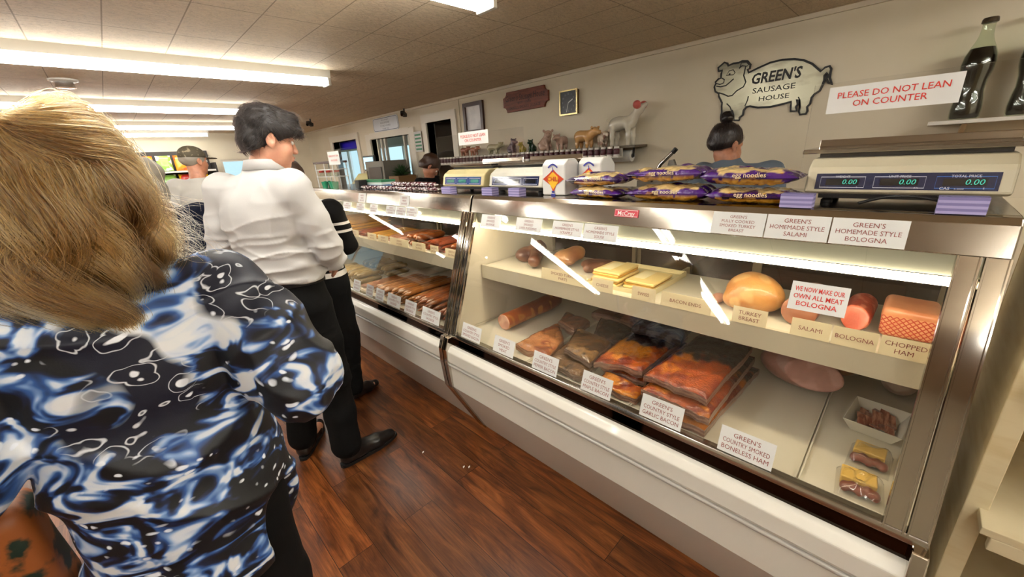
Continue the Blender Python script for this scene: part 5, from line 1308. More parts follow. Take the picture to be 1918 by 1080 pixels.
# ================================================================= BACK OF THE SHOP
# snack shelving on the far wall
t = thing('snack_shelving', 'dark shelving unit with white edged boards full of chip bags, far wall', 'shelving', (.75, 9.72, 0))
obj('back_panel', MB().box((-.3, 9.93, 0), (1.55, 9.97, 1.98)), pbr('gondola_dark', '#2b2622', .6), t)
for z in (.22, .60, .97, 1.30, 1.63):
    obj('board', MB().box((-.3, 9.50, z-.03), (1.55, 9.93, z)), pbr('gondola_white', '#d2cfc8', .5), t)
for x in (-.33, 1.55): obj('side_panel', MB().box((x, 9.52, 0), (x+.03, 9.97, 1.75)), pbr('gondola_dark', '#2b2622', .6), t)
bagcols = ['#e0881f', '#d9531e', '#e8b224', '#7fb04a', '#e6c84a', '#c8332a', '#4f7fc0']
protos = {}
def chip_mesh(i):
    n = 14; U, V = np.meshgrid(np.linspace(-1, 1, n), np.linspace(-1, 1, n), indexing='ij')
    h = .055*np.clip(1-U**4, 0, 1)**.6*np.clip(1-V**4, 0, 1)**.6*(1+.15*vnoise(np.stack([U, V, U*0], -1).astype('f'), 4, i))
    F_ = np.stack([U*.105, -h, V*.135+.137], -1).reshape(-1, 3); B_ = F_*np.array((1, -1, 1)); idx = np.arange(n*n).reshape(n, n); q = lambda a: np.stack([a[:-1, :-1], a[1:, :-1], a[1:, 1:], a[:-1, 1:]], -1).reshape(-1, 4)
    return npmesh('chip_bag', np.concatenate([F_, B_]), np.concatenate([q(idx), q(idx+n*n)[:, ::-1]]))
def chip_mat(c, c2):
    return pbr('chip_film_%s%s' % (c.strip('#'), c2.strip('#')), c, .25, coat=.5, noise=(7, c2, .52, .56))
rowname = {1.63: 'top', 1.30: 'second', .97: 'third', .60: 'fourth'}
for z, cols in ((1.63, [1, 0, 2, 0, 3, 0, 6]), (1.30, [4, 5, 1, 5, 3, 5, 2]), (.97, [0, 2, 6, 3, 1, 2, 5]), (.60, [3, 6, 0, 5, 2, 1, 4])):
    for i, k_ in enumerate(cols):
        me = chip_mesh(i+int(z*10)); me.materials.append(chip_mat(bagcols[k_], ['#d9531e', '#f0e6d0', '#4f7fc0', '#f3efe2', '#c8332a', '#f0c020', '#ffffff'][k_]))
        o = bpy.data.objects.new('chip_bag', me); COL.objects.link(o); o.location = (-.14+.245*i, 9.66, z+.0005); o.rotation_euler = (R(-6), 0, R(8*math.sin(i*2+z)))
        tag(o, 'bright chip bag standing on the %s board of the far snack shelves' % rowname[z], 'bag of chips', 'chip bags on the %s board' % rowname[z])
# back counter with register, oven box, monitor, plant
t = thing('back_counter', 'cream back counter under the pass through window', 'counter', (3.15, 6.3, 0))
obj('cabinet', MB().box((2.92, 5.30, .08), (3.45, 7.30, .88)), pbr('cabinet_cream', '#c9bd97', .5), t, bevel=.006)
obj('worktop', MB().box((2.88, 5.27, .88), (3.46, 7.33, .92)), pbr('worktop_pale', '#cfc9b6', .4), t, bevel=.004)
obj('plinth', MB().box((2.97, 5.32, 0), (3.45, 7.28, .08)), m_dark, t)
for i in range(4): obj('door', MB().box((2.905, 5.33+.49*i, .12), (2.92, 5.80+.49*i, .85)), pbr('cabinet_door', '#d2c8a6', .45), t, bevel=.004)
t = thing('cash_register', 'cream sloping cash register on the back counter', 'register', (3.1, 6.62, .9205))
obj('drawer', MB().box((2.95, 6.30, .9205), (3.35, 6.98, 1.04)), pbr('register_cream', '#c9c08a', .45), t, bevel=.006)
obj('housing', MB().prism([(2.95, 1.041), (3.33, 1.041), (3.33, 1.40), (3.16, 1.40), (2.97, 1.20)], 6.32, 6.96), pbr('register_cream', '#c9c08a', .45), t, bevel=.008, smooth=False)
t = thing('monitor', 'small lit monitor on top of the cash register', 'monitor', (3.2, 6.50, 1.401))
obj('stand', MB().box((3.18, 6.42, 1.401), (3.30, 6.58, 1.44)), pbr('monitor_grey', '#565654', .5), t)
obj('frame', MB().box((3.16, 6.31, 1.44), (3.20, 6.69, 1.68)), pbr('monitor_grey', '#565654', .5), t, bevel=.006)
obj('screen', MB().box((3.155, 6.335, 1.465), (3.161, 6.665, 1.655)), pbr('screen_light', '#bfe0ef', .3, emit=('#a9d6ea', .8)), t)
t = thing('oven_box', 'grey steel oven box beside the register', 'oven', (3.17, 5.95, .9205))
obj('cabinet', MB().box((2.97, 5.66, .9205), (3.37, 6.24, 1.585)), pbr('oven_grey', '#77746a', .45, .3), t, bevel=.008)
obj('door', MB().box((2.955, 5.72, 1.0), (2.97, 6.12, 1.50)), pbr('oven_door', '#5d5b55', .35, .3), t, bevel=.004)
obj('handle', MB().tube([(2.94, 6.15, 1.05), (2.94, 6.15, 1.45)], .010, 8), m_steel, t)
t = thing('planter', 'leafy dark green plant in a wooden box below the barred window', 'plant', (3.15, 5.46, .9205))
obj('box', MB().box((3.0, 5.32, .9205), (3.30, 5.60, 1.36)), pbr('planter_wood', '#7a5a36', .6), t, bevel=.006)
rngp = np.random.RandomState(3); lf = MB()
for i in range(120):
    a = rngp.rand()*6.28; el = R(15+65*rngp.rand()); L = .10+.12*rngp.rand(); c = Vector((3.15, 5.46, 1.36)); d = Vector((math.cos(a)*math.cos(el), math.sin(a)*math.cos(el), math.sin(el))); sd = d.cross(Vector((0, 0, 1))).normalized()*.016
    p1 = c+d*L*.5; p2 = c+d*L+Vector((0, 0, -.03)); lf.add([c+d*.02, p1+sd, p2, p1-sd], [(0, 1, 2, 3)])
fo = obj('foliage', lf, pbr('leaf_green', '#2c4a24', .5), t, smooth=False); fo.modifiers.new('thick', 'SOLIDIFY').thickness = .0012; fo['kind'] = 'stuff'
# work table and meat slicer behind the near case
t = thing('work_table', 'steel work table behind the near meat case', 'table', (2.2, .9, 0))
obj('top', MB().box((2.02, .30, .87), (2.44, 1.70, .905)), m_steel, t, bevel=.004)
for x in (2.06, 2.40):
    for y in (.35, 1.65): obj('leg', MB().tube([(x, y, 0), (x, y, .87)], .018, 10), m_steel, t)
t = thing('meat_slicer', 'steel meat slicer, its slanted handle rising behind the noodle bags', 'slicer', (2.25, 1.05, .9055))
m_slicer = pbr('slicer_steel', '#b9b6ae', .25, .9)
obj('base', MB().prism([(2.08, .9055), (2.42, .9055), (2.40, 1.02), (2.20, 1.06), (2.10, 1.0)], .82, 1.35), m_slicer, t, bevel=.012, smooth=False)
obj('blade_guard', MB().tube([(2.26, .955, 1.24), (2.26, .985, 1.24)], [.18, .17], 40), m_slicer, t)
obj('carriage', MB().box((2.16, 1.02, 1.05), (2.36, 1.24, 1.10)).box((2.30, 1.00, 1.10), (2.34, 1.22, 1.36)), m_slicer, t, smooth=False)
obj('handle_rod', MB().tube([(2.30, 1.13, 1.355), (2.30, 1.075, 1.452), (2.30, 1.000, 1.522)], .011, 10), m_polish, t)
obj('handle_knob', MB().tube([(2.30, 1.008, 1.512), (2.30, .990, 1.532)], .013, 10), m_black, t)
obj('end_weight', MB().prism([(.96, 1.36), (1.06, 1.36), (1.035, 1.47), (1.01, 1.475)], 2.315, 2.338, 'x'), m_slicer, t, smooth=False)
# painted wooden shelving at the right
m_cream = pbr('cream_wood', '#d8ccaa', .55, noise=(5, '#c9b78c', .45, .75, (1, 1, 5)))
t = thing('wooden_shelving', 'cream painted wooden shelving unit standing at the right end of the counter', 'shelving', (1.62, -.7, 0))
obj('side_panel', MB().box((1.40, -.272, 0), (1.80, -.250, 2.05)), m_cream, t)
obj('side_panel', MB().box((1.40, -1.272, 0), (1.80, -1.250, 2.05)), m_cream, t)
obj('face_post', MB().box((1.375, -.290, 0), (1.3995, -.248, 2.05)), m_cream, t, bevel=.002)
obj('face_post', MB().box((1.375, -1.290, 0), (1.3995, -1.248, 2.05)), m_cream, t, bevel=.002)
for z in (.22, .615, .985, 1.36, 1.72): obj('board', MB().box((1.30 if z in (.22, .615) else 1.36, -1.249, z-.022), (1.80, -.2735, z)).box((1.30 if z in (.22, .615) else 1.36, -1.249, z-.060), (1.322 if z in (.22, .615) else 1.374, -.292, z-.022)), m_cream, t, smooth=False, bevel=.002)
obj('back_panel', MB().box((1.80, -1.27, 0), (1.812, -.25, 2.05)), pbr('plywood_tan', '#b09a6c', .6), t)
# scraps on the floor
for i, (x, y, l) in enumerate(((.949, 1.393, 'small white scrap on the wooden floor near the case'), (.846, 1.676, 'tiny white scrap on the floor by the black shoe tip'), (.93, 1.415, 'thin white paper curl on the floor beside the scrap'))):
    solo('paper_scrap', MB().prism([(x, y), (x+.012, y+.003), (x+.016, y+.010), (x+.004, y+.009)], .0005, .003, 'z'), m_paper, l, 'paper scrap', smooth=False)
# phone in the blonde woman's hand
PHX = Vector((.021, 1.335, 1.318))
t = thing('smartphone', 'pale blue lit phone held up in front of the blonde woman', 'phone', tuple(PHX-Vector((0, 0, .07))))
Mp = Euler((R(-25), 0, R(-20))).to_matrix()
obj('case', MB().obox(PHX, (.072, .009, .145), Mp), m_black, t, bevel=.004)
obj('screen', MB().obox(PHX+Mp @ Vector((0, -.0052, 0)), (.066, .0012, .136), Mp), pbr('phone_screen', '#9fb2e8', .2, emit=('#8fa6ea', .9)), t)
# ================================================================= PEOPLE
def frame(yaw, pitch=0.0, roll=0.0):
    """columns: forward, left, up (degrees; yaw from +x towards +y, pitch>0 looks down)"""
    f = Vector((math.cos(R(yaw)), math.sin(R(yaw)), 0)); l = Vector((-f.y, f.x, 0)); u = Vector((0, 0, 1))
    M = Matrix((f, l, u)).transposed()
    return np.array(M @ Euler((R(roll), R(pitch), 0)).to_matrix(), 'f')

def head_prims(s, hc, M, sc=1.0, ears=True, fem=False):
    T = lambda f, l, u: np.array(hc)+M @ (np.array((f, l, u))*sc)
    E = lambda c, r, k=.014, op='u', rot=None: s.ell(T(*c), np.array(r)*sc, M if rot is None else M @ rot, k, op)
    E((-.014, 0, .032), (.096, .076, .086)); E((.028, 0, -.035), (.064, .063, .084), .025)
    E((.03, 0, -.074), (.056, .053 if not fem else .049, .042), .025); E((.072, 0, -.098), (.020, .022, .018), .016)
    E((.070, 0, .022), (.022, .052, .013), .016)
    for y in (-1, 1):
        E((.058, y*.038, -.034), (.028, .024, .028), .02)
        E((.097, y*.031, .0), (.014, .017, .010), .010, 's')
    s.cap(T(.087, 0, .006), T(.106, 0, -.032), .0085*sc, .0115*sc, .008)
    for y in (-1, 1): E((.102, y*.012, -.036), (.011, .008, .008), .005)
    E((.091, 0, -.060), (.013, .024, .0065), .005); E((.089, 0, -.071), (.012, .021, .0075), .005)
    E((.100, 0, -.0655), (.006, .022, .0014), .002, 's')
    if ears:
        for y in (-1, 1):
            rot = rotm(0, -12, y*18)
            E((-.006, y*.080, -.012), (.020, .0085, .032), .006, 'u', rot); E((-.001, y*.088, -.008), (.010, .006, .018), .004, 's', rot)
            E((.002, y*.079, -.038), (.010, .007, .010), .004)

def hand_prims(s, w, d, n, side, curl=.35, sc=1.0):
    """w wrist, d along the hand, n out of the back of the hand, side +1: thumb towards cross(d,n)"""
    w, d, n = [np.array(v, float) for v in (w, d, n)]; d /= np.linalg.norm(d); n -= d*(n @ d); n /= np.linalg.norm(n); t = np.cross(d, n)*side
    Mh = np.stack([d, t, n], 1)
    s.ell(w+d*.048*sc, np.array((.052, .040, .016))*sc, Mh, .012)
    L = (.072, .080, .074, .058)
    for i in range(4):
        b = w+d*.086*sc+t*(.030-.020*i)*sc-d*(.006*abs(i-1.2))*sc; p = b; a = curl*.7
        pts = [b-d*.01*sc]; rs = [.0095*sc]
        for j, fr in enumerate((.45, .32, .23)):
            a_ = a+curl*j*1.1; q = p+(d*math.cos(a_)-n*math.sin(a_))*L[i]*fr*sc*1.02; pts.append(q); rs.append((.009, .0082, .007)[j]*sc); p = q
        s.chain(pts, rs, .003)
    b = w+d*.025*sc+t*.030*sc; m = b+(d*.6+t*.75-n*.25)*.036*sc; e = m+(d*.92+t*.25-n*.3)*.032*sc
    s.chain([w+d*.015*sc+t*.012*sc, b, m, e], [.016*sc, .014*sc, .011*sc, .009*sc], .008)

def ridges(P, f, seed, st=(1, 1, 1)):
    n = vnoise(P*np.array(st, 'f'), f, seed); return (1-np.abs(n))**3

class Fig:
    def __init__(s, label, base, group=None):
        s.root = thing('person', label, 'person', (base[0], base[1], 0), 0, group)
    def add(s, name, V, Q, mat, parent=None, label=None, color=None, ang=None):
        me = npmesh(name, V, Q, color=color)
        return obj(name, me, mat, parent or s.root, label)

def skin_mat(name, c, c2): return pbr(name, c, .46, noise=(26, c2, .35, .7), sss=.12, bump=(240, .06))
m_skin = skin_mat('skin_light', '#cf9a7d', '#bd8066'); m_skin2 = skin_mat('skin_fair', '#d6a28c', '#c98a76'); m_skin3 = skin_mat('skin_tan', '#b98062', '#a06a4f')
m_eyew = pbr('eye_white', '#d8d2ca', .2); m_iris = pbr('eye_dark', '#1d120c', .1); m_lip = None

def eyes(fig, hc, M, sc=1.0, rr=.0115):
    for y in (-1, 1):
        c = Vector(np.array(hc)+M @ (np.array((.0815, y*.031, -.001))*sc)); f = Vector(M[:, 0]); l = Vector(M[:, 1]); u = Vector(M[:, 2])
        Mm = Matrix((l, u, f)).transposed(); r = rr*sc
        pr = [(r*math.cos(R(a)), r*math.sin(R(a))) for a in range(-90, 91, 15)]
        e = obj('eye', MB().lathe(pr, c, 14, Mm), m_eyew, fig.root)
        pr = [(r*1.02*math.cos(R(a)), r*1.02*math.sin(R(a))) for a in range(60, 91, 6)]
        obj('iris', MB().lathe(pr, c, 12, Mm), m_iris, e)
def brows(fig, hc, M, mat, sc=1.0):
    for y in (-1, 1):
        pts = [np.array(hc)+M @ (np.array(p)*sc) for p in ((.0905, y*.014, .021), (.089, y*.030, .027), (.078, y*.050, .022))]
        obj('eyebrow', MB().tube(pts, [.003, .0042, .002], 6), mat, fig.root)

def body(J, Mt, Mh, vox=.006, w=1.0, fem=False, belly=0.0, hands=True, hsc=1.0, feet=True, curl=.4):
    """one continuous figure from the joints J"""
    s = SDF(vox, .03); g = lambda k: np.array(J[k], float)
    for a in 'lr':
        s.cap(g(a+'hip'), g(a+'knee'), .080*w, .056*w); s.cap(g(a+'knee'), g(a+'ank'), .052*w, .036)
        if feet: s.cap(g(a+'ank')+(0, 0, -.02), g(a+'toe'), .034, .028, .02)
    pel = (g('lhip')+g('rhip'))/2+(0, 0, .05); s.ell(pel, (.10, .155*w, .12), Mt)
    s.ell(g('waist'), (.095+belly*.5, .140*w, .13), Mt); s.ell(g('chest'), (.105, .155*w, .17), Mt)
    s.cap(g('lsh'), g('rsh'), .055, .055); s.cap(g('neck')-(0, 0, .05), g('neck'), .06, .054); s.cap(g('neck'), np.array(g('head'))+Mh @ np.array((-.012, 0, -.055)), .055 if not fem else .048, .052 if not fem else .045)
    for i, a in enumerate('lr'):
        s.cap(g(a+'sh'), g(a+'elb'), .048*w, .040); s.cap(g(a+'elb'), g(a+'wr'), .039, .026, .02)
        if hands:
            d = g(a+'wr')-g(a+'elb'); n = J.get(a+'hn', Mt[:, 1]*(1 if a == 'l' else -1)); hd = J.get(a+'hd', d/np.linalg.norm(d))
            hand_prims(s, g(a+'wr'), hd, n, 1 if a == 'r' else -1, curl)
    head_prims(s, g('head'), Mh, hsc, fem=fem)
    return s.build(smooth=1)

def strands(name, paths, mat, parent, r=.00035):
    """paths: (n, k, 3) world points -> hair curves"""
    n, k, _ = paths.shape
    hd = bpy.data.hair_curves.new(name); hd.add_curves([k]*n)
    inv = np.array(wmat(parent).inverted()); P = paths.reshape(-1, 3) @ inv[:3, :3].T + inv[:3, 3]
    hd.position_data.foreach_set('vector', np.ascontiguousarray(P, 'f').ravel())
    rad = np.tile(np.linspace(1, .35, k)*r, n).astype('f')
    at = hd.attributes.get('radius') or hd.attributes.new('radius', 'FLOAT', 'POINT'); at.data.foreach_set('value', rad)
    hd.materials.append(mat)
    o = bpy.data.objects.new(name, hd); COL.objects.link(o); o.parent = parent
    return o

def hair_mat(name, c, rough=.35, var=.25):
    m = bpy.data.materials.new(name); m.use_nodes = True; nt = m.node_tree; N = nt.nodes; L = nt.links; N.remove(N['Principled BSDF'])
    h = N.new('ShaderNodeBsdfHairPrincipled'); h.parametrization = 'COLOR'; h.inputs['Color'].default_value = C(c); h.inputs['Roughness'].default_value = rough
    h.inputs['Radial Roughness'].default_value = .5
    ci = N.new('ShaderNodeHairInfo'); hv = N.new('ShaderNodeHueSaturation'); hv.inputs['Color'].default_value = C(c)
    mr = N.new('ShaderNodeMapRange'); mr.inputs['To Min'].default_value = .65; mr.inputs['To Max'].default_value = 1.35
    L.new(ci.outputs['Random'], mr.inputs['Value']); L.new(mr.outputs[0], hv.inputs['Value']); L.new(hv.outputs[0], h.inputs['Color'])
    L.new(h.outputs[0], N['Material Output'].inputs[0])
    return m

def surf_strands(V, Q, n, length, flow, seed=0, k=7, lift=.003, wave=.003, keep=None):
    """short strands combed along a mesh surface following flow(p)->direction"""
    rng = np.random.RandomState(seed)
    t0, t1, t2 = V[Q[:, 0]], V[Q[:, 1]], V[Q[:, 2]]; ar = np.linalg.norm(np.cross(t1-t0, V[Q[:, 3]]-t0), axis=1)
    nf = np.cross(t1-t0, t2-t0); nf /= np.linalg.norm(nf, axis=1)[:, None]+1e-12
    i = rng.choice(len(Q), n, p=ar/ar.sum()); a, b = rng.rand(n, 1), rng.rand(n, 1)
    P = t0[i]*(1-a)*(1-b)+t1[i]*a*(1-b)+t2[i]*a*b+V[Q[i, 3]]*(1-a)*b; Nn = nf[i]
    if keep is not None: ok = keep(P); P, Nn = P[ok], Nn[ok]
    n = len(P); D = flow(P); D = D-Nn*np.sum(D*Nn, 1)[:, None]; D /= np.linalg.norm(D, axis=1)[:, None]+1e-9
    L = length*(.6+.8*rng.rand(n, 1)); out = np.zeros((n, k, 3)); side = np.cross(D, Nn); ph = rng.rand(n, 1)*6.28
    jit = rng.normal(size=(n, 1))*.22
    for j in range(k):
        t = j/(k-1); out[:, j] = P+(D+side*jit)*L*t+Nn*(lift*np.sin(t*2.2)*1.2-.0006+.002*t*rng.rand(n, 1))+side*wave*np.sin(t*5+ph)*t - Nn*L*t*t*.18
    return out

# ------------------------------------------------------------------ young man in white shirt
FB = Fig('dark haired young man in white dress shirt and black trousers facing the case', (.47, 2.06))
Mt = frame(38, 4); Mh = frame(-6, 16)
J = dict(head=(.553, 2.035, 1.680), neck=(.515, 2.055, 1.565), chest=(.475, 2.055, 1.33), waist=(.485, 2.06, 1.10),
         rsh=(.565, 1.925, 1.465), lsh=(.370, 2.190, 1.470), relb=(.655, 1.915, 1.185), rwr=(.735, 2.075, 1.085), lelb=(.310, 2.265, 1.20), lwr=(.48, 2.39, 1.10),
         rhip=(.535, 1.985, .93), lhip=(.425, 2.135, .93), rknee=(.565, 1.965, .51), lknee=(.455, 2.165, .51), rank=(.545, 1.927, .10), lank=(.405, 2.19, .10),
         rtoe=(.72, 1.932, .045), ltoe=(.52, 2.32, .045), rhn=(.35, -.9, .2), lhn=(0, .9, .3))
V, Q = body(J, Mt, Mh, .0048, 1.0, belly=.03, curl=.45)
FB.add('body', V, Q, m_skin)
eyes(FB, J['head'], Mh, rr=.0092)
m_browdark = pbr('brow_dark', '#1a120e', .6); brows(FB, J['head'], Mh, m_browdark)
def lips(fig, hc, M, mat, sc=1.0):
    s = SDF(.002, .003); T = lambda f, l, u: np.array(hc)+M @ (np.array((f, l, u))*sc)
    s.ell(T(.0935, 0, -.0605), np.array((.0125, .021, .0055))*sc, M); s.ell(T(.0915, 0, -.071), np.array((.0115, .018, .0065))*sc, M); s.ell(T(.104, 0, -.0655), np.array((.006, .02, .0012))*sc, M, .001, 's')
    V, Q = s.build(); fig.add('lips', V, Q, mat)
lips(FB, J['head'], Mh, pbr('lip_rose', '#b06a5c', .4))
# hair
def cap_hair(hc, M, vox, prims, cut=(.0, .62), seed=0, amp=.006, freq=60, sub=True, sc=1.0):
    s = SDF(vox, .014); T = lambda f, l, u: np.array(hc)+M @ (np.array((f, l, u))*sc)
    for c, r in prims: s.ell(T(*c), np.array(r)*sc, M)
    if sub:
        for y in (-1, 1): s.ell(T(.004, y*.090, -.016), np.array((.027, .022, .040))*sc, M, .006, 's')
        s.ell(T(.105, 0, -.035), np.array((.07, .072, .078))*sc, M, .008, 's')
    def cf(X, Y, Z):
        f = (X-hc[0])*M[0, 0]+(Y-hc[1])*M[1, 0]+(Z-hc[2])*M[2, 0]; u = (X-hc[0])*M[0, 2]+(Y-hc[1])*M[1, 2]+(Z-hc[2])*M[2, 2]
        return (cut[0]*sc+cut[1]*f-u)*.85
    return s.build(lambda P: vnoise(P, freq, seed)*amp + ridges(P, freq*1.5, seed+1)*amp*.5, clipfun=cf)
hp = [((-.018, 0, .040), (.104, .094, .098)), ((.040, .006, .080), (.074, .074, .046)), ((.082, .004, .066), (.040, .060, .036)), ((-.062, 0, -.012), (.058, .078, .080)), ((.096, -.030, .050), (.026, .028, .026)), ((.100, .028, .052), (.024, .028, .024)), ((.055, -.066, .046), (.034, .020, .030))]
V, Q = cap_hair(np.array(J['head']), Mh, .004, hp, (-.030, .55), 3, .006, 60)
m_hairdark = pbr('hair_dark_base', '#130d0b', .6); hair = FB.add('hair', V, Q, m_hairdark)
hcN = np.array(J['head'])
def flow_dark(P):
    q = (P-hcN) @ Mh; d = np.zeros_like(q); d[:, 0] = .9+.0*q[:, 0]; d[:, 1] = .25*np.sin(q[:, 0]*60+q[:, 2]*40)+q[:, 1]*3; d[:, 2] = np.where(q[:, 2] < .05, -1.2, -.1)+.3*np.sin(q[:, 1]*80); d[:, 0] = np.where(q[:, 0] < -.03, -.5, d[:, 0])
    return d @ Mh.T
strands('hair_strands', surf_strands(V, Q, 5000, .028, flow_dark, 4, lift=.003, wave=.002), hair_mat('hair_strand_dark', '#0f0907', .6), hair, .00045)
# shirt
def shirt_disp(P):
    z = P[:, 2]; lower = sstep(1.42, 1.12, z)
    return -.011*ridges(P, 17, 11, (.8, .8, 2.6))*(.35+.9*lower) + .004*vnoise(P, 28, 12) - .008*ridges(P, 30, 13, (.5, .5, 2.2))*lower - .007*ridges(P, 13, 14, (1.5, 1.5, .7))*(1-lower)*.8
s = SDF(.0055, .035); g = lambda k: np.array(J[k], float)
s.ell(g('chest')+(0, 0, .0), (.135, .185, .20), Mt); s.ell(g('chest')+Mt[:, 0]*-.03+(0, 0, .04), (.11, .175, .15), Mt); s.ell((.482, 2.06, 1.16), (.145, .178, .16), Mt); s.ell((.49, 2.062, 1.06), (.138, .170, .10), Mt)
s.cap(g('lsh')+(0, 0, -.01), g('rsh')+(0, 0, -.01), .072, .072); s.cap(g('neck')-(0, 0, .07), g('neck')-(0, 0, .02), .095, .078)
s.chain([g('rsh'), (g('rsh')+g('relb'))/2+(.0, -.008, .0), g('relb'), g('relb')*.45+g('rwr')*.55+(0, 0, -.006), g('rwr')*.93+g('relb')*.07], [.080, .070, .063, .054, .042], .02)
s.chain([g('lsh'), (g('lsh')+g('lelb'))/2, g('lelb'), g('lelb')*.45+g('lwr')*.55+(0, 0, -.006), g('lwr')*.93+g('lelb')*.07], [.080, .070, .062, .054, .042], .02)
V, Q = s.build(shirt_disp, clip=[((0, 0, 1.045), (0, 0, -1)), (g('neck')+(0, 0, .015), (-.12, -.05, 1))])
m_shirt = pbr('white_shirt', '#bfbebc', .8, spec=.2, bump=(300, .06)); sh = FB.add('shirt', V, Q, m_shirt)
# collar
cm = MB(); n = 22
for ring, (rr, dz) in enumerate(((.066, -.012), (.064, .026), (.071, .024), (.082, -.016))):
    for i in range(n):
        a = 2*math.pi*i/n; p = g('neck')+Mt @ np.array((rr*1.02*math.cos(a)-.004, rr*math.sin(a), dz-.018*max(0, math.cos(a)))); cm.v.append(tuple(p))
for r_ in range(3):
    for i in range(n): cm.f.append((r_*n+i, r_*n+(i+1) % n, (r_+1)*n+(i+1) % n, (r_+1)*n+i)); cm.mi.append(0)
cl = obj('collar', cm, m_shirt, sh); sm = cl.modifiers.new('thick', 'SOLIDIFY'); sm.thickness = .003
for a in 'rl':
    d = g(a+'wr')-g(a+'elb'); d /= np.linalg.norm(d); c = g(a+'wr')-d*.02
    obj('cuff', MB().tube([c-d*.025, c-d*.02, c+d*.022, c+d*.026], [.040, .043, .042, .036], 16), m_shirt, sh)
# trousers
def trouser_disp(P):
    z = P[:, 2]; k = np.exp(-((z-.50)/.14)**2)+.6*np.exp(-((z-.85)/.10)**2)+.5*np.exp(-((z-.12)/.07)**2)
    return -.006*ridges(P, 24, 21, (.7, .7, 2.2))*k + .0025*vnoise(P, 20, 22)
s = SDF(.0065, .03)
s.ell((.488, 2.062, 1.00), (.142, .172, .11), Mt); s.ell((.478, 2.058, .92), (.150, .178, .12), Mt)
for a in 'rl':
    s.chain([g(a+'hip')+(0, 0, -.02), (g(a+'hip')+g(a+'knee'))/2, g(a+'knee'), (g(a+'knee')+g(a+'ank'))/2, g(a+'ank')+(0, 0, .02)], [.108, .098, .080, .075, .074], .03)
V, Q = s.build(trouser_disp, clip=[((0, 0, 1.052), (.0, 0, 1)), ((0, 0, .050), (0, 0, -1))])
m_trouser = pbr('black_trouser', '#0f0f0f', .85, spec=.15, bump=(260, .08)); tr = FB.add('trousers', V, Q, m_trouser)
bm2 = MB(); n = 40
for dz, k_ in ((-.020, 1.0), (-.018, 1.03), (.016, 1.03), (.018, 1.0)):
    for i in range(n):
        a = 2*math.pi*i/n; p = np.array((.489, 2.062, 1.052+dz))+Mt @ np.array((.142*k_*math.cos(a), .173*k_*math.sin(a), 0)); bm2.v.append(tuple(p))
for r_ in range(3):
    for i in range(n): bm2.f.append((r_*n+i, r_*n+(i+1) % n, (r_+1)*n+(i+1) % n, (r_+1)*n+i)); bm2.mi.append(0)
bl_ = obj('belt', bm2, pbr('belt_leather', '#0e0c0b', .3), FB.root); bl_.modifiers.new('thick', 'SOLIDIFY').thickness = .004
def shoe(fig, heel, toe, mat, w=.047, h=.085, L=None, vox=.004, sole=True):
    heel, toe = np.array((*heel, 0.)), np.array((*toe, 0.)); d = toe-heel; L = np.linalg.norm(d); d /= L; sd = np.array((-d[1], d[0], 0)); M = np.stack([d, sd, np.array((0, 0, 1.))], 1)
    s = SDF(vox, .02); at = lambda f, z: heel+d*f*L+np.array((0, 0, z))
    s.cap(at(.14, .045), at(.30, .050), w*.86, w*.86); s.cap(at(.30, .048), at(.62, .036), w*.88, w*.92); s.cap(at(.62, .034), at(.86, .026), w*.92, w*.70); s.ell(at(.22, .080), (.052, .043, .052), M); s.cap(at(.30, .075), at(.52, .050), .034, .032)
    V, Q = s.build(clip=[((0, 0, .012), (0, 0, -1))], disp=lambda P: -.003*ridges(P, 60, 5)*sstep(.0, 1, 1-np.abs((np.sum((P-heel)*d, 1)/L-.62)/.12)))
    o = fig.add('shoe', V, Q, mat)
    if sole:
        pts = []; 
        for i in range(28):
            a = 2*math.pi*i/28; f = .5+.5*math.cos(a); wd = w*(.84+.20*math.exp(-((f-.66)/.2)**2)-.25*max(0, f-.85)/.15)*abs(math.sin(a))**.55*(1 if math.sin(a) >= 0 else -1)
            p = at(f*.985+.005, 0)+sd*wd; pts.append((p[0], p[1]))
        obj('sole', MB().prism(pts, .0006, .018, 'z'), pbr('shoe_sole', '#0b0b0b', .6), o, smooth=False)
m_shoe = pbr('black_leather', '#100f0f', .28, coat=.3)
shoe(FB, (.487, 1.922), (.838, 1.940), m_shoe); shoe(FB, (.362, 2.135), (.565, 2.415), m_shoe)

# ------------------------------------------------------------------ blonde woman in front
FA = Fig('blonde woman seen from behind in a blue, black and white print blouse', (-.055, 1.02))
Mt = frame(78, 0); Mh = frame(80, 4)
J = dict(head=(-.055, 1.035, 1.545), neck=(-.055, 1.03, 1.40), chest=(-.06, 1.035, 1.20), waist=(-.065, 1.04, 1.00),
         rsh=(.115, .995, 1.325), lsh=(-.225, 1.07, 1.325), relb=(.185, .845, 1.125), rwr=(.085, 1.175, 1.20), lelb=(-.31, 1.0, 1.11), lwr=(-.425, 1.19, 1.145),
         rhip=(.02, 1.02, .85), lhip=(-.14, 1.05, .85), rknee=(.03, 1.05, .47), lknee=(-.15, 1.07, .47), rank=(.03, 1.03, .09), lank=(-.15, 1.06, .09), rtoe=(.05, 1.17, .04), ltoe=(-.14, 1.20, .04), rhd=np.array((-.35, .75, .55)), rhn=(.6, .2, -.6))
V, Q = body(J, Mt, Mh, .006, 1.08, fem=True)
FA.add('body', V, Q, m_skin2)
g = lambda k: np.array(J[k], float)
def blouse_disp(P):
    arm = np.exp(-(((P-np.array(J['relb'], 'f'))**2).sum(1))/.02)
    return .004*vnoise(P, 17, 31) - .013*ridges(P, 12, 32, (1, 1, 1.8)) - .012*arm*ridges(P, 34, 33, (1.5, .6, 1))
s = SDF(.006, .04)
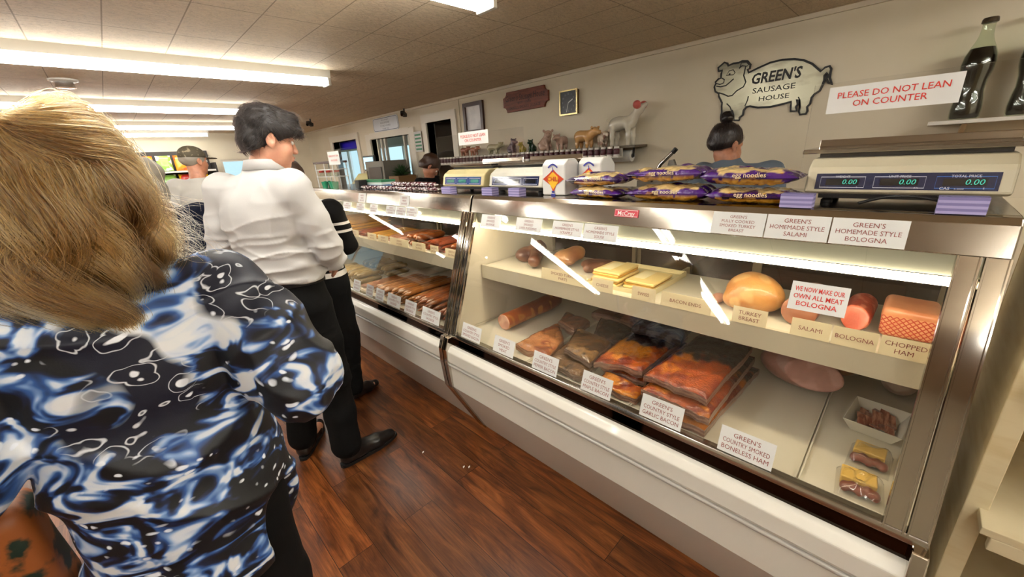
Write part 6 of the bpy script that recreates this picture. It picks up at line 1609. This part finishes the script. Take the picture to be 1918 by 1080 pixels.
s.ell((-.06, 1.035, 1.20), (.135, .195, .19), Mt); s.ell((-.062, 1.02, 1.27), (.10, .18, .11), Mt); s.ell((-.058, 1.045, 1.02), (.150, .186, .16), Mt); s.ell((-.045, 1.045, .88), (.175, .190, .17), Mt); s.ell((-.045, 1.045, .76), (.178, .200, .14), Mt)
s.cap(g('lsh')+(0, 0, -.01), g('rsh')+(0, 0, -.01), .07, .07); s.cap((-.055, 1.03, 1.34), (-.055, 1.03, 1.375), .10, .075)
for a in 'rl': s.chain([g(a+'sh'), (g(a+'sh')+g(a+'elb'))/2, g(a+'elb'), (g(a+'elb')*.35+g(a+'wr')*.65)], [.078, .076, .078, .070], .02)
s.ell((.16, .90, .70), (.12, .12, .20), Mt, .02, 's')
V, Q = s.build(blouse_disp, clip=[((0, 0, .66), (0, 0, -1))])
def print_mat():
    m = pbr('blouse_print', '#0b0e1c', .55, bump=(350, .05)); nt = m.node_tree; N = nt.nodes; L = nt.links; p = N['Principled BSDF']
    tc = N.new('ShaderNodeTexCoord')
    mp = N.new('ShaderNodeMapping'); mp.inputs['Scale'].default_value = (1, 1, 1.75); mp.inputs['Rotation'].default_value = (R(10), R(32), 0); L.new(tc.outputs['Object'], mp.inputs[0])
    n1 = N.new('ShaderNodeTexNoise'); n1.inputs['Scale'].default_value = 9.0; n1.inputs['Detail'].default_value = 2.0; n1.inputs['Distortion'].default_value = 1.4; L.new(mp.outputs[0], n1.inputs['Vector'])
    r1 = N.new('ShaderNodeValToRGB'); e = r1.color_ramp.elements; e[0].position = .46; e[0].color = C('#05070d'); e[1].position = .66; e[1].color = C('#d9dcde')
    for ps, cc in ((.495, '#101b3c'), (.535, '#2c5593'), (.57, '#7d9dca'), (.60, '#c9d2de')): x = e.new(ps); x.color = C(cc)
    L.new(n1.outputs['Fac'], r1.inputs[0])
    # small petal dabs of white, some with a loop drawn around them
    dn = N.new('ShaderNodeTexNoise'); dn.inputs['Scale'].default_value = 14; L.new(tc.outputs['Object'], dn.inputs['Vector'])
    ad = N.new('ShaderNodeMixRGB'); ad.blend_type = 'LINEAR_LIGHT'; ad.inputs[0].default_value = .05; L.new(mp.outputs[0], ad.inputs[1]); L.new(dn.outputs['Color'], ad.inputs[2])
    def dabs(scale, lo, hi):
        v = N.new('ShaderNodeTexVoronoi'); v.inputs['Scale'].default_value = scale; L.new(ad.outputs[0], v.inputs['Vector'])
        r2 = N.new('ShaderNodeValToRGB'); e = r2.color_ramp.elements; e[0].position = lo; e[0].color = (1, 1, 1, 1); e[1].position = hi; e[1].color = (0, 0, 0, 1)
        L.new(v.outputs['Distance'], r2.inputs[0]); return r2
    d1 = dabs(26, .16, .26); d2 = dabs(17, .15, .20); e = d2.color_ramp.elements
    for ps, cc in ((.44, 0), (.465, .75), (.48, .75), (.505, 0)): x = e.new(ps); x.color = (cc, cc, cc, 1)
    def mask(scale, a, b):
        msk = N.new('ShaderNodeTexNoise'); msk.inputs['Scale'].default_value = scale; L.new(tc.outputs['Object'], msk.inputs['Vector'])
        mr = N.new('ShaderNodeMapRange'); mr.inputs['From Min'].default_value = a; mr.inputs['From Max'].default_value = b; L.new(msk.outputs['Fac'], mr.inputs['Value']); return mr
    k1 = mask(6.5, .52, .57); k2 = mask(4.2, .585, .62)
    def mul(a, b):
        ml = N.new('ShaderNodeMath'); ml.operation = 'MULTIPLY'; L.new(a, ml.inputs[0]); L.new(b, ml.inputs[1]); return ml.outputs[0]
    def over(base, fac, col):
        x = N.new('ShaderNodeMix'); x.data_type = 'RGBA'; x.inputs['B'].default_value = C(col); L.new(fac, x.inputs['Factor']); L.new(base, x.inputs['A']); return x
    o1 = over(r1.outputs[0], k2.outputs[0], '#0a0f22'); o2 = over(o1.outputs['Result'], mul(d1.outputs[0], k1.outputs[0]), '#dfe5ee'); mx = over(o2.outputs['Result'], mul(d2.outputs[0], k2.outputs[0]), '#e2e6ec')
    L.new(mx.outputs['Result'], p.inputs['Base Color']); return m
FA.add('blouse', V, Q, print_mat())
s = SDF(.008, .03); s.ell((-.05, 1.04, .86), (.145, .168, .12), Mt)
for a in 'rl': s.chain([g(a+'hip')+(.008, 0, 0), g(a+'knee'), g(a+'ank')+(0, 0, .02)], [.098, .086, .075], .03)
V, Q = s.build(lambda P: .003*vnoise(P, 18, 41), clip=[((0, 0, .93), (0, 0, 1)), ((0, 0, .06), (0, 0, -1))]); FA.add('trousers', V, Q, m_trouser)
shoe(FA, (.02, .97), (.06, 1.22), m_shoe, .042, vox=.006, sole=False); shoe(FA, (-.16, 1.0), (-.13, 1.25), m_shoe, .042, vox=.006, sole=False)
# hair: base volume
hc = np.array(J['head']); Th = lambda f, l, u: hc+Mh @ np.array((f, l, u))
s = SDF(.006, .04)
s.ell(Th(-.022, 0, .026), (.104, .082, .090), Mh); s.ell(Th(-.040, 0, -.05), (.074, .076, .11), Mh)
s.ell(Th(-.048, 0, -.13), (.056, .068, .09), Mh); s.ell(Th(-.045, 0, -.185), (.042, .055, .05), Mh)
s.ell(Th(.03, -.070, -.10), (.045, .020, .08), Mh); s.ell(Th(.03, .070, -.10), (.045, .020, .08), Mh)
s.ell(Th(.085, 0, -.04), (.055, .075, .09), Mh, .01, 's'); s.ell(Th(.02, -.115, -.005), (.030, .035, .040), Mh, .008, 's')
Vb, Qb = s.build(lambda P: .003*vnoise(P, 30, 44)-.004*ridges(P, 38, 45, (1, 1, .35)))
m_hb = pbr('hair_blonde_base', '#5d4326', .6); hairA = FA.add('hair', Vb, Qb, m_hb)
# hair: strands radiating from the crown whorl, then falling in loose waves
rng = np.random.RandomState(5)
def blonde_paths(nclump=460, per=40, k=26):
    Cc = Th(-.022, 0, .022); rad = np.array((.114, .088, .110))
    Wl = np.array((-.80, .16, .50)); Wl /= np.linalg.norm(Wl)
    a1 = np.cross(Wl, (0, 1, 0)); a1 /= np.linalg.norm(a1); a2 = np.cross(Wl, a1); out = []
    for c in range(nclump):
        al = rng.rand()*2*math.pi; s0 = abs(rng.normal())*.5 if rng.rand() < .5 else rng.rand()*1.7
        ang0 = al; dz = lambda q_: math.cos(q_)*Wl[2]+math.sin(q_)*(math.cos(al+.55*min(q_, 1.2))*a1[2]+math.sin(al+.55*min(q_, 1.2))*a2[2])
        seq = next((q_ for q_ in np.linspace(.05, 2.2, 60) if dz(q_) < .05), 2.2); s0 = min(s0, .92*seq*rng.rand()**.4)
        ph = rng.rand()*6.28; wob = rng.normal()*.10; crad = .0040+.0050*rng.rand(); st = .0165
        drop = .225+.095*rng.rand(); P = []; p = None; falling = False; down = 0.0; puff = 1.0+.09*rng.rand(); base = None
        for j in range(60):
            if not falling:
                s_ = s0+j*st/.112; ang = al+.55*min(s_, 1.2)+wob*s_; d = math.cos(s_)*Wl+math.sin(s_)*(math.cos(ang)*a1+math.sin(ang)*a2)
                q = Cc+Mh @ (d*rad*puff*(1+.025*math.sin(5*s_+ph)))
                if p is not None and (d[2] < .02 or s_ > 2.3): falling = True; base = q.copy(); od = d*np.array((1, 1, 0)); od /= np.linalg.norm(od)+1e-6
            else:
                down += st; x = down/.26
                r_ = .020*math.sin(min(1, x*1.3)*math.pi)-.085*max(0, x-.5)**1.3 + .005*math.sin(down*26+ph)
                lt = .004*math.sin(down*23+ph*1.7)*min(1, down/.05)
                q = base+np.array((0, 0, -down))+Mh @ (od*r_+np.array((-od[1], od[0], 0))*lt)
            p = q; P.append(q)
            if q[2] < hc[2]-drop: break
        P = np.array(P)
        if len(P) < 6: continue
        L_ = np.r_[0, np.cumsum(np.linalg.norm(np.diff(P, axis=0), axis=1))]; t = np.linspace(0, L_[-1], k)
        out.append((np.stack([np.interp(t, L_, P[:, i]) for i in range(3)], 1), crad))
    # gather neighbouring clumps into locks, and bend the locks in loose shared waves
    A = np.stack([o[0] for o in out]); ctr = rng.choice(len(A), 95, False)
    dist = np.linalg.norm(A[:, None, k//2:]-A[None, ctr, k//2:], axis=3).mean(2); own = ctr[dist.argmin(1)]
    tw_ = sstep(.30, 1.0, np.linspace(0, 1, k))[None, :, None]*.72
    A = A*(1-tw_)+A[own]*tw_
    low = sstep(hc[2]+.06, hc[2]-.10, A[..., 2])[..., None]*.96+.04
    ph_ = (own*2.399) % 6.28
    for ax in range(3):
        A[..., ax] += (low[..., 0])*(.016*vnoise((A*np.array((1, 1, .8))).astype('f'), 30, 80+ax)+.015*np.sin(A[..., 2]*40+ph_[:, None]+ax*2.1))*(1 if ax < 2 else .25)
    out = [(A[i], out[i][1]) for i in range(len(out))]
    G = []
    for P, cr in out:
        off = rng.normal(size=(per, 1, 3))*cr; tt = np.linspace(0, 1, len(P))[None, :, None]
        taper = .9+.5*np.sin(tt*3.0)-.7*tt**4; ph = rng.rand(per, 1, 1)*6.28; cut_ = np.minimum(tt, .82+.18*rng.rand(per, 1, 1))
        idx = (cut_[..., 0]*(len(P)-1)); i0 = np.floor(idx).astype(int).clip(0, len(P)-2); fr = (idx-i0)[..., None]
        S = P[i0]*(1-fr)+P[i0+1]*fr + off*taper + .0028*np.sin(tt*9+ph)*rng.normal(size=(per, 1, 3))*tt
        G.append(S)
    return np.concatenate(G), np.repeat((own*7919) % 10, per)
BP, LOCK = blonde_paths()
ear = Th(.0, -.088, -.012); facec = Th(.13, 0, -.04)
ev = BP-ear; ed = np.linalg.norm(ev, axis=2, keepdims=True); BP = np.where(ed < .032, ear+ev/np.maximum(ed, 1e-4)*.032, BP); fmin = np.min(np.linalg.norm((BP-facec)/np.array((.075, .085, .10)), axis=2), 1)
BP, LOCK = BP[fmin > 1], LOCK[fmin > 1]
LOCK = (LOCK+rng.randint(0, 5, len(LOCK))//2) % 10
for lo_, hi_, c_ in ((0, 3, '#4f3619'), (3, 7, '#755429'), (7, 10, '#9c7f4f')):
    strands('hair_strands', BP[(LOCK >= lo_) & (LOCK < hi_)], hair_mat('hair_strand_'+c_.strip('#'), c_, .34), hairA, .00042)
# flyaway strands on the right edge
fw = []
for i in range(260):
    p0 = Th(-.02+.06*rng.rand(), -.105-.01*rng.rand(), -.02-.20*rng.rand()); d = Mh @ np.array((rng.normal()*.5, -.8-.4*rng.rand(), -.35+.5*rng.normal())); L = .03+.05*rng.rand(); b = rng.normal(size=3)*.02
    fw.append([p0+d*L*t+b*math.sin(t*3)*t+np.array((0, 0, -.03*t*t)) for t in np.linspace(0, 1, 22)])
strands('stray_strands', np.array(fw), hair_mat('hair_strand_pale', '#d9c49a', .4, .3), hairA, .00022)

# handbag at her left side
t = thing('handbag', 'patterned orange and green handbag at the left of the blonde woman', 'handbag', (-.415, 1.115, .735), R(84))
s = SDF(.006, .02); s.box((0, 0, .13), (.06, .155, .13), rnd=.035); V, Q = s.build(lambda P: .006*vnoise(P, 18, 51))
m_bag = pbr('bag_print', '#8f4f22', .5, noise=(14, '#10281f', .47, .55)); obj('bag', npmesh('bag', V, Q), m_bag, t, local=True)
for sx in (-1, 1): obj('strap', MB().tube([(.045*sx, -.10, .25), (.04*sx, -.07, .36), (.02*sx, 0, .45), (.02*sx, .06, .40), (.045*sx, .10, .25)], .008, 8), pbr('strap_dark', '#3a2c16', .35), t, local=True)
obj('zip_trim', MB().tube([(0, -.13, .262), (0, 0, .268), (0, .13, .262)], .006, 8), pbr('zip_gold', '#8a7138', .3, .8), t, local=True)

# ------------------------------------------------------------------ simpler neighbours
def standing(label, x, y, yaw, H, top, pants, skin=m_skin3, fem=False, w=1.0, headyaw=None, pitch=5, sleeves='long', arms=None, topz=(.98, 1.5), tw=1.0, hairf=None, lean=0.0, loose=.0, vox=.008, shoes=True, wr=.9, topdisp=None):
    k = H/1.75; Mt = frame(yaw, 0); Mh = frame(yaw if headyaw is None else headyaw, pitch); F = Fig(label, (x, y))
    P = lambda f, l, u: tuple(np.array((x, y, 0))+Mt @ np.array((f+lean*max(0, u-.9), l, u))*np.array((1, 1, 1))*k)
    P = lambda f, l, u: tuple(np.array((x, y, 0))+(Mt @ np.array((f+lean*max(0, u-.95), l, u)))*k)
    J = dict(head=P(.02+lean*.05, 0, 1.63), neck=P(0, 0, 1.49), chest=P(0, 0, 1.28), waist=P(0, 0, 1.08), lsh=P(0, .185*tw, 1.42), rsh=P(0, -.185*tw, 1.42),
             lelb=P(-.03, .255*tw, 1.14), relb=P(-.03, -.255*tw, 1.14), lwr=P(.10, .24*tw, .93), rwr=P(.10, -.24*tw, .93), lhip=P(0, .09, .91), rhip=P(0, -.09, .91),
             lknee=P(.015, .10, .50), rknee=P(.015, -.10, .50), lank=P(-.02, .11, .09), rank=P(-.02, -.11, .09), ltoe=P(.13, .12, .04), rtoe=P(.13, -.12, .04))
    for kk, v in (arms or {}).items(): J[kk] = v
    V, Q = body(J, Mt, Mh, vox*.85, w, fem=fem); F.add('body', V, Q, skin)
    g = lambda k_: np.array(J[k_], float)
    s = SDF(vox, .035)
    s.ell(g('chest'), np.array((.128, .178*tw, .19))*k, Mt); s.ell(g('waist')+(0, 0, .02), np.array((.130, .165*tw, .16))*k, Mt); s.ell(g('waist')+(0, 0, -.10), np.array((.135, .170*tw, .13))*k, Mt)
    s.cap(g('lsh')+(0, 0, -.01), g('rsh')+(0, 0, -.01), .068, .068); s.cap(g('neck')-(0, 0, .09), g('neck')-(0, 0, .045), .09, .072)
    for a in 'rl':
        e = {'long': .92, 'half': .15, 'short': -.4}[sleeves]
        if e < 0: s.chain([g(a+'sh'), g(a+'sh')*.45+g(a+'elb')*.55], [.074, .066])
        else: s.chain([g(a+'sh'), (g(a+'sh')+g(a+'elb'))/2, g(a+'elb'), g(a+'elb')*(1-e)+g(a+'wr')*e], [.074, .064, .058, .045 if e > .5 else .056], .02)
    V, Q = s.build(topdisp or (lambda P: .003*vnoise(P, 22, 61)-.005*ridges(P, 20, 62, (1, 1, 2))), clip=[((0, 0, topz[0]*k), (0, 0, -1))]); F.add('top', V, Q, top)
    s = SDF(vox, .03); s.ell(g('waist')+(0, 0, -.12*k), np.array((.125, .160*tw, .13))*k, Mt)
    for a in 'rl': s.chain([g(a+'hip'), g(a+'knee'), g(a+'ank')+(0, 0, .02)], [.105+loose, .078+loose, .062+loose], .03)
    V, Q = s.build(lambda P: .003*vnoise(P, 20, 63)-.005*ridges(P, 22, 64, (1, 1, 2)), clip=[((0, 0, 1.0*k), (0, 0, 1)), ((0, 0, .055), (0, 0, -1))]); F.add('trousers', V, Q, pants)
    if shoes:
        for a in 'rl':
            b = g(a+'ank'); f = Mt[:, 0]; shoe(F, (b-f*.06)[:2], (b+f*.21)[:2], m_shoe, .044, vox=.006, sole=False)
    eyes(F, J['head'], Mh)
    return F, J, Mt, Mh

# navy top woman
m_navy_top = pbr('navy_knit', '#111524', .85, spec=.15, bump=(200, .1))
m_floral = pbr('floral_print', '#0d0d0d', .8, spec=.2, noise=(26, '#cfccc4', .54, .57))
F, J, Mt, Mh = standing('woman in navy top and black floral trousers beyond the blonde woman', .135, 2.80, 95, 1.64, m_navy_top, m_floral, m_skin2, True, 1.12, tw=1.12, loose=.02, topz=(1.04, 1.5), arms=None)
V, Q = cap_hair(np.array(J['head']), Mh, .007, [((-.025, 0, .035), (.112, .098, .098)), ((-.05, 0, -.05), (.08, .095, .09))], (-.09, .7), 6, .006, 40); F.add('hair', V, Q, pbr('hair_grey', '#8d8578', .6))
# man with the cap
m_grey_shirt = pbr('grey_shirt', '#a5a29a', .75, bump=(200, .06)); m_jeans = pbr('blue_jeans', '#21467f', .8, noise=(9, '#3560a0', .45, .7), bump=(240, .15))
F, J, Mt, Mh = standing('man in cap, pale grey shirt and blue jeans near the snack shelves', .60, 4.60, 62, 1.79, m_grey_shirt, m_jeans, m_skin3, False, 1.0, headyaw=25, topz=(.985, 1.5))
hc = np.array(J['head']); s = SDF(.006, .01); T = lambda f, l, u: hc+Mh @ np.array((f, l, u))
s.ell(T(-.012, 0, .045), (.108, .088, .082), Mh); V, Q = s.build(clip=[(T(0, 0, .025), tuple(-(Mh[:, 2]*.97-Mh[:, 0]*.05)))])
m_cap = pbr('cap_olive', '#4c4433', .8, noise=(30, '#8a7f66', .58, .62)); cp = F.add('cap', V, Q, m_cap)
s = SDF(.004, .006); s.ell(T(.125, 0, .030), (.075, .066, .006), Mh); V, Q = s.build(); F.add('brim', V, Q, m_cap, cp)
V, Q = cap_hair(hc, Mh, .006, [((-.016, 0, .02), (.100, .082, .08))], (-.03, .5), 7, .003, 60); F.add('hair', V, Q, pbr('hair_grey', '#8d8578', .6))
# woman in black cardigan with white stripes
def cardigan():
    m = pbr('cardigan', '#0f0e0e', .85, spec=.15); nt = m.node_tree; N = nt.nodes; L = nt.links
    tc = N.new('ShaderNodeTexCoord'); sp = N.new('ShaderNodeSeparateXYZ'); L.new(tc.outputs['Object'], sp.inputs[0])
    cr = N.new('ShaderNodeValToRGB'); cr.color_ramp.interpolation = 'CONSTANT'; e = cr.color_ramp.elements; e[0].position = 0; e[0].color = C('#0f0e0e'); e[1].position = .4475; e[1].color = C('#d6d2cc')
    for p_, c_ in ((.4625, '#0f0e0e'), (.475, '#d6d2cc'), (.489, '#0f0e0e'), (.583, '#d6d2cc'), (.590, '#0f0e0e'), (.608, '#d6d2cc'), (.615, '#0f0e0e')): x = e.new(p_); x.color = C(c_)
    hf = N.new('ShaderNodeMath'); hf.operation = 'MULTIPLY'; hf.inputs[1].default_value = .5; L.new(sp.outputs['Z'], hf.inputs[0]); L.new(hf.outputs[0], cr.inputs[0]); L.new(cr.outputs[0], N['Principled BSDF'].inputs['Base Color']); return m
F, J, Mt, Mh = standing('woman in black cardigan with white hem stripes, mostly hidden by the young man', .825, 2.60, 15, 1.60, cardigan(), m_trouser, m_skin, True, 1.0, headyaw=12, pitch=25, topz=(.91, 1.5), lean=.05, tw=1.1,
    arms=dict(relb=(.955, 2.44, 1.085), rwr=(.83, 2.54, 1.26), lelb=(.80, 2.86, 1.08), lwr=(.90, 2.72, 1.22), head=(.755, 2.61, 1.475), neck=(.785, 2.605, 1.36)))
V, Q = cap_hair(np.array(J['head']), Mh, .006, [((-.025, 0, .035), (.112, .096, .095)), ((-.055, 0, -.05), (.07, .09, .10))], (-.10, .75), 8, .005, 45); F.add('hair', V, Q, pbr('hair_brown', '#3a2a20', .5))
# staff: woman with a bun
m_blueT = pbr('blue_grey_tee', '#5a6672', .8, bump=(200, .06))
F, J, Mt, Mh = standing('staff woman with a dark top bun and blue grey shirt, back turned', 2.70, .80, -8, 1.68, m_blueT, m_trouser, m_skin3, True, 1.08, headyaw=-28, pitch=18, sleeves='half', tw=1.12, lean=.02, arms=dict(head=(2.74, .872, 1.535), neck=(2.72, .84, 1.455)))
hc = np.array(J['head']); T = lambda f, l, u: hc+Mh @ np.array((f, l, u))
hpz = [((-.020, 0, .036), (.102, .084, .088)), ((-.055, 0, -.005), (.062, .070, .062))]
V, Q = cap_hair(hc, Mh, .0045, hpz, (-.012, .55), 9, .0025, 60); m_hblack = pbr('hair_black', '#171110', .38); ha = F.add('hair', V, Q, m_hblack)
def flow_bun(P):
    d = T(-.055, 0, .125)-P; return d
strands('hair_strands', surf_strands(V, Q, 2200, .03, flow_bun, 5, lift=.002, wave=.001), hair_mat('hair_strand_black', '#201613', .35), ha, .0005)
s = SDF(.004, .01); s.ell(T(-.060, 0, .135), (.034, .036, .030), Mh); s.ell(T(-.065, 0, .155), (.026, .026, .022), Mh); V, Q = s.build(lambda P: .003*vnoise(P, 90, 71)-.004*ridges(P, 110, 72)); F.add('bun', V, Q, m_hblack, ha)
# staff: dark haired woman in black, head bent
F, J, Mt, Mh = standing('staff woman in black with brown hair, head bent, below the doorway', 2.62, 4.02, -70, 1.60, pbr('black_tee', '#101012', .85, spec=.15), m_trouser, m_skin3, True, 1.0, headyaw=-35, pitch=48, sleeves='half', lean=.10)
V, Q = cap_hair(np.array(J['head']), Mh, .006, [((-.020, 0, .038), (.108, .094, .094)), ((-.05, 0, -.03), (.075, .085, .08))], (-.045, .7), 10, .005, 50); F.add('hair', V, Q, pbr('hair_brown_dark', '#3b2418', .45))
